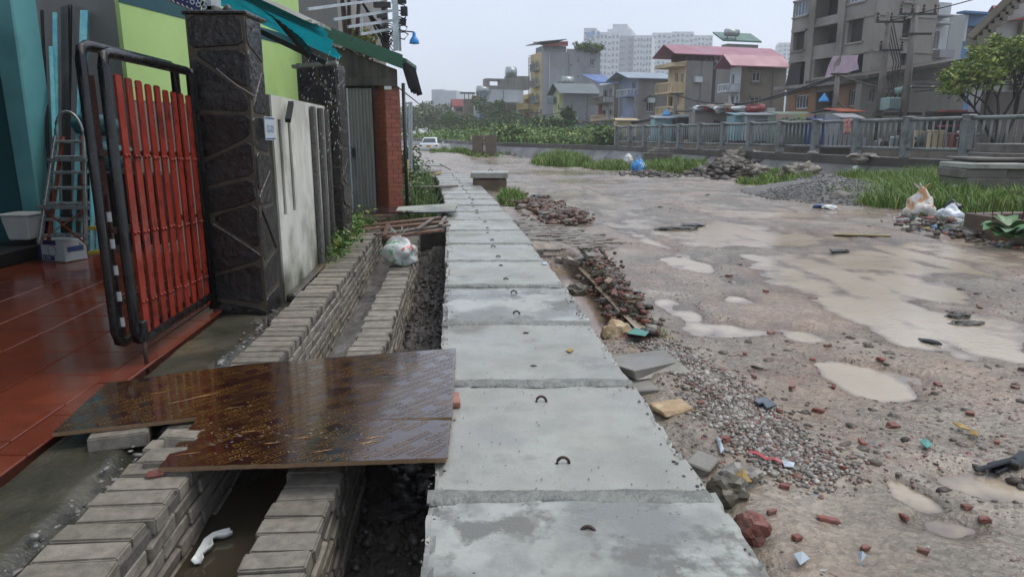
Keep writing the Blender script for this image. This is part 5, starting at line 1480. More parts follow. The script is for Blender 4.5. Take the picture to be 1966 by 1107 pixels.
# weeds at the foot of the white wall and along the trench
pts_ = [(pf(-1.62 + random.uniform(-.05, .1), 6.6 + k * .11, .03 + random.uniform(0, .12)), 1) for k in range(26)]
tag(leafclump('weeds', pts_, 42, (.07, .07, .07), .05, (.05, .11, .02), (.14, .26, .05)), 'low leafy weeds growing at the foot of the white wall', 'weeds', None, 'stuff')
pts_ = [((xc(y) - 1.0 - random.uniform(0, .9), y, random.uniform(-.35, .35)), 1.3) for y in np.linspace(12.6, 22, 46)]
tag(leafclump('weeds', pts_, 60, (.16, .16, .16), .09, (.04, .09, .025), (.12, .2, .07)), 'weeds filling the trench beside the brick pier', 'weeds', None, 'stuff')
n = 2600
yy = rng.uniform(12.5, 23, n); tt = -.62 - 1.2 * rng.random(n)
blades('weeds', np.stack([xc(yy) + tt, yy, -.5 + .2 * rng.random(n)], 1), rng.uniform(.25, .7, n), rng.uniform(.05, .3, n), rng.uniform(.012, .03, n), gcols(n, (.05, .10, .03), (.15, .24, .07)), M_grass, kind='stuff')
b = MB(); b.pbox(-3.2, -.46, 12.25, 22.5, -.95, -.5); b.build('trench_earth', M_mud, kind='structure')
# roadside bushes left
def bush(x, y, z, rad, h, n, size, label, a=(.04, .085, .02), c=(.11, .19, .05), name='shrub', cat='shrub', group=None, stem=True, lob=9):
    th = thing(name, label, cat, (x, y, z), group)
    P_ = []
    for k in range(lob):
        ang = random.random() * 6.28; r_ = rad * .62 * math.sqrt(random.random()); zc_ = z + h * random.uniform(.3, .8)
        lr = rad * random.uniform(.3, .55)
        m_ = n // lob
        d = rng.normal(size=(m_, 3)); d /= np.linalg.norm(d, axis=1)[:, None]
        P_.append(np.array([x + r_ * math.cos(ang), y + r_ * math.sin(ang), zc_]) + d * (lr * (.6 + .5 * rng.random(m_)))[:, None] * np.array([1, 1, min(1.1, h / rad * .6)]))
    P_ = np.concatenate(P_); P_[:, 2] = np.maximum(P_[:, 2], z)
    leaves('foliage', P_, size * (.6 + .8 * rng.random(len(P_))), gcols(len(P_), a, c), M_leaf, parent=th, aspect=.6)
    if stem:
        b = MB()
        for k in range(4):
            an = k * 1.6; b.tube([(x, y, z - .1), (x + rad * .2 * math.cos(an), y + rad * .2 * math.sin(an), z + h * .35), (x + rad * .45 * math.cos(an), y + rad * .45 * math.sin(an), z + h * .7)], .02 * h, 5, .008 * h)
        b.build('stem', M_rust, th)
    return th
bush(-3.1, 17.8, -.5, .9, 1.5, 1500, .11, 'tall leafy shrub growing behind the yellow post by the pier')
bush(-3.9, 20.5, -.5, 1.0, 1.9, 1500, .12, 'dark shrub along the fence beyond the yellow post')
bush(-5.0, 24.5, -.2, 1.2, 1.4, 1300, .13, 'low shrub at the trench end near the white car')
# neighbour fence panel behind the pier
fp = thing('wire_fence', 'grey mesh fence panel behind the brick pier', 'fence', tuple(atY(785, 300, 16)))
for u in (779, 786, 790):
    b = MB(); b.tube([atY(u, 330, 16), atY(u, 196, 16)], .025, 6); b.build('post', M_galv, fp)
for v in (198, 225, 260):
    b = MB(); b.tube([atY(778, v, 16), atY(791, v, 16)], .018, 5); b.build('rail', M_galv, fp)

# ---------------- rubbish and rubble
def heap(name, u, v, ru, rv, n, s0, s1, cols, lift=.15, shard=True, jag=.35, aspect=(1, .8, .55), **kw):
    c = atG(u, v); d = (c - ORI).length; rx = ru * d / F; y0 = atG(u, v + rv).y; y1 = atG(u, v - rv).y; cyy = (y0 + y1) / 2; ry = max(.15, (y1 - y0) / 2)
    a = rng.random(n) * 6.283; r_ = np.abs(rng.normal(size=n)) * .5
    x = c.x + rx * r_ * np.cos(a); y = cyy + ry * r_ * np.sin(a)
    z = ground(x, y) + lift * np.clip(1 - r_, 0, 1) * rng.random(n)
    pal = np.array([lin(k)[:3] for k in cols]); cc_ = pal[rng.integers(0, len(pal), n)] * (.7 + .6 * rng.random((n, 1)))
    return stones(name, np.stack([x, y, z], 1), rng.uniform(s0, s1, n), cc_, M_stone, shard=shard, jag=jag, aspect=aspect, kind='stuff', **kw)
G_ = ['#6b655d', '#57514a', '#7d756b', '#463f38']; BR = ['#7a4636', '#8d5341', '#5f4338']; TR = ['#c9c5bf', '#b9b2a8', '#9c5d55', '#557a9a', '#3e3d3c', '#b7a06a', '#6d7d5d']
heap('rubble', 1390, 335, 70, 10, 420, .06, .22, G_ + ['#4a3c30'], .5)
heap('rubble', 1425, 322, 30, 8, 140, .08, .28, G_, .8)
heap('rubble', 1250, 336, 60, 5, 200, .05, .16, G_ + ['#4a3c30'], .15)
heap('rubble', 1530, 341, 40, 6, 130, .05, .2, G_, .4)
heap('rubble', 1170, 305, 45, 6, 220, .08, .22, BR + G_, .4)
heap('rubbish', 1145, 299, 40, 4, 200, .08, .25, ['#c9c5c3', '#d3cfcd', '#c79aa0', '#b9b4b0'], .3)
heap('rubbish', 1005, 299, 30, 4, 160, .1, .28, ['#c9c5c3', '#b9d0cd', '#c79a98', '#b9b4b0'], .3)
heap('rubble', 985, 288, 14, 5, 120, .08, .2, BR, .6)
heap('rubbish', 1800, 436, 70, 14, 620, .02, .08, TR + G_ + ['#4a3c30', '#5a4a3b'], .16)
heap('rubbish', 1765, 424, 30, 6, 120, .03, .09, TR, .18)
heap('rubble', 1890, 455, 80, 14, 260, .03, .1, G_ + ['#55412f', '#4a3c30'], .1)
heap('rubbish', 1935, 470, 40, 8, 80, .02, .06, TR, .05)
heap('rubble', 1945, 395, 40, 7, 120, .03, .12, G_ + ['#4e4038'], .3)
# gravel mound
mc = Vector((7.5, 16.4, 0)); 
ga = np.linspace(0, 6.283, 60); gr = np.linspace(0, 1, 22)
A_, R_ = np.meshgrid(ga, gr)
gx = mc.x + 1.75 * R_ * np.cos(A_) * (1 + .15 * np.sin(A_ * 3)); gy = mc.y + 2.6 * R_ * np.sin(A_)
def mound(R__): return .5 * np.clip(1 - R__, 0, 1) ** .8
gzv = ground(gx, gy) + mound(R_) * (.85 + .35 * fbm(gx * 1.6, gy * 1.6, 4)) - .03 * (R_ > .97)
i = np.arange(A_.size).reshape(A_.shape)
M_gravel = mat('gravel_mound', '#5d5a57', '#7c7976', scale=30, rough=(.5, .8), bump=1.0, bscale=45, bdist=.03)
np_mesh('gravel_mound', np.stack([gx, gy, gzv], -1).reshape(-1, 3), np.stack([i[:-1, :-1], i[:-1, 1:], i[1:, 1:], i[1:, :-1]], -1).reshape(-1, 4), M_gravel, smooth=True, label='heap of grey gravel at the foot of the bank wall', cat='gravel heap')
n = 2600
a = rng.random(n) * 6.283; r_ = np.sqrt(rng.random(n)) * 1.1
x = mc.x + 1.75 * r_ * np.cos(a); y = mc.y + 2.6 * r_ * np.sin(a)
z = ground(x, y) + mound(r_) * (.85 + .35 * fbm(x * 1.6, y * 1.6, 4)) + .008
stones('gravel', np.stack([x, y, z], 1), rng.uniform(.012, .035, n), rng.uniform(.08, .26, n)[:, None] * np.array([[1, .98, .95]]), M_stone, kind='stuff')
def boulder(u, v, rad, label, m, seed, name='concrete_lump', cat='rubble', z=0, amp=.3, sub=2, rz=0):
    c = atG(u, v); b = MB(); b.blob(c + Vector((0, 0, rad[2] * .5 + z)), rad, sub, amp, 1.6, M=rotm(rz), seed=seed)
    return tag(b.build(name, m), label, cat)
boulder(1612, 388, (.2, .2, .16), 'grey concrete lump at the foot of the gravel heap', M_reinf, 5)
# sacks
M_sack = mat('grey_sack', '#6b655b', '#857d71', scale=9, rough=(.5, .7), bump=.4, bscale=60)
for k, (u, v, r_, rz_, dz, lb) in enumerate(((1425, 322, (.85, .4, .3), .3, .35, 'grey sack draped over the top of the rubble heap'), (1405, 327, (.5, .35, .22), -.3, .25, 'smaller grey sack slumped left on the rubble heap'),
                                    (1452, 337, (.62, .26, .2), .5, .1, 'pale sack lying below the rubble heap beside grass'), (1540, 343, (.55, .35, .25), .2, .1, 'crumpled grey sack heap at the wall foot right of the grass'), (1515, 345, (.35, .2, .15), -.2, .05, 'small grey sack beside the crumpled sack heap'))):
    c = atG(u, v); b = MB(); b.blob(c + Vector((0, 0, r_[2] * .4 + dz)), r_, 4, .6, 2.4, M=rotm(rz_), seed=20 + k); tag(b.build('sack', M_sack, smooth=True), lb, 'sack', 'sacks on the canal bank')
M_rag = mat('dirty_cloth', '#a9a49b', '#6c675f', scale=5, rough=(.5, .7), bump=.5, bscale=30)
b = MB(); c = atY(1660, 305, 22.6)
for k in range(9): b.blob(c + Vector((random.uniform(-.45, .45), random.uniform(-.2, .1), random.uniform(-.05, .12))), (random.uniform(.15, .3), .12, random.uniform(.04, .09)), 2, .5, 3, M=rotm(random.uniform(-.6, .6), random.uniform(-.4, .4), random.uniform(-.4, .4)), seed=40 + k)
tag(b.build('rag_pile', M_rag), 'pile of dirty pale rags and boards on the parapet below the railing', 'rags')
c = atY(1560, 293, 25.2); b = MB(); b.blob(c, (.2, .1, .07), 2, .5, 3, seed=60); tag(b.build('rag_pile', M_rag), 'small rag lying on the parapet under the railing', 'rags')
c = atY(1662, 325, 20.9); b = MB(); b.blob(c + Vector((-.3, 0, .0)), (.1, .05, .12), 2, .4, 3, seed=61); tag(b.build('plastic_scrap', M_plast), 'white plastic scrap hanging on the concrete slope', 'plastic scrap')
# red patterned cloth over the rail
c = fp0 - fd * 19.0
b = MB(); V = []
p = on(1620, 240, fp0 - nrm_f * .07, nrm_f); p2 = on(1635, 240, fp0 - nrm_f * .07, nrm_f)
for j in range(7):
    for k in range(7):
        q_ = p.lerp(p2, k / 6); V.append(Vector((q_.x, q_.y, 1.71 - j * .08 - .05 * math.sin(k * 1.3) * (j / 6))) - nrm_f * (.0 + .02 * math.sin(k * 2.2 + j)))
b.add(V, [(j * 7 + k, j * 7 + k + 1, j * 7 + k + 8, j * 7 + k + 7) for j in range(6) for k in range(6)])
o = b.build('hanging_cloth', mat('red_cloth', '#9a4a4e', '#c7a59a', scale=18, lo=.45, hi=.55, rough=(.6, .7)), smooth=True); o.modifiers.new('s', 'SOLIDIFY').thickness = .01
tag(o, 'red and cream cloth hung over the top rail of the railing', 'cloth')
# bags on the right
c = atG(1762, 422); colbag('rubbish_bag', c + Vector((0, 0, .17)), (.25, .22, .3), 'tall white and orange rubbish bag leaning in the grass edge', [(0, '#b98a5f'), (.4, '#c9b8a4'), (.46, '#d0cbc4'), (.6, '#c9c4bd'), (.64, '#b9653f'), (.68, '#cfc9c2')], 5)
c = atG(1820, 432); colbag('rubbish_bag', c + Vector((0, 0, .13)), (.21, .19, .17), 'plain white rubbish bag lying beside the concrete chamber', [(0, '#c3cad2'), (.5, '#cdd3da')], 6, tie=False)
c = atG(1225, 331); colbag('rubbish_bag', c + Vector((0, 0, .2)), (.34, .3, .34), 'bright blue rubbish bag at the grass edge by the block stack', [(0, '#3b86c4'), (.5, '#4b94cf'), (.6, '#b9c6cf'), (.66, '#2f78b6')], 7)
c = atG(1206, 318); colbag('rubbish_bag', c + Vector((0, 0, .3)), (.24, .2, .28), 'small white bag in grass left of the blue bag', [(0, '#c9cdca'), (.5, '#d5d8d4')], 8, tie=False)
c = atG(1855, 388); colbag('rubbish_bag', c + Vector((0, 0, .3)), (.3, .14, .1), 'pale green crumpled bag caught on top of the grass', [(0, '#9fbcb0'), (.5, '#b3c9be')], 9, tie=False)
c = atG(1826, 412); colbag('rubbish_bag', c + Vector((0, 0, .12)), (.14, .14, .12), 'black crumpled bag behind the plain white bag', [(0, '#191b1f'), (.5, '#23262b')], 10, tie=False)
c = atG(1582, 400); 
for k, (du, col_, lb) in enumerate(((-10, M_plateb, 'blue scrap of plastic lying on the road edge'), (0, M_dark, 'dark scrap of cloth lying on the road edge'), (9, M_plast, 'white scrap of plastic lying on the road edge'))):
    q_ = atG(1584 + du, 399 + k); b = MB(); b.blob(q_ + Vector((0, 0, .03)), (.14, .09, .05), 2, .5, 3, seed=70 + k); tag(b.build('litter_scrap', col_), lb, 'litter')
# broad-leaved plants
def bigleaf(c, n, size, label, name='leafy_plant'):
    th = thing(name, label, 'plant', tuple(c))
    for k in range(n):
        an = k * 2.4 + random.uniform(-.3, .3); d = Vector((math.cos(an), math.sin(an), 0)); s_ = Vector((-d.y, d.x, 0)); r0 = size * .25 * random.random()
        L_ = size * random.uniform(.7, 1.1); w_ = L_ * .38; z0 = .05 + .22 * random.random(); V = []
        for i in range(5):
            q_ = i / 4; ww_ = w_ * math.sin(math.pi * min(.97, .12 + q_ * .85)); p = c + d * (r0 + L_ * q_) + Vector((0, 0, z0 + .25 * L_ * math.sin(q_ * 2.4)))
            V += [p - s_ * ww_ + Vector((0, 0, ww_ * .35)), p, p + s_ * ww_ + Vector((0, 0, ww_ * .35))]
        b = MB(); b.add(V, [(i * 3 + j, i * 3 + j + 1, i * 3 + j + 4, i * 3 + j + 3) for i in range(4) for j in range(2)])
        b.build('leaf', M_bleaf, th, smooth=True)
    return th
M_bleaf = mat('broad_leaf', '#2f5a2a', '#4a7a3c', scale=6, rough=(.3, .4), rnd=.25)
bigleaf(at(1932, 468, -.16), 13, .34, 'broad leaved plant before the concrete chamber at the right edge')
bigleaf(atG(1850, 372) + Vector((0, 0, .35)), 9, .36, 'broad leaved plant growing at the foot of the block steps')
b = MB(); p0_, p1_ = atG(1600, 452) , atG(1710, 454); b.beam(p0_ + Vector((0, 0, .02)), p1_ + Vector((0, 0, .015)), .12, .015); tag(b.build('bamboo_strip', mat('straw', '#9a8a5c', '#7d6e48', scale=10, rough=(.4, .6))), 'pale straw coloured strip lying flat in the puddle', 'strip')
# ================================================================ houses, poles and trees beyond the canal
def pl(name, h1, h2=None, dirt=None, **k):
    return mat(name, h1, h2 or h1, scale=k.pop('scale', .6), rough=(.5, .7), dirt=dirt, dirt_scale=k.pop('ds', .35), dirt_lo=.48, dirt_hi=.72, stretch=k.pop('stretch', (1, 1, .5)), bump=.1, bscale=6, **k)
W_grey = pl('grey_render', '#77756f', '#85827c', '#605e59')
W_grey2 = pl('pale_grey_render', '#86878a', '#94959a', '#707175')
W_brown = pl('stained_brown_render', '#6b6355', '#7d7566', '#524b40')
W_yel = pl('yellow_render', '#b8a26c', '#c3ad77', '#9d8c63')
W_cream = pl('cream_render', '#bfa983', '#c9b48f', '#a29073')
W_vio = pl('violet_render', '#7c85a2', '#868fab', '#6c748c')
W_white = pl('white_render', '#b4b8bb', '#c0c4c6', '#999c9c')
W_green = pl('pale_green_render', '#a8ab7a', '#b2b584', '#8d9068')
W_apt = pl('bare_cement', '#7d776f', '#8d877f', '#625c55', ds=.5)
W_obrick = pl('ochre_brickwork', '#8a6440', '#976f49', '#6f5237', scale=2)
W_blue = pl('blue_render', '#3b6c98', '#4577a3', '#2f5a80')
W_tower = pl('tower_white', '#b9bfc3', '#c5cacd', '#a9afb5', scale=.1)
W_towerg = pl('tower_grey', '#8d949c', '#979ea6', scale=.1)
R_mag = mat('magenta_metal_roof', '#8f5566', '#9b6272', scale=.7, rough=(.3, .5))
R_grey = mat('blue_grey_metal_roof', '#7a8894', '#8795a0', scale=.7, rough=(.3, .45))
R_dgrey = mat('slate_metal_roof', '#4d5b5f', '#59676b', scale=.7, rough=(.3, .45))
R_red = mat('red_tile_roof', '#7a3030', '#8a3a38', scale=1, rough=(.4, .6))
R_tarp = mat('blue_tarp', '#35528f', '#42639f', scale=1, rough=(.3, .5))
R_green = mat('green_metal_roof', '#2f5a50', '#3a685d', scale=1, rough=(.3, .5))
G_dark = mat('dark_pane', '#1c2226', '#2b3338', scale=.4, rough=(.1, .2))
G_void = mat('dark_opening', '#161718', '#232425', scale=.5, rough=(.6, .8))
G_frame = mat('white_frame', '#b9bdbf', rough=(.4, .4))
G_blue = mat('blue_pane', '#52687a', '#6b8292', scale=.3, rough=(.1, .2))
G_shut = mat('grey_shutter', '#6f7478', '#7d8387', scale=2, rough=(.4, .6))

class House:
    """box house with its long side across the view; front face towards the canal (left), side face towards the camera"""
    def __init__(s, name, label, uc, Y, u0, u1, vt, front, side, dslope=-.30, cat='house', zb=.2, group=None, roof=None):
        s.d = Vector((dslope, 1, 0)).normalized(); s.n = Vector((s.d.y, -s.d.x, 0))
        vm = (vt + 250) / 2
        C = atY(uc, vm, Y); s.C = Vector((C.x, Y, 0)); s.zt = atY(uc, vt, Y).z; s.zb = zb
        k = cP
        def hit(u, dr):
            r_ = (u - CX) / F * (k + (C.z - H) * sP / Y * -1 if False else k)
            r_ = atY(u, vm, Y).x / Y
            return (r_ * s.C.y - s.C.x) / (dr.x - r_ * dr.y)
        s.Lf = max(.5, hit(u0, s.d)) if u0 is not None else 8
        s.Ls = max(.5, hit(u1, s.n))
        s.th = thing(name, label, cat, (s.C.x, s.C.y, zb), group)
        s.mats = {'front': front, 'side': side}; s.holes = {'front': [], 'side': []}
    def loc(s, face, u, v):
        n = Vector((-s.n.x, -s.n.y, 0)) if face == 'front' else -s.d
        p = on(u, v, s.C, n); ax = s.d if face == 'front' else s.n
        return (p - s.C).dot(ax), p.z
    def rect(s, face, u0, v0, u1, v1):
        um, vm = (u0 + u1) / 2, (v0 + v1) / 2
        a = s.loc(face, u0, vm)[0]; c = s.loc(face, u1, vm)[0]
        return min(a, c), max(a, c), s.loc(face, um, v1)[1], s.loc(face, um, v0)[1]
    def pt(s, face, a, z, out=0):
        ax = s.d if face == 'front' else s.n; o = -s.n if face == 'front' else -s.d
        return s.C + ax * a + o * out + Vector((0, 0, z))
    def win(s, face, u0, v0, u1, v1, depth=.18, pane=None, frame=True, mull=2, name='window', bars=True, sill=False):
        a, c, z0, z1 = s.rect(face, u0, v0, u1, v1)
        s.holes[face].append((a, c, z0, z1, depth, pane or G_dark, frame, mull, name, sill))
    def slab(s, name, face, u0, v0, u1, v1, out, m, inn=0.0, extra=0):
        a, c, z0, z1 = s.rect(face, u0, v0, u1, v1)
        b = MB(); P = lambda q, z, o: s.pt(face, q, z, o)
        b.hexa([P(a, z0, out), P(c, z0, out), P(c, z0, -inn), P(a, z0, -inn), P(a, z1, out), P(c, z1, out), P(c, z1, -inn), P(a, z1, -inn)])
        return b.build(name, m, s.th)
    def balcony(s, face, u0, v0, u1, v1, out, m, rail=None):
        a, c, z0, z1 = s.rect(face, u0, v0, u1, v1); P = lambda q, z, o: s.pt(face, q, z, o)
        b = MB(); b.hexa([P(a, z0, out), P(c, z0, out), P(c, z0, .003), P(a, z0, .003), P(a, z0 + .15, out), P(c, z0 + .15, out), P(c, z0 + .15, .003), P(a, z0 + .15, .003)])
        o = b.build('balcony', m, s.th)
        b = MB(); n = max(3, int((c - a) / .35))
        for k in range(n + 1):
            q_ = a + (c - a) * k / n; b.beam(P(q_, z0 + .15, out - .06), P(q_, z1, out - .06), .1, .07)
        for q_ in (a + .05, c - .05):
            for k in range(3): b.beam(P(q_, z0 + .15, out * k / 3), P(q_, z1, out * k / 3), .07, .07)
            b.beam(P(q_, z1, 0), P(q_, z1, out), .1, .1)
        b.beam(P(a, z1, out - .06), P(c, z1, out - .06), .12, .12)
        b.build('balustrade', rail or m, o); return o
    def face_mesh(s, face, L, name, m):
        hs = [h for h in s.holes[face]]
        hs = [(max(.02, min(h[0], L - .1)), max(.08, min(h[1], L - .02)), max(h[2], s.zb + .02), min(h[3], s.zt - .02)) + h[4:] for h in hs]
        hs = [h for h in hs if h[1] - h[0] > .05 and h[3] - h[2] > .05]
        xs = sorted({0., L} | {h[0] for h in hs} | {h[1] for h in hs}); zs = sorted({s.zb, s.zt} | {h[2] for h in hs} | {h[3] for h in hs})
        b = MB(); P = lambda q, z, o=0: s.pt(face, q, z, o)
        fl = face == 'front'
        def quad(p): 
            b.add(p[::-1] if fl else p, [(0, 1, 2, 3)])
        for i in range(len(xs) - 1):
            for j in range(len(zs) - 1):
                xm, zm = (xs[i] + xs[i + 1]) / 2, (zs[j] + zs[j + 1]) / 2
                if any(h[0] < xm < h[1] and h[2] < zm < h[3] for h in hs): continue
                quad([P(xs[i], zs[j]), P(xs[i + 1], zs[j]), P(xs[i + 1], zs[j + 1]), P(xs[i], zs[j + 1])])
        for a, c, z0, z1, dp, pm, fr, mu, nm, sill in hs:
            quad([P(a, z0), P(c, z0), P(c, z0, -dp), P(a, z0, -dp)][::-1]); quad([P(a, z1), P(c, z1), P(c, z1, -dp), P(a, z1, -dp)])
            quad([P(a, z0), P(a, z1), P(a, z1, -dp), P(a, z0, -dp)]); quad([P(c, z0), P(c, z1), P(c, z1, -dp), P(c, z0, -dp)][::-1])
        b.build(name, m, s.th)
        for a, c, z0, z1, dp, pm, fr, mu, nm, sill in hs:
            b = MB(); p = [P(a, z0, -dp), P(c, z0, -dp), P(c, z1, -dp), P(a, z1, -dp)]
            b.prism(p, (s.n if fl else s.d) * .03); w = b.build(nm, pm, s.th)
            if fr:
                f_ = MB(); t = min(.09, (c - a) * .12); o1 = -dp + .004
                for q0, q1, y0, y1 in ((a, a + t, z0, z1), (c - t, c, z0, z1), (a + t, c - t, z0, z0 + t), (a + t, c - t, z1 - t, z1)) + tuple((a + (c - a) * (k + 1) / (mu + 1) - t * .3, a + (c - a) * (k + 1) / (mu + 1) + t * .3, z0 + t, z1 - t) for k in range(mu)):
                    f_.hexa([P(q0, y0, o1 + .05), P(q1, y0, o1 + .05), P(q1, y0, o1), P(q0, y0, o1), P(q0, y1, o1 + .05), P(q1, y1, o1 + .05), P(q1, y1, o1), P(q0, y1, o1)])
                f_.build('frame', G_frame, w)
            if sill:
                for zz, e in ((z0 - .12, .12), (z1, .14)):
                    f_ = MB()
                    f_.hexa([P(a - .15, zz, .12), P(c + .15, zz, .12), P(c + .15, zz, .002), P(a - .15, zz, .002), P(a - .15, zz + e, .12), P(c + .15, zz + e, .12), P(c + .15, zz + e, .002), P(a - .15, zz + e, .002)])
                    f_.build('sill', s.mats[face], w)
    def extras(s, n=2):
        rr = random.Random(int(s.C.x * 100))
        for k in range(n):
            a = s.Ls * rr.uniform(.1, .9); z = s.zb + (s.zt - s.zb) * rr.uniform(.35, .8); P = lambda q, zz, o: s.pt('side', q, zz, o)
            b = MB(); b.hexa([P(a, z, .4), P(a + .8, z, .4), P(a + .8, z, .01), P(a, z, .01), P(a, z + .55, .4), P(a + .8, z + .55, .4), P(a + .8, z + .55, .01), P(a, z + .55, .01)]); b.build('air_conditioner', G_frame, s.th)
        a = s.Ls * rr.uniform(.05, .95); b = MB(); b.beam(s.pt('side', a, s.zb + .3, .06), s.pt('side', a, s.zt - .1, .06), .1); b.build('drain_pipe', G_shut, s.th)
    def close(s):
        s.face_mesh('front', s.Lf, 'front_wall', s.mats['front']); s.face_mesh('side', s.Ls, 'side_wall', s.mats['side'])
        if s.Ls > 3.5 and s.zt > 5 and s.th.get('category') == 'house': s.extras(1)
        P = lambda a, c, z: s.C + s.d * a + s.n * c + Vector((0, 0, z))
        b = MB(); z0, z1, A, B_ = s.zb, s.zt, s.Lf, s.Ls
        b.add([P(A, 0, z0), P(A, B_, z0), P(0, B_, z0), P(A, 0, z1), P(A, B_, z1), P(0, B_, z1), P(0, 0, z1)], [(0, 3, 4, 1), (1, 4, 5, 2), (3, 6, 5, 4)])
        b.build('rear_wall', s.mats['side'], s.th); return s
    def roofslab(s, name, z0, z1, m, of=.4, os=.3, tilt=0, a0=None, a1=None, c0=None, c1=None):
        P = lambda a, c, z: s.C + s.d * a + s.n * c + Vector((0, 0, z))
        a0 = -os if a0 is None else a0; a1 = s.Lf + os if a1 is None else a1; c0 = -of if c0 is None else c0; c1 = s.Ls + .1 if c1 is None else c1
        b = MB(); b.hexa([P(a0, c0, z0), P(a0, c1, z0), P(a1, c1, z0 + tilt), P(a1, c0, z0 + tilt), P(a0, c0, z1), P(a0, c1, z1), P(a1, c1, z1 + tilt), P(a1, c0, z1 + tilt)])
        return b.build(name, m, s.th)
    def gable(s, name, z0, zr, m, of=.5, os=.35, gm=None):
        """ridge runs along the side; slopes fall to the near and far eaves"""
        P = lambda a, c, z: s.C + s.d * a + s.n * c + Vector((0, 0, z))
        a0, a1, am, c0, c1 = -os, s.Lf + os, s.Lf / 2, -of, s.Ls + .1
        b = MB(); t = .08
        for e in (a0, a1):
            b.add([P(e, c0, z0), P(e, c1, z0), P(am, c1, zr), P(am, c0, zr), P(e, c0, z0 + t), P(e, c1, z0 + t), P(am, c1, zr + t), P(am, c0, zr + t)],
                  [(3, 2, 1, 0), (4, 5, 6, 7), (0, 1, 5, 4), (2, 3, 7, 6), (3, 0, 4, 7), (1, 2, 6, 5)])
        r = b.build(name, m, s.th)
        if gm:
            b = MB(); b.add([P(0, 0, s.zt), P(s.Lf, 0, s.zt), P(am, 0, zr - .02)], [(0, 1, 2)]); b.build('gable', gm, s.th)
        return r
    def gable_v(s, name, u, ve, vr, m, of=.5, os=.35, gm=None):
        am = s.Lf / 2; zr = atY(u, vr, s.C.y + s.d.y * am).z; ze = atY(u, ve, s.C.y - s.d.y * os).z
        return s.gable(name, ze, max(zr, ze + .3), m, of, os, gm)
    def zof(s, u, v, face='side'): return s.loc(face, u, v)[1]
def tank(h, u, v, Y, r, L, name='water_tank', label=None):
    c = atY(u, v, Y); b = MB(); b.tube([c - h.n * L / 2, c + h.n * L / 2], r, 12); b.build('water_tank', M_alu, h.th, smooth=True)
    b = MB()
    for e in (-.35, .35): b.beam(c + h.n * L * e + Vector((0, 0, -r * 2.4)), c + h.n * L * e + Vector((0, 0, -r * .8)), .07)
    b.build('tank_stand', M_dalu, h.th, kind='stuff')

# --- unfinished cement apartment block (right)
h = House('apartment_block', 'tall unfinished cement apartment block with open balconies and ochre brick ground floor', 1673, 50, 1516, 1790, -40, W_apt, W_apt, cat='apartment block')
for (a, b_, rows) in ((1523, 1544, [(62, 97), (120, 168)]), (1628, 1656, [(38, 81), (105, 141)])):
    for v0, v1 in rows: h.win('front', a, v0, b_, v1, .35, G_void, False, sill=True)
for v0, v1 in ((-12, 32), (48, 85), (110, 147)): h.win('front', 1563, v0, 1609, v1, 1.4, G_void, False, name='balcony_opening')
h.win('front', 1526, 3, 1551, 31, .12, G_blue, True, 3, sill=True); h.win('front', 1632, -18, 1662, 4, .12, G_blue, True, 3, sill=True)
h.win('side', 1733, 36, 1752, 73, .35, G_void, False, sill=True); h.win('side', 1729, 103, 1744, 126, .35, G_void, False, sill=True)
h.win('side', 1738, -20, 1757, 4, .2, R_mag, True, 1, sill=True)
h.win('front', 1528, 182, 1552, 209, .12, G_dark, True, 3); h.win('front', 1631, 172, 1652, 204, .12, G_dark, True, 3)
h.win('front', 1567, 176, 1601, 215, 1.2, G_void, False, name='shop_opening')
h.close()
for v_ in (112, 40, 168):
    a = h.rect('front', 1600, v_ - 2, 1640, v_ + 2); 
for z in (h.loc('front', 1590, 108)[1], h.loc('front', 1590, 45)[1]):
    b = MB(); P = lambda a, z, o: h.pt('front', a, z, o)
    b.hexa([P(.05, z - .12, .08), P(h.Lf - .05, z - .12, .08), P(h.Lf - .05, z - .12, .002), P(.05, z - .12, .002), P(.05, z + .05, .08), P(h.Lf - .05, z + .05, .08), P(h.Lf - .05, z + .05, .002), P(.05, z + .05, .002)]); b.build('string_course', W_apt, h.th)
    b = MB(); P2 = lambda a, z, o: h.pt('side', a, z, o)
    b.hexa([P2(.05, z - .12, .08), P2(h.Ls - .05, z - .12, .08), P2(h.Ls - .05, z - .12, .002), P2(.05, z - .12, .002), P2(.05, z + .05, .08), P2(h.Ls - .05, z + .05, .08), P2(h.Ls - .05, z + .05, .002), P2(.05, z + .05, .002)]); b.build('string_course', W_apt, h.th)
zc_ = h.loc('front', 1590, 163)[1]
b = MB(); P = lambda a, z, o: h.pt('front', a, z, o)
b.hexa([P(-.1, zc_ - .12, 1.0), P(h.Lf + .3, zc_ - .12, 1.0), P(h.Lf + .3, zc_ - .12, .002), P(-.1, zc_ - .12, .002), P(-.1, zc_ + .12, 1.0), P(h.Lf + .3, zc_ + .12, 1.0), P(h.Lf + .3, zc_ + .12, .002), P(-.1, zc_ + .12, .002)]); b.build('canopy', W_apt, h.th)
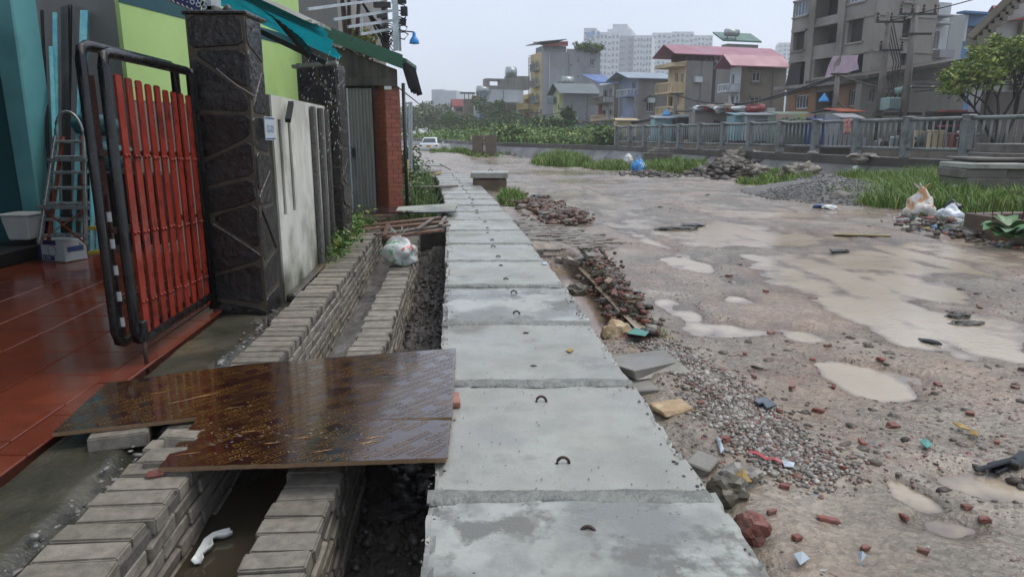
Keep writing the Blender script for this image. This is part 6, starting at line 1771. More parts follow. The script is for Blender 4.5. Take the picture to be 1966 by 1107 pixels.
for (ua, ub) in ((1514, 1566), (1602, 1668)):
    a, c, z0, z1 = h.rect('front', ua, 178, ub, 214)
    z0 = .4; z1 = zc_ - .13
    hs = [(x, y, p, q) for (x, y, p, q, *_r) in h.holes['front']]
    b = MB(); cells = sorted({a, c} | {x for x, y, p, q in hs if a < x < c and p < z1} | {y for x, y, p, q in hs if a < y < c and p < z1})
    for i in range(len(cells) - 1):
        xm = (cells[i] + cells[i + 1]) / 2; blk_ = [(p, q) for x, y, p, q in hs if x < xm < y and p < z1 - .5]
        segs = [(z0, z1)] if not blk_ else [(z0, blk_[0][0]), (blk_[0][1], z1)]
        for s0, s1 in segs:
            if s1 - s0 > .03: b.hexa([P(cells[i], s0, .04), P(cells[i + 1], s0, .04), P(cells[i + 1], s0, .002), P(cells[i], s0, .002), P(cells[i], s1, .04), P(cells[i + 1], s1, .04), P(cells[i + 1], s1, .002), P(cells[i], s1, .002)])
    if b.v: b.build('brick_facing', W_obrick, h.th)
for ua in (1557, 1613):
    a = h.loc('front', ua, 90)[0]
    b = MB(); b.hexa([P(a - .3, zc_ + .13, .15), P(a + .3, zc_ + .13, .15), P(a + .3, zc_ + .13, .002), P(a - .3, zc_ + .13, .002), P(a - .3, h.zt, .15), P(a + .3, h.zt, .15), P(a + .3, h.zt, .002), P(a - .3, h.zt, .002)]); b.build('pilaster', W_apt, h.th)
apt = h
# pink sheet hung in its window, dark net
b = MB(); V = []
for j in range(6):
    for k in range(7):
        q_ = h.rect('front', 1598 + k * 9.5, 100, 1600 + k * 9.5, 104); u = 1600 + k * 8.5 - j * (1.8 - k * .1)
        sx, sz = h.loc('front', 1603 + k * 8 - j * (6 - k) * .7, 108 + j * 5.6 - k * (.4) + (6 - k) * j * .7); V.append(h.pt('front', sx, sz, .15 + .07 * math.sin(k * 2 + j)))
b.add(V, [(j * 7 + k, j * 7 + k + 1, j * 7 + k + 8, j * 7 + k + 7) for j in range(5) for k in range(6)])
o = b.build('hanging_sheet', mat('pink_sheet', '#bfa8b4', '#b29aa8', scale=2, rough=(.6, .7)), smooth=True); tag(o, 'pale pink sheet hung out over a window of the cement apartment block', 'sheet')
b = MB(); q0 = h.loc('front', 1521, 122); q1 = h.loc('front', 1540, 122); q2 = h.loc('front', 1536, 166); q3 = h.loc('front', 1509, 168)
b.prism([h.pt('front', q[0], q[1], .12) for q in (q0, q1, q2, q3)], h.n * .02); tag(b.build('dark_net', G_void), 'dark net hung over the lower left window of the apartment block', 'net')

# --- white and grey house with magenta roof (next left)
h = House('house', 'grey brown house with white front and lower magenta roof beside the apartment block', 1420, 63, 1399, 1506, 128, W_white, W_brown)
h.win('side', 1445, 138, 1461, 157, .15, G_dark, True, 1, sill=True); h.win('side', 1441, 186, 1459, 200, .15, G_dark, True, 1, sill=True)
h.win('front', 1404, 142, 1410, 163, .15, G_dark, True, 1); h.win('front', 1403, 183, 1409, 204, .15, G_dark, True, 1); h.win('front', 1413, 185, 1417, 202, .15, G_dark, True, 0)
h.close(); h.balcony('front', 1400, 163, 1419, 178, 1.2, W_white)
h.gable_v('roof', 1440, 128, 107, R_mag, of=1.4, os=.5, gm=G_shut)
# --- cream house with long magenta roof
h = House('house', 'cream fronted house with long grey side wall and upper magenta roof', 1315, 74, 1281, 1404, 116, W_cream, W_grey)
h.win('front', 1296, 140, 1302, 162, .2, G_dark, True, 1); h.win('front', 1307, 142, 1312, 160, .2, G_dark, True, 1)
h.win('front', 1283, 186, 1291, 206, .3, G_void, False); h.win('front', 1299, 186, 1303, 204, .2, G_dark, True, 0)
h.close(); h.balcony('front', 1283, 161, 1314, 181, 1.6, W_cream); h.balcony('front', 1283, 206, 1314, 221, 1.6, W_cream)
h.slab('sunshade', 'front', 1280, 124, 1316, 131, 1.4, W_cream)
h.slab('wall_joint', 'side', 1367, 118, 1373, 210, .02, G_void)
P = lambda a, c, z: h.C + h.d * a + h.n * c + Vector((0, 0, z))
b = MB()
for c in np.linspace(.2, h.Ls - .2, 8): b.beam(P(.2, c, h.zt), P(.2, c, h.zof(1330, 102)), .12); b.beam(P(h.Lf - .3, c, h.zt), P(h.Lf - .3, c, h.zof(1330, 102)), .12)
b.build('roof_post', M_dalu, h.th)
b = MB(); b.hexa([P(h.Lf - .3, .3, h.zt), P(h.Lf - .3, h.Ls - .2, h.zt), P(h.Lf - .1, h.Ls - .2, h.zt), P(h.Lf - .1, .3, h.zt), P(h.Lf - .3, .3, h.zt + .8), P(h.Lf - .3, h.Ls - .2, h.zt + .8), P(h.Lf - .1, h.Ls - .2, h.zt + .8), P(h.Lf - .1, .3, h.zt + .8)]); b.build('terrace_wall', R_red, h.th)
h2 = h; zr = h.zof(1330, 89) + .5; zl_ = h.zof(1330, 103)
oldLs = h.Ls; h.Ls = h.loc('side', 1500, 100)[0]; h.gable_v('roof', 1330, 105, 88, R_mag, of=1.7, os=.6); h.Ls = oldLs
# green roofed roof terrace with tank behind
g = House('house', 'house top with green sheet roof and solar tank behind the cream house', 1392, 88, 1380, 1450, 84, W_grey, W_grey)
g.close(); g.roofslab('roof', g.zof(1420, 82), g.zof(1420, 79), R_green, 1, .5, tilt=1.2)
tank(g, 1405, 63, 88, .42, 1.7)
# --- violet house
h = House('house', 'violet fronted house with soot marked grey side window', 1224, 84, 1187, 1292, 148, W_vio, W_grey)
h.win('side', 1241, 195, 1256, 215, .2, G_void, True, 2); h.win('front', 1214, 158, 1219, 173, .2, G_dark, True, 1); h.win('front', 1216, 197, 1221, 216, .2, G_dark, True, 1); h.win('front', 1190, 168, 1197, 225, .2, G_shut, True, 0)
h.close(); h.balcony('front', 1203, 173, 1224, 187, 1.4, W_vio, W_white)
h.gable_v('roof', 1240, 151, 140, R_grey, of=1.6, os=.5, gm=W_vio)
b = MB(); a, c, z0, z1 = h.rect('side', 1232, 187, 1262, 196); b.prism([h.pt('side', q, z, .008) for q, z in ((a, z0), (c, z0), (c - .3, z1), ((a + c) / 2, z1 + .3), (a + .4, z1 - .1))], -h.d * .004); b.build('soot_mark', mat('soot', '#3f3c38', '#55514c', scale=2, rough=(.7, .8)), h.th)
# --- brick house with blue tarpaulin
h = House('house', 'narrow brick fronted house with blue tarpaulin roof', 1178, 92, 1150, 1190, 160, W_white, W_brown)
h.win('front', 1158, 172, 1166, 186, .2, G_dark, True, 1); h.win('front', 1170, 170, 1175, 186, .2, G_dark, True, 1); h.win('front', 1155, 212, 1163, 224, .2, G_void, False); h.win('front', 1167, 210, 1176, 224, .2, G_dark, True, 1)
h.close(); h.balcony('front', 1151, 187, 1177, 200, 1.5, W_brown); h.balcony('front', 1153, 222, 1178, 232, 1.5, W_cream)
h.roofslab('roof', h.zof(1178, 161), h.zof(1178, 159), R_tarp, 2.5, .4, tilt=1.4, c1=h.Ls * .55)
h.slab('brick_panel', 'front', 1149, 196, 1156, 226, .05, R_red)
# --- grey gabled house
h = House('house', 'low grey house with slate sheet gable roof and pale green front', 1081, 98, 1062, 1149, 180, W_green, W_grey2)
h.win('front', 1064, 207, 1069, 228, .2, G_dark, True, 1); h.win('front', 1073, 210, 1076, 228, .2, G_dark, True, 0); h.win('side', 1143, 185, 1149, 193, .2, G_void, False)
h.close(); h.slab('hood', 'front', 1063, 187, 1075, 199, 1.0, R_dgrey); h.slab('front_pier', 'front', 1071, 182, 1080, 250, .5, W_green)
h.gable_v('roof', 1100, 180, 161, R_dgrey, of=.8, os=.6, gm=W_green)
tank(h, 1089, 156, 102, .7, 1.6)
# --- tall yellow house
h = House('house', 'tall narrow house with yellow front and blank grey side wall, roof garden on top', 1039.5, 108, 1018, 1151, 99, W_yel, W_grey2)
for v0, v1 in ((117, 131), (148, 162), (180, 193), (210, 224)):
    for a, c in ((1021, 1025), (1028, 1034)): h.win('front', a, v0, c, v1, .15, G_blue, True, 1)
h.win('side', 1133, 114, 1141, 126, .2, G_dark, True, 1, sill=True)
for u, v in ((1110, 117), (1096, 125), (1110, 147), (1073, 158)): h.win('side', u - 1.2, v - 1.4, u + 1.2, v + 1.4, .2, G_void, False)
h.close()
for v0, v1 in ((132, 137), (163, 168), (194, 199)): h.balcony('front', 1026, v0 - 8, 1036, v1, .8, G_shut, G_shut)
h.slab('drain_pipe', 'side', 1053.5, 103, 1054.6, 200, .12, W_white)
b = MB(); a = h.loc('front', 1028, 100)[0]; 
for q_ in (-.3, .3): b.beam(h.pt('front', a + q_, 2, 1.0), h.pt('front', a + q_, h.zt - .5, 1.0), .08)
for k in range(22): b.beam(h.pt('front', a - .3, 2.4 + k * .5, 1.0), h.pt('front', a + .3, 2.4 + k * .5, 1.0), .06)
b.build('fire_ladder', M_dalu, h.th)
a0, c0, z0, z1 = h.rect('side', 1042, 88, 1089, 99)
b = MB(); P = lambda a, c, z: h.C + h.d * a + h.n * c + Vector((0, 0, z))
b.hexa([P(.4, .4, h.zt), P(.4, c0, h.zt), P(4, c0, h.zt), P(4, .4, h.zt), P(.4, .4, h.zt + .9), P(.4, c0, h.zt + .9), P(4, c0, h.zt + .9), P(4, .4, h.zt + .9)]); b.build('terrace_rail', G_shut, h.th)
b = MB(); b.hexa([P(-.3, .2, h.zt + .75), P(-.3, c0, h.zt + .85), P(4.5, c0, h.zt + 1.9), P(4.5, .2, h.zt + 1.7), P(-.3, .2, h.zt + .9), P(-.3, c0, h.zt + 1.55), P(4.5, c0, h.zt + 2.1), P(4.5, .2, h.zt + 1.9)]); b.build('red_awning', R_red, h.th)
b = MB(); b.hexa([P(-.8, -.6, h.zt + 1.2), P(-.8, c0 * .9, h.zt + 1.7), P(6, c0 * .9, h.zt + 1.9), P(6, -.6, h.zt + 1.4), P(-.8, -.6, h.zt + 1.3), P(-.8, c0 * .9, h.zt + 1.8), P(6, c0 * .9, h.zt + 2.0), P(6, -.6, h.zt + 1.5)]); b.build('roof', R_dgrey, h.th)
b = MB(); a1, c1, z0, z1 = h.rect('side', 1089, 94, 1151, 99); b.hexa([P(0.0, a1, h.zt), P(0.0, h.Ls, h.zt), P(.25, h.Ls, h.zt), P(.25, a1, h.zt), P(0.0, a1, h.zt + .5), P(0.0, h.Ls, h.zt + .5), P(.25, h.Ls, h.zt + .5), P(.25, a1, h.zt + .5)]); b.build('parapet', W_grey2, h.th)
yh = h
for k, u in enumerate((1112, 1124, 1136, 1146)):
    p = atY(u, 92, 110); bush(p.x, 110, h.zt, 1.2, 1.7 - .2 * (k % 2), 420, .3, ['small roof garden bush at the left of the yellow house roof', 'dense roof garden bush in the middle of the yellow house roof', 'wide roof garden bush on the yellow house roof', 'roof garden bush at the right roof edge of the yellow house'][k], stem=True, lob=5)
# yellow round balcony at its left
b = House('house', 'low yellow house wing with rounded balconies left of the tall yellow house', 1018, 112, 1004, 1019, 180, W_yel, W_yel); b.win('front', 1006, 190, 1016, 199, .4, R_red, False); b.win('front', 1006, 216, 1016, 226, .5, G_void, False); b.close(); b.balcony('front', 1005, 200, 1017, 211, 1.2, W_yel); b.balcony('front', 1005, 228, 1017, 240, 1.2, W_yel)
# --- grey house row further left
h = House('house', 'wide pale grey house with an open roof terrace and steel tank', 934, 124, 932.5, 1005, 171, W_grey2, W_white); h.win('side', 941, 175, 942.5, 178, .2, G_void, False); h.close()
P = lambda a, c, z: h.C + h.d * a + h.n * c + Vector((0, 0, z))
sx = lambda u: h.loc('side', u, 160)[0]; zt_ = h.zof(950, 151)
for u0, u1, z0, z1, m in ((932.5, 974, h.zt, h.zof(950, 164.5), W_grey), (932.5, 940, h.zof(950, 164.5), zt_, W_grey), (961, 974, h.zof(950, 164.5), zt_, W_grey), (940, 961, h.zof(950, 155), zt_, W_grey), (974, 1016, h.zt, h.zof(990, 146), W_grey)):
    b = MB(); b.hexa([P(-.05, sx(u0) + .01, z0 + .005), P(-.05, sx(u1), z0 + .005), P(2, sx(u1), z0 + .005), P(2, sx(u0) + .01, z0 + .005), P(-.05, sx(u0) + .01, z1), P(-.05, sx(u1), z1), P(2, sx(u1), z1), P(2, sx(u0) + .01, z1)]); b.build('terrace_wall', m, h.th)
tank(h, 981, 139, 122, .9, 1.6)
h.slab('ledge', 'side', 933, 195, 996, 197, .5, W_white)
d_ = House('house', 'dark weathered low house below the pale grey house', 938, 119, 934, 1006, 198, W_brown, pl('sooty_wall', '#4c4843', '#5b5751', '#3a3733')); d_.close()
h = House('house', 'narrow blue grey house between brown and pale grey houses', 921, 122, 919.5, 933, 178, W_grey2, pl('blue_grey_render', '#66788a', '#718394')); h.close(); h.slab('shutter', 'side', 921, 219, 932, 229, .1, W_blue)
tank(h, 926.5, 174, 124, .8, 2.0)
h = House('house', 'narrow house with white framed windows beside the brown house', 911, 123, 910, 920.5, 190, W_white, W_white); h.win('side', 912.5, 199, 916.5, 213, .2, G_dark, True, 1); h.win('side', 912.5, 223, 916.5, 236, .2, G_dark, True, 1); h.close(); h.roofslab('roof', h.zt, h.zt + .5, R_red, .3, .3)
h = House('house', 'brown grey house with a flat canopy on its roof', 891, 126, 889.5, 911, 190, W_brown, W_brown); h.close()
zt2 = h.zof(895, 180)
b = MB(); P = lambda a, c, z: h.C + h.d * a + h.n * c + Vector((0, 0, z))
for c in (.2, h.Ls * .5, h.Ls - .2): b.beam(P(.3, c, h.zt), P(.3, c, zt2), .12)
b.build('roof_post', M_dalu, h.th); h.roofslab('canopy', zt2, zt2 + .25, R_dgrey, .6, .4)
h = House('house', 'small red roofed house at the left end of the row', 873, 140, 871, 891, 205, W_brown, W_brown); h.win('side', 876, 208, 888, 214, .3, G_void, False); h.close(); h.gable('roof', h.zt, h.zof(880, 197) + .6, R_red, of=.6)
# ground floor shops beneath the grey gabled house
for k, (u0, u1, vt, m, lb) in enumerate(((1058, 1078, 244, G_void, 'dark open shop front below the gabled house'), (1094, 1103, 244, R_green, 'green shutter shop front below the gabled house'), (1104, 1128, 243, W_grey2, 'pale grey shed with a mint door below the gabled house'), (1128, 1146, 236, W_brown, 'brown shed with rusty awning near the blue sheet fence'))):
    s_ = House('shed', lb, u0 + 1, 93, u0, u1, vt, m, m, cat='shed'); s_.close()
    s_.roofslab('roof', s_.zt, s_.zt + .2, (R_dgrey, R_dgrey, R_grey, R_red)[k], .4, .6)
s_ = House('sheet_fence', 'plain blue sheet metal fence at the end of the railing', 1148, 80, 1147, 1180, 247, W_blue, pl('navy_sheet', '#2a3f63', '#324a70'), cat='fence'); s_.close()

# --- right hand group behind the apartment block
h = House('house', 'white balcony house strip squeezed right of the apartment block', 1785, 54, 1783, 1812, 4, W_white, W_white); h.win('side', 1788, 60, 1803, 94, .25, G_dark, True, 3)
for v0 in (8, ): h.win('side', 1788, v0, 1803, v0 + 22, .25, G_dark, True, 1)
h.close(); h.slab('ledge', 'side', 1784, 46, 1812, 49, .9, W_white); h.slab('ledge', 'side', 1784, 33, 1812, 35, .9, W_grey2); h.slab('balcony', 'side', 1784, 98, 1812, 113, .9, W_grey2)
h = House('house', 'plain pale grey house wall behind the white strip', 1812, 58, 1810, 1840, 28, W_grey2, pl('pale_green_grey', '#8d9290', '#989d9b', '#7c807e')); h.close()
h = House('house', 'bright blue house with white corner posts and red roof', 1838, 62, 1836, 1890, 28, W_blue, W_blue); h.win('side', 1843, 38, 1850, 72, .2, G_dark, True, 1); h.win('side', 1854, 50, 1880, 80, .4, G_dark, False); h.close(); h.slab('ledge', 'side', 1836, 25, 1890, 29, .8, W_blue); h.slab('corner_post', 'side', 1849, 29, 1853, 80, .2, W_white); h.slab('corner_post', 'side', 1837, 29, 1840, 80, .2, W_white)
h.gable('roof', h.zt + .05, h.zof(1860, 8), R_red, of=-4, os=.3)
h = House('low_house', 'long low weathered concrete house with a sloping roof edge behind the power poles', 1651, 46, 1648, 1850, 150, W_grey, pl('weathered_wall', '#77746e', '#8b8882', '#4d4a45', ds=.6))
h.zt = h.zof(1660, 148); h.win('side', 1668, 172, 1678, 196, .2, G_void, True, 1); h.close()
P = lambda a, c, z: h.C + h.d * a + h.n * c + Vector((0, 0, z))
zL, zR = h.zof(1651, 148), h.zof(1846, 112)
b = MB(); b.hexa([P(-.8, -.3, zL - .15), P(-.8, h.Ls, zR - .15), P(5, h.Ls, zR - .1), P(5, -.3, zL - .1), P(-.8, -.3, zL + .08), P(-.8, h.Ls, zR + .08), P(5, h.Ls, zR + .1), P(5, -.3, zL + .1)]); b.build('roof', MATS['stained_concrete'], h.th)
b = MB(); b.prism([P(-.02, 0, h.zt - .02), P(-.02, h.Ls, h.zt - .02), P(-.02, h.Ls, zR - .16), P(-.02, .1, zL - .16)], h.d * .1); b.build('gable', W_grey, h.th)
# big tilted gable at the top right corner
bg = thing('house', 'white gabled house with deep sloping eave at the top right corner', 'house', tuple(atY(1940, 200, 38)))
def A3(u, v, Y=38): return atY(u, v, Y)
b = MB(); b.prism([A3(1858, 215), A3(2100, 215), A3(2100, -60), A3(1958, -30), A3(1862, 72)], (5.5, 7, 0)); b.build('wall', pl('dull_white_wall', '#a5a4a0', '#b3b2ae', '#8a8984'), bg)
b = MB(); b.prism([A3(1856, 68, 36.6), A3(1866, 74, 36.6), A3(1985, -42, 36.6), A3(1975, -50, 36.6)], (4, 5, 0)); b.build('roof', W_brown, bg)
for k in range(9):
    b = MB(); p = A3(1872 + k * 11, 79 - k * 11.3, 37.4); b.obox(p, (.4, .9, .42)); b.build('corbel', W_brown, bg)
b = MB(); b.prism([A3(1940, 40, 37.5), A3(1975, 30, 37.5), A3(1990, 28, 37.5), A3(1990, 36, 37.5)], (0, .4, 0)); b.build('orange_hood', mat('orange_tile', '#8a4630', '#9a5138', scale=5, rough=(.4, .6)), bg)
b = MB(); b.box(A3(1945, 170, 37.6), A3(2000, 44, 37.9)); b.build('brown_panel', W_brown, bg)
ow = House('old_wall', 'dark stained concrete wall with tiled eave at the far right behind the railing', 1900, 34, 1894, 2060, 176, W_brown, pl('old_dark_wall', '#4d463d', '#655d51', '#39332c', ds=.8), cat='wall'); ow.close()
s_ = House('shed', 'dark open shed under a red tile strip beside the transformer', 1790, 38, 1786, 1905, 214, G_void, pl('dark_shed_wall', '#403b36', '#554f48', '#2e2a27'), cat='shed'); s_.win('side', 1800, 228, 1830, 262, .5, G_void, False); s_.close(); s_.slab('tile_strip', 'side', 1800, 212, 1862, 216, .5, R_red); s_.slab('red_awning', 'side', 1795, 240, 1832, 244, .8, R_red)

# --- high towers in the haze
def tower(label, parts, Y, group=None, wins=True):
    th = thing('tower_block', label, 'tower block', (atY(parts[0][0], 200, Y).x, Y, .3))
    for (u0, u1, vt, dy, m, cols) in parts:
        a = atY(u0, 200, Y + dy).x; c = atY(u1, 200, Y + dy).x; zt_ = atY(u0, vt, Y + dy).z
        b = MB(); b.hexa([(a, Y + dy, .3), (c, Y + dy, .3), (c + 6, Y + dy + 22, .3), (a + 6, Y + dy + 22, .3), (a, Y + dy, zt_), (c, Y + dy, zt_), (c + 6, Y + dy + 22, zt_), (a + 6, Y + dy + 22, zt_)])
        w = b.build('wall', m, th)
        n = int((zt_ - 30) / 3.2) if cols else 0
        for j in range(n):
            for k in range(cols):
                ww = (c - a) / cols; x = a + ww * (k + .5); z = zt_ - 3.2 * (j + 1)
                wd = ww * (.5 if (k % 3) else .72)
                b = MB(); b.box((x - wd / 2, Y + dy - .25, z), (x + wd / 2, Y + dy - .01, z + (1.7 if k % 3 else .9))); b.build('window', G_towin, w)
    return th
G_towin = mat('tower_window', '#5d6a75', '#78858f', scale=.1, rough=(.2, .3))
tower('nearer tower block with the stepped penthouse in the haze', [(1118, 1141, 54, 0, W_tower, 2), (1141, 1185, 62, 3, W_tower, 6), (1185, 1213, 69, 5, W_towerg, 2), (1213, 1247, 68, 2, W_tower, 6), (1162, 1208, 56, 8, W_tower, 0), (1172, 1199, 46.5, 9, W_tower, 0)], 400)
tower('farther wide tower block fading in the haze on the right', [(1247, 1283, 63, 0, W_tower, 4), (1283, 1325, 61, 5, W_tower, 5), (1325, 1361, 68, 10, W_tower, 5)], 470)
tower('very faint tower top between the magenta roof and the apartment block', [(1485, 1512, 82, 0, W_tower, 3)], 560)
tower('white office slab with rows of windows rising behind the far trees', [(829, 852, 172, 8, W_tower, 2), (852, 876, 174, 0, W_tower, 4)], 205)
th_b = bpy.data.objects['tower_block']
b = MB(); b.box((atY(1126, 60, 399.5).x, 399.4, atY(1126, 71, 399.5).z), (atY(1139, 60, 399.5).x, 399.7, atY(1126, 62, 399.5).z)); b.build('blue_sign', mat('faded_blue', '#5f86b8', rough=(.4, .4)), th_b)
b = MB(); b.box((atY(1146, 60, 402.5).x, 402.4, atY(1146, 70, 402.5).z), (atY(1152, 60, 402.5).x, 402.7, atY(1146, 61, 402.5).z)); b.build('blue_sign', MATS['faded_blue'], th_b)

# --- stalls and goods on the far bank
def stall(u0, u1, vt, vb, Y, m, label, depth=2.0, name='stall', cat='stall', roof=None, tilt=0):
    a = atY(u0, vb, Y); c = atY(u1, vb, Y); zt_ = atY(u0, vt, Y).z; zb = max(.36, a.z) if a.z > 0 else .36
    th = thing(name, label, cat, (a.x, Y, zb))
    b = MB(); b.box((a.x, Y, zb), (c.x, Y + depth, zt_)); b.build('side', m, th)
    r = roof or m
    b = MB(); b.hexa([(a.x - .15, Y - .5, zt_ + .01), (c.x + .15, Y - .5, zt_ + .01 + tilt), (c.x + .15, Y + depth, zt_ + .25 + tilt), (a.x - .15, Y + depth, zt_ + .25), (a.x - .15, Y - .5, zt_ + .07), (c.x + .15, Y - .5, zt_ + .07 + tilt), (c.x + .15, Y + depth, zt_ + .31 + tilt), (a.x - .15, Y + depth, zt_ + .31)]); b.build('roof', r, th)
    return th
C_cyan = pl('pale_cyan_panel', '#7ba3ab', '#86aeb5'); C_tarp = mat('white_tarp', '#a7adb4', '#8d949b', scale=.9, rough=(.4, .6), bump=.5, bscale=3, bdist=.1)
C_sign = mat('faded_signboard', '#b9a95c', '#b28d86', '#97ab8a', scale=1.6, lo=.4, hi=.6, detail=1, rough=(.4, .5))
stall(1183, 1222, 232, 262, 72, W_cream, 'cream roadside stall left behind the railing', roof=W_cream)
stall(1256, 1300, 228, 270, 62, C_cyan, 'pale teal stall with a slanted grey roof behind the railing', roof=R_grey)
stall(1300, 1335, 226, 268, 60, G_void, 'dark stall under a low grey sheet behind the railing', roof=R_dgrey)
stall(1332, 1406, 213, 270, 57, pl('rough_wall', '#7b7771', '#8b8781', '#5d5954'), 'grey block walled stall with rubbish on its roof', roof=R_dgrey)
stall(1408, 1431, 222, 270, 53, C_cyan, 'cyan panelled stall beside the white tarpaulin')
stall(1431, 1492, 222, 270, 52, C_tarp, 'stall wrapped in a crumpled white tarpaulin', roof=C_tarp)
stall(1492, 1562, 222, 275, 46, pl('dull_green', '#5d6e60', '#6a7b6c'), 'dull green stall below the faded colourful signboard')
sg = thing('signboard', 'faded yellow and pink signboard over the dull green stall', 'sign', tuple(atY(1527, 226, 45.3)))
b = MB(); b.hexa([atY(1490, 236, 45.3), atY(1563, 236, 45.3), atY(1563, 236, 45.5), atY(1490, 236, 45.5), atY(1490, 219, 45.3), atY(1563, 218, 45.3), atY(1563, 218, 45.5), atY(1490, 219, 45.5)]); b.build('board', C_sign, sg)
b = MB()
for k in range(9): b.blob(atY(1496 + k * 7.5, 231 - (k % 3) * 2, 45.28), (.13, .02, .09), 1, .3, 2, seed=k)
b.build('painted_shapes', MATS['dull_green'], sg)
stall(1565, 1588, 233, 285, 44, mat('blue_sheet', '#24467f', '#2d5088', scale=1, rough=(.35, .5)), 'bright blue plastic wrapped stall')
wb = thing('notice_board', 'white notice board with dark lines of writing beside the blue stall', 'sign', tuple(atY(1597, 226, 43.8)))
b = MB(); b.box(atY(1589, 236, 43.8), atY(1605, 220, 43.9)); b.build('board', G_frame, wb)
b = MB()
for k in range(4): b.box(atY(1591, 224 + k * 3.2, 43.78), atY(1591 + 10 - (k % 2) * 3, 222.8 + k * 3.2, 43.795))
b.build('writing', G_void, wb, kind='stuff')
stall(1607, 1642, 216, 285, 42, W_grey2, 'grey stall with a red and orange sign roof under the street lamp pole', roof=mat('red_orange_awning', '#94402a', '#a5583a', scale=.8, rough=(.4, .6)))
stall(1612, 1644, 228, 240, 40.5, W_grey2, 'pale grey counter in front of the red orange stall', depth=.8)
pal = [G_void, W_grey2, R_red, M_plast, W_brown, M_dalu, W_cream, MATS['grey_sack'], W_grey2, G_void]
cname = {'dark_opening': 'black', 'pale_grey_render': 'pale grey', 'red_tile_roof': 'dark red', 'white_plastic': 'white', 'blue_tarp': 'blue', 'stained_brown_render': 'brown', 'green_metal_roof': 'green', 'dark_profile': 'charcoal', 'cream_render': 'cream', 'pale_cyan_panel': 'pale cyan', 'grey_sack': 'sack coloured'}
ordw = ['first', 'second', 'third', 'fourth', 'fifth', 'sixth', 'seventh', 'eighth', 'ninth', 'tenth', 'eleventh', 'twelfth', 'thirteenth', 'fourteenth', 'fifteenth', 'sixteenth']
postu = [983 + 1362 * (fp0 - fd * (SP * k)).x / (fp0 - fd * (SP * k)).y for k in range(17)]
usedl = set()
for k in range(90):
    u = random.uniform(1240, 1900); r_ = (u - CX) / F
    Yb = (16.97 + 14.2) / (r_ + .239) + random.uniform(.2, 2.2)
    p = atY(u, 285, Yb); s_ = random.uniform(.25, .8); hh = random.uniform(.25, 1.05)
    m = random.choice(pal); pn_ = max(0, min(15, sum(1 for q_ in postu if q_ < u) - 1)); shp = k % 3
    lb = ('tall ' if hh > .7 else 'low ') + cname[m.name] + ' ' + ('rounded bundle', 'crate', 'lidded crate')[shp] + ' seen through the ' + ordw[pn_] + ' railing panel from the left end'
    if lb in usedl: continue
    usedl.add(lb); b = MB()
    if shp:
        b.obox((p.x, Yb, .36 + hh / 2), (s_, s_, hh), rotm(random.uniform(-.4, .4)))
        if shp == 2: b.obox((p.x, Yb, .36 + hh + .05), (s_ * 1.1, s_ * 1.1, .1), rotm(random.uniform(-.1, .1)))
    else: b.blob((p.x, Yb, .36 + hh * .4), (s_ * .7, s_ * .6, hh * .5), 2, .4, 2, seed=k)
    tag(b.build('goods_pile', m, bevel=.02 if shp else 0), lb, 'goods', 'goods along the far canal bank')
for u, v, m, lb in ((1418, 273, mat('coral_bag', '#c4545a', rough=(.4, .5)), 'coral red bag seen through the railing'), (1262, 266, R_tarp, 'blue sheet leaning behind the railing'), (1357, 236, R_red, 'red bundle on the wall above the railing')):
    Yb = 31.0 / ((u - CX) / F + .239) + .1; p = atY(u, v, Yb); b = MB(); b.blob(p, (.55, .3, .4), 2, .3, 2, seed=int(u)); tag(b.build('goods_pile', m, smooth=True), lb, 'goods')
# roof clutter on the stalls
for k in range(14):
    u = 1345 + k * 8 + random.uniform(-3, 3); p = atY(u, 212 - random.uniform(0, 6), 57.5 - k * .3); b = MB(); b.blob(p, (random.uniform(.3, .8), .4, random.uniform(.15, .35)), 2, .5, 2.5, seed=100 + k)
    m = [M_plast, W_grey2, W_brown, R_red, M_dalu][k % 5]; tag(b.build('roof_clutter', m), ('white', 'pale grey', 'brown', 'dark red', 'charcoal')[k % 5] + ' bundle on the stall roofs, ' + ordw[k] + ' of the row from the left', 'clutter', 'clutter on the stall roofs')

# --- poles, transformer, wires
M_pole = mat('concrete_pole', '#5d5852', '#6f6a63', scale=1, rough=(.5, .7), dirt='#48443f', dirt_lo=.5)
M_wire = mat('black_cable', '#17181a', rough=(.5, .5))
M_ins = mat('porcelain', '#3f2f28', rough=(.2, .3))
def pole(u, vb, vt, Y, r, label, arms=(), ub=None):
    a = atY(ub or u, vb, Y); t_ = atY(u, vt, Y); a.z = min(a.z, .36) if Y > 30 else a.z
    th = thing('power_pole', label, 'pole', (t_.x, Y, a.z))
    b = MB(); b.tube([(t_.x, Y, a.z), (t_.x, Y, t_.z)], r, 9, r * .72); b.build('shaft', M_pole, th, smooth=True)
    for v_, w_, ins in arms:
        c = atY(u, v_, Y); b = MB(); b.beam(c + Vector((-w_, -.15, 0)), c + Vector((w_, -.15, 0)), .12, .12); ar = b.build('crossarm', M_dalu, th)
        for k in range(ins):
            q_ = c + Vector((-w_ * .9 + 1.8 * w_ * k / max(1, ins - 1), -.15, .06)); b = MB(); b.lathe(q_, [(.05, 0), (.11, .08), (.05, .14), (.11, .22), (.05, .3), (.08, .42), (.02, .5)], 8); b.build('insulator', M_ins, ar)
    return th
pole(1708, 215, 24, 44, .24, 'left concrete power pole of the transformer pair', ((43, .9, 3), (97, .7, 2)))
pole(1759, 218, 12, 43, .25, 'right concrete power pole of the transformer pair', ((28, 1.1, 4), (66, .8, 0)))
tr = thing('transformer', 'pale green finned transformer on a platform between the two power poles', 'transformer', tuple(atY(1715, 214, 43.3)))
a, c = atY(1698, 212, 43.2), atY(1720, 187, 43.2)
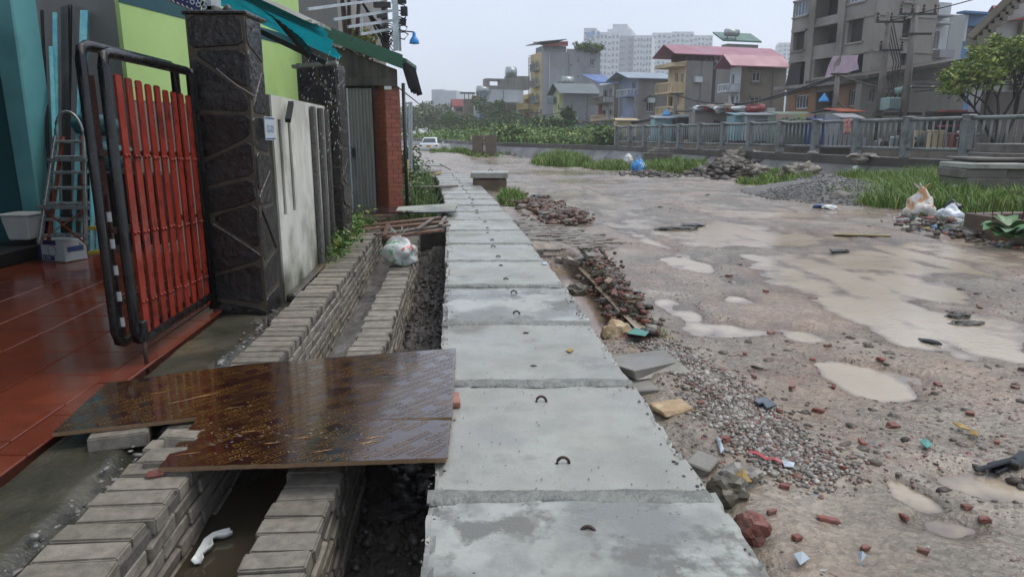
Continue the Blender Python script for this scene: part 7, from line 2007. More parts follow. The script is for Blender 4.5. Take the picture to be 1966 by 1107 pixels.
b = MB(); b.box((a.x, 43.0, a.z), (c.x + .45, 44.0, c.z)); b.build('tank', mat('pale_green_paint', '#7c9490', '#88a09b', scale=2, rough=(.35, .5)), tr, bevel=.04)
for k in range(6):
    b = MB(); x = a.x + (c.x - a.x) * (k + .5) / 6; b.box((x - .03, 42.75, a.z + .1), (x + .03, 42.998, c.z - .08)); b.build('fin', MATS['pale_green_paint'], tr)
b = MB(); q_ = atY(1732, 172, 43.3); b.tube([q_ + Vector((-.4, 0, -.1)), q_ + Vector((.5, 0, .05))], .2, 12); b.build('conservator', MATS['pale_green_paint'], tr, smooth=True)
for k in range(4):
    b = MB(); b.lathe(Vector((a.x + .1 + k * .28, 43.4, c.z)), [(.04, 0), (.1, .1), (.05, .16), (.1, .26), (.04, .4), (.02, .5)], 8); b.build('bushing', M_ins, tr)
b = MB(); p0_, p1_ = atY(1688, 218, 43.4), atY(1750, 219, 43.4); b.box((p0_.x, 42.8, p0_.z - .12), (p1_.x + .3, 44.2, p0_.z + .05)); b.build('platform', M_dalu, tr)
pole(1609, 232, 140, 45, .2, 'dark pole with cable tangle before the apartment block', ((143, .5, 0),))
pole(1298, 236, 178, 64, .2, 'pole before the cream house', ((180, .6, 0),))
pole(1220, 240, 186, 74, .16, 'thin pole before the violet house', ())
pole(1085, 262, 208, 88, .2, 'pole with a leafy creeper before the gabled house', ((209, .9, 2),))
pole(1028.5, 262, 216, 98, .2, 'pole before the tall yellow house', ((217, .8, 2),))
pole(851, 258, 225, 118, .18, 'far pole near the hazy trees', ())
dp = pole(736, 100, -30, 17.5, .1, 'dark pole with cable bundles behind the green roof', ((12, .2, 0), (32, .12, 0)))
def lamp(u, v, Y, u2, v2, label, s=.32):
    c = atY(u, v, Y); th = thing('street_lamp', label, 'lamp', tuple(c)); b = MB()
    b.lathe(c, [(s, 0), (s * .97, s * .1), (s * .8, s * .5), (s * .45, s * .95), (s * .3, s * 1.2), (s * .2, s * 1.5)], 14); b.build('shade', mat('lamp_blue', '#2a86c8', '#3391d2', scale=3, rough=(.25, .35)) if 'lamp_blue' not in MATS else MATS['lamp_blue'], th, smooth=True)
    b = MB(); b.tube([c + Vector((0, 0, s * 1.4)), c + Vector((0, 0, s * 1.7)), atY(u2, v2, Y)], .035, 5); b.build('bracket', M_dalu, th)
lamp(1581.5, 195, 45, 1608, 184, 'blue street lamp in front of the ochre brick ground floor')
lamp(1279.5, 221, 64, 1297, 212, 'blue street lamp on the pole before the cream house', .36)
lamp(1097, 227, 88, 1086, 214, 'blue street lamp before the gabled house', .42)
def wire(pts_, r, label, n=14, sag=0.0, name='cable'):
    P_ = [atY(*p) for p in pts_]; out = []
    for a, c in zip(P_[:-1], P_[1:]):
        for k in range(n): 
            q_ = k / n; p = a.lerp(c, q_); p.z -= sag * 4 * q_ * (1 - q_) * (c - a).length; out.append(p)
    out.append(P_[-1]); b = MB(); b.tube(out, r, 5); return tag(b.build(name, M_wire, smooth=True), label, 'cable', 'overhead cables along the canal street')
wire([(1100, 236, 86), (1298, 214, 64), (1609, 144, 45)], .07, 'thick cable sagging from the gabled house pole up to the apartment block pole', sag=.028)
wire([(1298, 182, 64), (1609, 146, 45)], .06, 'cable from the cream house pole to the apartment block pole', sag=.06)
wire([(1120, 233, 84), (1298, 218, 64), (1500, 228, 48), (1600, 205, 45)], .09, 'thick low cable bundle passing over the stalls', sag=.03)
wire([(1609, 145, 45), (1700, 170, 44), (1755, 168, 43), (1990, 150, 36)], .04, 'cable from the apartment block pole past the transformer to the right', sag=.02)
wire([(1755, 160, 43), (1990, 160, 34)], .035, 'upper thin wire from the right power pole to the photo edge', sag=.01)
wire([(1755, 176, 43), (1990, 142, 34)], .035, 'lower thin wire rising from the right power pole to the photo edge', sag=.01)
wire([(1609, 195, 45), (1640, 222, 42), (1690, 232, 38)], .06, 'loose cable drooping from the dark pole to the railing', sag=.03)
wire([(1028, 219, 98), (1085, 212, 88)], .05, 'cable between the yellow house pole and the gabled house pole', sag=.03)
wire([(851, 227, 118), (1028, 220, 98)], .05, 'long cable over the shrubs to the yellow house pole', sag=.02)
wire([(640, 70, 14), (851, 236, 118)], .03, 'cable running from the roof corner to the far pole', sag=.0)
for k in range(4):
    wire([(1708 - 8 + k * 5, 44, 44), (1716 + k * 5, 120, 43.8), (1704 + k * 4, 185, 43.5)], .035, ('pale', 'grey', 'bent', 'outer')[k] + ' lead running down from the left power pole to the transformer', sag=.03)
wire([(1680, 40, 46), (1708, 40, 44), (1759, 26, 43), (1960, -30, 38)], .03, 'high wire across the tops of the power poles', sag=.02)
# cable tangle behind the green roof
tg = []
for k in range(7):
    b = MB(); a = atY(676 + k * 2, -25, 16 + k * .1); c = atY(742 + random.uniform(-4, 6), 62 + k * 5, 17.4); m_ = a.lerp(c, .5) + Vector((0, 0, -.12 - .03 * k)); pts_ = []
    for j in range(11):
        q_ = j / 10; pts_.append(a * (1 - q_) ** 2 + m_ * 2 * q_ * (1 - q_) + c * q_ ** 2)
    b.tube(pts_, .022 if k < 4 else .012, 5); tag(b.build('cable', M_wire, smooth=True), 'black cable in the bundle sloping down behind the green roof', 'cable', 'cable bundle behind the green roof')
b = MB()
for k in range(9):
    c = atY(748 + random.uniform(-8, 10), 55 + k * 4, 17.3); b.tube([c + Vector((.12 * math.cos(t_) * (1 + .2 * math.sin(3 * t_)), .05 * math.sin(t_ * 2), .12 * math.sin(t_))) for t_ in np.linspace(0, 6.2, 14)], .012, 4)
tag(b.build('cable_tangle', M_wire, kind='stuff'), 'tangle of coiled cables on the dark pole behind the steel frame', 'cables')
b = MB()
for k in range(5): b.tube([atY(766, 8 + k * 12, 13.9), atY(776 + k * 2, 10 + k * 14, 13.8), atY(780 - k, 20 + k * 14, 13.8), atY(768, 26 + k * 12, 13.9)], .012, 5)
b.obox(atY(776, 22, 13.8), (.12, .1, .16)); b.obox(atY(774, 42, 13.8), (.1, .1, .1)); b.beam(atY(752, 3, 13.8), atY(780, 4, 13.8), .05, .07)
tag(b.build('cable_fittings', M_wire), 'cable clamps and loops hanging on the white roof post', 'cables')
# grey building and tree at the top left beyond the lime house
g = thing('building', 'plain grey concrete building rising behind the green fascia', 'building', tuple(atY(600, 60, 22)))
b = MB(); b.box((atY(480, 30, 22).x, 22, -.4), (atY(648, 20, 22).x, 30, 9.5)); b.build('wall', W_grey, g)
b = MB(); b.box((atY(480, 30, 22).x, 21.94, 5.5), (atY(648, 20, 22).x - .002, 21.998, 5.62)); b.build('ledge', W_brown, g)

# --- trees and meadow beyond the canal
def tree(x, y, z, h, rad, n, size, label, a=(.035, .075, .02), c=(.09, .16, .045), lob=12, group=None, bare=0.0):
    th = thing('tree', label, 'tree', (x, y, z), group)
    b = MB(); b.tube([(x, y, z - .3), (x + .05 * h * .3, y, z + h * .3), (x, y, z + h * .6)], .035 * h, 7, .015 * h); tips = []
    P_ = []
    for k in range(lob):
        ang = k * 2.4 + random.random(); rr = rad * (.25 + .65 * random.random()); zc_ = z + h * random.uniform(.42, .92); c_ = Vector((x + rr * math.cos(ang), y + rr * math.sin(ang), zc_))
        b.tube([(x, y, z + h * random.uniform(.25, .5)), (x + rr * .5 * math.cos(ang), y + rr * .5 * math.sin(ang), zc_ - h * .12), c_], .012 * h, 5, .004 * h)
        m_ = int(n / lob * random.uniform(.6, 1.4)); d = rng.normal(size=(m_, 3)); d /= np.linalg.norm(d, axis=1)[:, None]
        lr = rad * random.uniform(.22, .42); P_.append(np.array(c_)[None] + d * (lr * (.45 + .65 * rng.random(m_)))[:, None] * np.array([1, 1, .75]))
    b.build('trunk', M_rust, th)
    P_ = np.concatenate(P_); leaves('crown', P_, size * (.6 + .8 * rng.random(len(P_))), gcols(len(P_), a, c), M_leaf, parent=th, aspect=.6)
    return th
tp = [(800, 158, 7.5, 5.5, 'hazy round tree at the left end of the far tree line'), (822, 165, 8.5, 5.5, 'tall hazy tree second in the far tree line'), (842, 160, 8, 5, 'hazy tree below the white office slab'), (868, 150, 6, 5, 'hazy tree below the small red roofed house'), (782, 150, 7, 5, 'hazy tree half behind the brick pier')]
for u, Y, h_, r_, lb in tp:
    x = atY(u, 250, Y).x; tree(x, Y, -.2, h_, r_, 2600, .6, lb)
tp = [(955, 116, 6.5, 4.2, 'rounded dark green tree before the dark weathered house'), (884, 112, 4.0, 3.2, 'bushy tree before the brown grey house'), (915, 112, 3.2, 3.0, 'low bushy tree before the narrow blue grey house'), (1000, 108, 3.6, 3.4, 'dark shrubby tree before the yellow house wing'), (1052, 92, 3.4, 2.4, 'feathery tree before the pale green house front'), (1092, 86, 4.2, .8, 'leafy creeper tree climbing beside the gabled house pole')]
for u, Y, h_, r_, lb in tp:
    x = atY(u, 250, Y).x; tree(x, Y, .3, h_, r_, 2400, .38, lb, a=(.03, .075, .02), c=(.08, .16, .04), lob=10)
bl = [(978, 70, 1.9, 2.0, 'bright broad leaved bush right of the concrete culvert section'), (1010, 84, 2.4, 1.6, 'green bush in the meadow before the yellow house'), (1040, 88, 2.4, 1.7, 'green bush in the meadow under the yellow house ladder'), (1118, 80, 2.6, 1.6, 'light green bush before the sheds'), (1150, 74, 2.2, 1.7, 'light green bush at the blue sheet fence'), (1168, 66, 1.6, 1.5, 'low light green bush at the railing end'), (935, 92, 2.2, 1.7, 'low bush in the meadow left of the culvert'), (860, 96, 3, 1.5, 'meadow bush behind the car')]
for u, Y, r_, h_, lb in bl:
    x = atY(u, 262, Y).x; bush(x, Y, .3, r_, h_, 1800, .32, lb, a=(.05, .11, .02), c=(.15, .26, .06))
n = 26000
Y = 66 + 60 * rng.random(n) ** 1.3; u = rng.uniform(775, 1185, n); x = (u - CX) / F * .976 * Y
ok = x < canal(Y) + 13.5 * 3; ok &= x > canal(Y) + .8
x, Y = x[ok], Y[ok]; n = len(x)
hh = (.1 + 1.1 * vnoise(x * .25, Y * .25) ** 1.5) * (.5 + .8 * rng.random(n))
blades('meadow', np.stack([x, Y, .3 + 0 * x], 1), hh + .3, hh * .9, .09 + .08 * rng.random(n), gcols(n, (.07, .14, .025), (.17, .30, .06)), M_grass, kind='stuff')
pts_ = []
for k in range(170):
    Yq = random.uniform(64, 112); uq = random.uniform(790, 1182); xq = (uq - CX) / F * .976 * Yq
    if xq > canal(Yq) + 1.2: pts_.append(((xq, Yq, random.uniform(.5, 1.3)), random.uniform(.6, 1.5)))
tag(leafclump('undergrowth', pts_, 90, (.75, .75, .42), .34, (.055, .12, .02), (.17, .29, .06)), None, None, None, 'stuff')
mb = MB(); mb.add([(canal(66) + .4, 66, .3), (canal(66) + 16, 66, .34), (12, 150, .34), (canal(150) + .4, 150, .3)], [(0, 1, 2, 3)]); mb.build('meadow_ground', mat('meadow_earth', '#3f4a2a', '#4d5a33', scale=.5, rough=(.7, .8)), kind='structure')
# frangipani-like open tree at the right
tr_ = thing('tree', 'open branched tree with yellow green leaf tufts before the old wall', 'tree', tuple(atY(1925, 200, 33)))
b = MB(); root = atY(1925, 215, 33); root.z = .3; P_ = []
def grow(p, d, L, r, dep):
    q_ = p + d * L; b.tube([p, p.lerp(q_, .5) + Vector((random.uniform(-.05, .05), 0, random.uniform(-.05, .05))), q_], r, 6, r * .7)
    if dep <= 2:
        m_ = (34, 8, 2)[dep]; P_.append(np.array(q_)[None] + rng.normal(size=(m_, 3)) * .13)
    if dep == 0: return
    for k in range(3 if dep > 1 else 2):
        nd = (d + Vector((random.uniform(-.8, .8), random.uniform(-.7, .7), random.uniform(-.1, .75)))).normalized(); grow(q_, nd, L * random.uniform(.65, .85), r * .66, dep - 1)
random.seed(17)
grow(root, Vector((-.1, 0, 1)).normalized(), 1.45, .12, 5); grow(root + Vector((.15, 0, .2)), Vector((.35, .1, .9)).normalized(), 1.5, .10, 4); grow(root + Vector((-.1, 0, .3)), Vector((-.6, -.1, .8)).normalized(), 1.35, .09, 4)
b.build('trunk', M_dark, tr_)
P_ = np.concatenate(P_); leaves('crown', P_, .24 * (.6 + .7 * rng.random(len(P_))), gcols(len(P_), (.09, .15, .02), (.26, .34, .06)), M_leaf, parent=tr_, aspect=.45, droop=.1)
tx_ = atY(668, 60, 19); tree(tx_.x, 19, -.3, 6.4, 1.0, 1500, .16, 'yellowing tree between the grey building and the dark pole', a=(.07, .10, .02), c=(.24, .24, .05), lob=9)
# ================================================================ broken edge, paving, gravel and litter on the road
# grey paving remnant with a broken stacked edge
pv = thing('paving_patch', 'remnant of grey block paving breaking off into the ditch beside the slabs', 'paving', tuple(pf(1.0, 9.6, -.2)))
M_paver = mat('grey_paver', '#6a645c', '#857e74', scale=14, detail=6, rough=(.35, .65), bump=.4, bscale=90, rnd=.14, dirt='#5c4d41', dirt_scale=3, dirt_lo=.5, dirt_hi=.65)
b = MB(); b.obox((0, 0, 0), (.205, .098, .06)); b.v = [p + Vector((random.uniform(-.003, .003), random.uniform(-.003, .003), 0)) for p in b.v]
pav_me, _ = b.mesh('paver', M_paver, bevel=.006, center=Vector((0, 0, 0)))
for j in range(26):
    for k in range(6):
        Y = 8.42 + j * .105; t = .60 + k * .211 + (j % 2) * .105
        lim = .72 + 1.0 * sstep(11.4, 8.6, Y) + .12 * math.sin(j * 1.7)
        if t > lim + .2 or random.random() < .06: continue
        z = -.13 - .06 * (t - .6) + random.uniform(-.01, .008) - .05 * float(sstep(9.2, 8.4, Y)) * random.random()
        link('paver', pav_me, pv, pf(t, Y, z), (random.uniform(-.05, .05), random.uniform(-.05, .05), .1 + random.uniform(-.12, .12)))
for r_ in range(5):
    for k in range(6):
        t = .58 + k * .213 + (r_ % 2) * .1
        if r_ > 2 and k > 3: continue
        link('paver', pav_me, pv, pf(t, 8.33 - .03 * r_ - .10 * abs(k - 2.5) * .3 + random.uniform(-.03, .03), -.17 - r_ * .064 - .03 * max(0, k - 2)), (random.uniform(-.06, .06), random.uniform(-.06, .06), .1 + random.uniform(-.16, .16)))
for u, v, z, rz_, tl in ((1140, 492, -.1, .4, (.3, .1)), (1118, 498, -.14, -.3, (.2, -.3)), (1096, 503, -.16, .2, (-.1, .3)), (1155, 500, -.16, 1.1, (.4, .2)), (1075, 500, -.17, 1.4, (.2, .1))):
    link('paver', pav_me, pv, at(u, v, z), (tl[0], tl[1], rz_))

def frag(name, u, v, dims, rz_, m, label, cat, group=None, tilt=.25, dz=0.0, irr=.22, bev=.006):
    c = atG(u, v); b = MB(); b.obox((0, 0, 0), dims)
    b.v = [Vector((p.x * (1 + random.uniform(-irr, irr)), p.y * (1 + random.uniform(-irr, irr)), p.z * (1 + random.uniform(-irr, irr)))) for p in b.v]
    me, _ = b.mesh(name, m, bevel=bev, center=Vector((0, 0, 0)))
    return tag(link(name, me, None, c + Vector((0, 0, dims[2] * .35 + dz)), (random.uniform(-tilt, tilt), random.uniform(-tilt, tilt), rz_)), label, cat, group)
def rock(name, u, v, rad, m, label, cat, seed, amp=.45, sub=3, rz_=0, dz=0, group=None):
    c = atG(u, v); b = MB(); b.blob(c + Vector((0, 0, rad[2] * .45 + dz)), rad, sub, amp, 1.5, M=rotm(rz_), seed=seed)
    return tag(b.build(name, m), label, cat, group)
def rock2(name, u, v, rad, m, label, cat, seed, amp=.35, z=-.2):
    c = at(u, v, z); b = MB(); b.blob(c + Vector((0, 0, rad[2] * .5)), rad, 3, amp, 1.9, seed=seed)
    return tag(b.build(name, m), label, cat)
M_beige = mat('beige_stone', '#b39a76', '#c4b08e', '#a08665', scale=9, rough=(.45, .65), bump=.4, bscale=40)
M_olive = mat('olive_stone', '#4b4638', '#5e584a', scale=9, rough=(.35, .6), bump=.5, bscale=40)
M_flat = mat('flat_concrete', '#78756e', '#8b8880', scale=5, rough=(.3, .55), bump=.3, bscale=40, dirt='#5f574d', dirt_lo=.52)
M_tan = mat('tan_board', '#8a7560', '#776350', scale=9, rough=(.4, .6))
rock2('boulder', 1182, 655, (.105, .095, .10), M_beige, 'pale beige boulder with broken face at the ditch edge beside the slabs', 'boulder', 3, .3)
rock2('boulder', 1216, 662, (.11, .09, .06), M_redbrick, 'reddish brown stone lying just right of the beige boulder', 'boulder', 4)
rock2('boulder', 1108, 562, (.10, .08, .06), M_olive, 'muddy stone standing in the ditch water', 'boulder', 5)
rock('boulder', 1397, 950, (.075, .07, .055), M_olive, 'olive grey stone at the slab edge beside the yellow wrapper', 'boulder', 6)
rock('boulder', 1418, 925, (.085, .06, .05), M_flat, 'grey stone behind the olive one at the slab edge', 'boulder', 7)
rock('boulder', 1440, 1030, (.062, .05, .06), M_redbrick, 'lump of red brick leaning on the slab edge at the bottom of the photo', 'boulder', 8)
frag('concrete_piece', 1240, 705, (.36, .30, .06), .5, M_flat, 'broad flat broken concrete piece beside the slab edge, uppermost', 'concrete piece', tilt=.08, irr=.3)
frag('concrete_piece', 1215, 750, (.22, .18, .05), .2, M_flat, 'small broken concrete piece between the two flat ones', 'concrete piece', tilt=.1, irr=.3)
frag('concrete_piece', 1285, 785, (.17, .15, .03), .3, M_beige, 'flat tan concrete piece beside the second slab', 'concrete piece', tilt=.06, irr=.25)
frag('concrete_piece', 1345, 900, (.12, .10, .05), .9, M_flat, 'dull concrete chunk half sunk in mud at the slab edge', 'concrete piece')
frag('board', 1168, 560, (.06, .2, .02), -.35, M_tan, 'tan board leaning on the rubble ridge of the ditch', 'board', tilt=.5, dz=.1)
names_ = ['nearest the paving remnant', 'second along the ridge', 'lying flat in the ridge middle', 'standing on edge in the ridge', 'beside the tan board', 'at the right foot of the ridge', 'dark and half buried in the ridge', 'above the beige boulder', 'on the roadward side of the ridge', 'topmost on the ridge']
for k, (u, v) in enumerate(((1150, 505), (1160, 522), (1158, 540), (1172, 552), (1190, 566), (1205, 575), (1168, 580), (1180, 592), (1212, 600), (1150, 530))):
    frag('red_brick', u, v, (.15, .085, .05), random.uniform(-1.2, 1.2), M_redbrick if k % 3 else M_paver, ('red' if k % 3 else 'grey') + ' brick in the rubble ridge, ' + names_[k], 'brick', 'bricks in the rubble ridge beside the ditch', tilt=.45, dz=.0)
# ridge of clods, chips and dead leaves along the ditch
n = 1500
q_ = rng.random(n); u = 1138 + 108 * q_ + rng.normal(size=n) * 13; v = 498 + 160 * q_ + rng.normal(size=n) * 7
P_ = np.array([tuple(at(a, c, -.2)) for a, c in zip(u, v)]); P_ = P_[P_[:, 0] - xc(P_[:, 1]) > .84]; n = len(P_); P_[:, 2] = np.maximum(ground(P_[:, 0], P_[:, 1]), -.3) + .05 * rng.random(n)
pal = np.array([lin(k)[:3] for k in ('#5a4a3d', '#4c4038', '#6c5a4a', '#7a4636', '#8a5543', '#6f6a60', '#8f8a80', '#5b5a3a', '#443a33')])
stones('rubble', P_, rng.uniform(.010, .045, n) * (.6 + .6 * rng.random(n)), pal[rng.integers(0, len(pal), n)] * (.7 + .6 * rng.random((n, 1))), M_stone, jag=.5, shard=True, kind='stuff')
n = 900
q_ = rng.random(n); u = 1018 + 75 * q_ + rng.normal(size=n) * 22; v = 392 + 36 * q_ + rng.normal(size=n) * 5
P_ = np.array([tuple(at(a, c, -.2)) for a, c in zip(u, v)]); P_[:, 2] = ground(P_[:, 0], P_[:, 1]) + .10 * rng.random(n)
stones('rubble', P_, rng.uniform(.02, .085, n), np.array([lin(k)[:3] for k in ('#6a4a3b', '#5a4034', '#7d5a49', '#8a8078', '#6d645a')])[rng.integers(0, 5, n)], M_stone, jag=.5, shard=True, kind='stuff')
# pale gravel strip beside the slabs
n = 5200
q_ = rng.random(n) ** .8
uc_ = np.interp(q_, [0, .25, .5, .75, 1], [1235, 1300, 1385, 1440, 1560]); vc_ = np.interp(q_, [0, .25, .5, .75, 1], [662, 705, 765, 830, 930]); sp_ = np.interp(q_, [0, .4, 1], [18, 34, 52])
u = uc_ + rng.normal(size=n) * sp_; v = vc_ + rng.normal(size=n) * sp_ * .32
P_ = np.array([tuple(at(a, c, -.2)) for a, c in zip(u, v)]); P_[:, 2] = ground(P_[:, 0], P_[:, 1]) + .004
P_ = P_[P_[:, 0] - xc(P_[:, 1]) > .5]; n = len(P_)
pal = np.array([lin(k)[:3] for k in ('#a19c94', '#b0aaa0', '#888077', '#6c655d', '#c2bcb2', '#7b6d60', '#8d6558')])
stones('gravel', P_, rng.uniform(.004, .0135, n) * (1 + .7 * (rng.random(n) < .12)), pal[rng.integers(0, len(pal), n)] * (.75 + .4 * rng.random((n, 1))), M_stone, kind='stuff')
# grit and chips spread over the road
def scatter(name, n, s0, s1, pal, shard, aspect, dmax=1.35, umin=1000, vmin=330, sink=.002, wet=False, powr=1.0, patchy=0.0, **kw):
    u = rng.uniform(umin, 1990, n); v = vmin + (1125 - vmin) * rng.random(n) ** powr
    P_ = []
    d = np.stack([(u - CX) / F, cP + (CY - v) / F * sP, -sP + (CY - v) / F * cP], 1)
    k = (-.2 - H) / d[:, 2]; P_ = np.array([0, 0, H]) + d * k[:, None]
    P_[:, 2] = base_z(P_[:, 1]); k = (P_[:, 2] - H) / d[:, 2]; P_ = np.array([0, 0, H]) + d * k[:, None]
    t = P_[:, 0] - xc(np.minimum(P_[:, 1], 24))
    ok = (t > .53) & (dist_r(P_[:, 0], P_[:, 1]) > -.2) & (P_[:, 1] < 40)
    if not wet: ok &= pud_d(P_[:, 0], P_[:, 1]) > 1.05 - .4 * rng.random(n)
    if patchy: ok &= fbm(P_[:, 0] * .9, P_[:, 1] * .9, 3) + .5 * (rng.random(n) - .5) > patchy - .5
    P_ = P_[ok]; m_ = len(P_); P_[:, 2] = ground(P_[:, 0], P_[:, 1]) - sink
    sz = (s0 + (s1 - s0) * rng.random(m_) ** 2) * (1 + .05 * np.maximum(0, P_[:, 1] - 3))
    pl_ = np.array([lin(k)[:3] for k in pal])
    return stones(name, P_, sz, pl_[rng.integers(0, len(pl_), m_)] * (.7 + .5 * rng.random((m_, 1))), M_stone, shard=shard, jag=.35, aspect=aspect, kind='stuff', **kw)
scatter('gravel', 17000, .002, .0095, ('#857d74', '#736b62', '#918980', '#655d55', '#a39b91', '#806f63'), False, (1, .8, .5), powr=.75, patchy=.35)
scatter('gravel', 6000, .003, .014, ('#665c53', '#5a5047', '#72665c', '#7b6e62'), False, (1, .85, .5), powr=.7, patchy=.5)
scatter('brick_chips', 3200, .003, .017, ('#8a564c', '#945f54', '#7c4e44', '#9a7066'), True, (1, .7, .3), powr=.7, patchy=.45)
scatter('litter_bits', 420, .005, .016, ('#c9c5bd', '#b9b4aa', '#c5c2bb', '#b0986a', '#7a8f94', '#74819a', '#9a6a62', '#a9a59d'), True, (1.2, .7, .2), powr=.7)
scatter('mud_clods', 900, .012, .045, ('#4f443a', '#5c5147', '#463c33', '#6a5f54'), False, (1, .9, .45), powr=.65, patchy=.5, sink=.006)
# larger brick pieces one by one
RB = [(1572, 790, .075, .045), (1655, 850, .06, .035), (1715, 818, .10, .05), (1735, 995, .045, .03), (1495, 790, .04, .03), (1392, 845, .06, .05), (1505, 935, .05, .035), (1590, 1000, .09, .035), (1480, 985, .07, .025), (1862, 795, .06, .04), (1890, 1000, .05, .03), (1620, 900, .045, .03), (1520, 745, .05, .03), (1448, 725, .05, .03), (1855, 975, .05, .04), (1690, 690, .07, .04), (1560, 690, .06, .04), (1430, 680, .06, .035), (1800, 740, .06, .04), (1915, 850, .05, .03), (1345, 775, .05, .04), (1660, 1055, .05, .03), (1770, 1060, .05, .03), (1480, 640, .08, .05), (1640, 610, .08, .05), (1470, 560, .1, .05), (1560, 575, .1, .05), (1400, 530, .1, .05), (1590, 665, .07, .04), (1745, 640, .07, .04), (1880, 590, .09, .05), (1352, 700, .05, .03), (1530, 1035, .045, .03), (1950, 745, .06, .04), (1600, 745, .05, .035), (1410, 905, .04, .03)]
LM = [((1428, 930), 'yellow wrapper'), ((1480, 884), 'red strap'), ((1468, 780), 'blue grey tile pieces'), ((1538, 1080), 'silvery wrapper'), ((1920, 900), 'black car part'), ((1785, 662), 'long rubber scrap'), ((1777, 858), 'greenish scrap'), ((1850, 828), 'yellow wrapper strips'), ((1285, 785), 'flat tan concrete piece'), ((1345, 618), 'round puddle past the boulder'), ((1700, 742), 'long shallow puddle'), ((1380, 862), 'white plastic strip'), ((1805, 985), 'narrow puddle'), ((1535, 630), 'small middle puddle')]
ul = set()
for k, (u, v, a, c) in enumerate(RB):
    opts = sorted((((u - q_[0]) ** 2 + (3 * (v - q_[1])) ** 2), q_, nm) for q_, nm in LM); lb = None
    for _, q_, nm in opts:
        du, dv = u - q_[0], (v - q_[1]) * 2.2
        rel = ('right of' if du > 0 else 'left of') if abs(du) > abs(dv) else ('nearer than' if dv > 0 else 'beyond'); far = 'well ' if math.hypot(du, dv) > 90 else 'just '
        lb = 'red brick chip in the mud, ' + far + rel + ' the ' + nm
        if lb not in ul: break
    ul.add(lb)
    frag('brick_fragment', u, v, (a * .72, c * .72, .018), random.uniform(0, 3), M_redbrick, lb, 'brick chip', 'red brick chips in the road mud', tilt=.2, irr=.42, bev=.003)
def sheet(name, uv, z, m, label, cat, th_=.006, wob=.012):
    pts_ = [atG(u, v) for u, v in uv]; b = MB(); n = len(pts_)
    for p in pts_: p.z += z + random.uniform(0, wob)
    c = sum(pts_, Vector((0, 0, 0))) / n; c.z += wob
    b.add(pts_ + [c], [(i, (i + 1) % n, n) for i in range(n)]); o = b.build(name, m); md = o.modifiers.new('s', 'SOLIDIFY'); md.thickness = th_
    return tag(o, label, cat)
L_red = mat('red_strap', '#a03a3c', '#ac4648', scale=20, rough=(.3, .4)); L_yel = mat('yellow_wrapper', '#a3843c', '#8d7034', scale=12, rough=(.25, .4)); L_slate = mat('blue_grey_tile', '#4f5a66', '#5d6874', scale=9, rough=(.2, .35)); L_teal = mat('teal_plastic', '#4c8a80', '#5c9a8f', scale=9, rough=(.3, .4)); L_black = mat('black_plastic', '#131416', '#1d1e21', scale=9, rough=(.15, .35))
b = MB(); pts_ = [atG(u, v) + Vector((0, 0, .012 + .006 * (k % 2))) for k, (u, v) in enumerate(((1438, 871), (1455, 876), (1470, 884), (1488, 887), (1505, 893), (1521, 896)))]
V = []
for i, p in enumerate(pts_):
    d = (pts_[min(i + 1, 5)] - pts_[max(i - 1, 0)]).normalized(); s_ = Vector((-d.y, d.x, .25)).normalized(); V += [p - s_ * .009, p + s_ * .009]
b.add(V, [(2 * i, 2 * i + 2, 2 * i + 3, 2 * i + 1) for i in range(5)]); o = b.build('strap', L_red); o.modifiers.new('s', 'SOLIDIFY').thickness = .003; tag(o, 'red plastic strap lying on the gravel strip', 'strap')
sheet('plastic_scrap', [(1374, 848), (1381, 850), (1390, 872), (1384, 876)], .012, M_plate, 'narrow white plastic strip standing out of the mud by the slabs', 'plastic scrap')
sheet('wrapper', [(1402, 920), (1422, 918), (1446, 928), (1440, 942), (1425, 947), (1410, 935)], .02, L_yel, 'yellow crumpled wrapper at the slab edge', 'wrapper', .004, .03)
sheet('wrapper', [(1500, 892), (1524, 898), (1522, 905), (1506, 902)], .012, M_plate, 'white wrapper at the end of the red strap', 'wrapper')
sheet('tile_piece', [(1448, 776), (1470, 770), (1478, 778), (1456, 785)], .01, L_slate, 'blue grey tile piece on gravel, left half', 'tile piece', .012)
sheet('tile_piece', [(1463, 783), (1481, 778), (1488, 785), (1470, 791)], .012, L_slate, 'blue grey tile piece on gravel, right half', 'tile piece', .012)
sheet('wrapper', [(1523, 1078), (1540, 1068), (1552, 1080), (1535, 1092)], .012, M_plate, 'silvery striped wrapper near the bottom of the photo', 'wrapper', .004, .02)
sheet('wrapper', [(1645, 1075), (1660, 1080), (1652, 1086)], .012, M_plate, 'tiny white wrapper scrap right of the silvery one', 'wrapper', .004, .02)
sheet('plastic_scrap', [(1196, 653), (1220, 649), (1246, 655), (1238, 662), (1205, 660)], .05, L_teal, 'teal plastic scrap under the stones at the ditch end', 'plastic scrap', .004, .03)
sheet('rubber_scrap', [(1762, 656), (1800, 664), (1808, 668), (1770, 662)], .012, L_black, 'long thin black rubber scrap in the mud at mid right', 'rubber scrap', .012)
sheet('rubber_scrap', [(1592, 484), (1625, 484), (1630, 487), (1598, 488)], .012, L_black, 'short black rubber scrap at the puddle edge', 'rubber scrap', .02)
sheet('plastic_scrap', [(1765, 855), (1775, 850), (1790, 860), (1778, 866)], .01, L_teal, 'greenish scrap among the litter at right', 'plastic scrap')
sheet('wrapper', [(1828, 820), (1850, 826), (1862, 835), (1840, 830)], .014, L_yel, 'yellow wrapper strip among the litter at right', 'wrapper')
sheet('wrapper', [(1860, 832), (1878, 838), (1874, 846), (1862, 842)], .014, L_yel, 'second small yellow wrapper beside the strip at right', 'wrapper')
bj = thing('black_plastic_part', 'broken black plastic car part lying in a puddle at the right edge', 'car part', tuple(atG(1920, 905)))
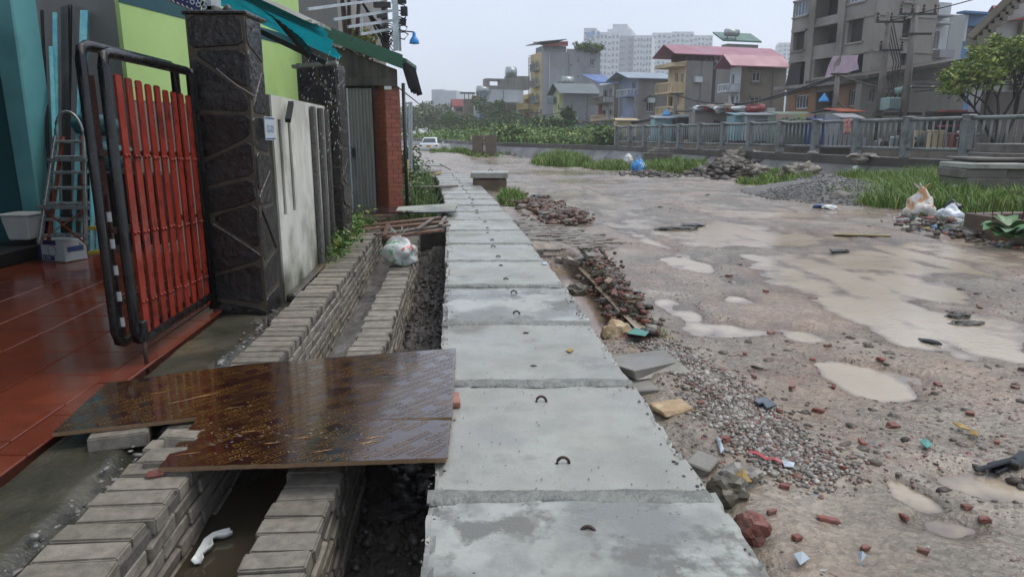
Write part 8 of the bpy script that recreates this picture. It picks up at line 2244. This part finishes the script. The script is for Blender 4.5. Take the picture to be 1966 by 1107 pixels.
for (u0, v0, u1, v1, w, h_) in ((1870, 911, 1938, 897, .03, .012), (1905, 914, 1966, 894, .035, .016), (1940, 902, 1968, 886, .05, .03), (1895, 903, 1950, 896, .02, .03)):
    b = MB(); a, c = atG(u0, v0), atG(u1, v1); b.beam(a + Vector((0, 0, .02)), c + Vector((0, 0, .035)), w, h_); b.build('fragment', L_black, bj, bevel=.006)
# black cloth on the far road, few darker stones
for k, (u, v, r_, lb) in enumerate(((1330, 437, (.18, .12, .05), 'black crumpled rag on the road between two puddles'), (1038, 378, (.22, .14, .04), 'dark flat rag at the road edge by the inlet box'), (1840, 612, (.1, .06, .04), 'dark clod standing in the right hand puddle'), (1855, 625, (.14, .06, .03), 'dark stick and mud clump in the right hand puddle'), (1300, 440, (.3, .12, .03), 'brown black mud bar before the black rag'))):
    rock('rag' if k in (0, 1) else 'mud_clod', u, v, r_, L_black if k in (0, 1) else M_mud, lb, 'rag' if k in (0, 1) else 'mud', 30 + k, .5)
# on the slabs: a yellow leaf, a bit of paper
def onslab(name, uv, m, label, cat):
    b = MB(); pts_ = [at(u, v, .006 + .006 * (i % 2)) for i, (u, v) in enumerate(uv)]; b.add(pts_, [tuple(range(len(pts_)))]); o = b.build(name, m); o.modifiers.new('s', 'SOLIDIFY').thickness = .002; return tag(o, label, cat)
onslab('fallen_leaf', [(1086, 673), (1094, 668), (1102, 672), (1094, 676)], L_yel, 'yellow green fallen leaf on the third slab', 'leaf')
onslab('paper_scrap', [(1041, 503), (1049, 503), (1050, 507), (1042, 507)], M_plate, 'small white paper scrap at the right edge of a slab', 'paper')
# mud smears dried onto the slab edges
n = 700
yy = rng.uniform(1.5, 12, n); side = np.where(rng.random(n) < .5, -1, 1); tt = side * (.485 - np.abs(rng.normal(size=n)) * .035)
stones('slab_grit', np.stack([xc(yy) + tt, yy, yy * 0 + .001], 1), rng.uniform(.002, .009, n), rng.uniform(.05, .16, n)[:, None] * np.array([[1, .92, .82]]), M_stone, aspect=(1, .8, .4), kind='stuff')
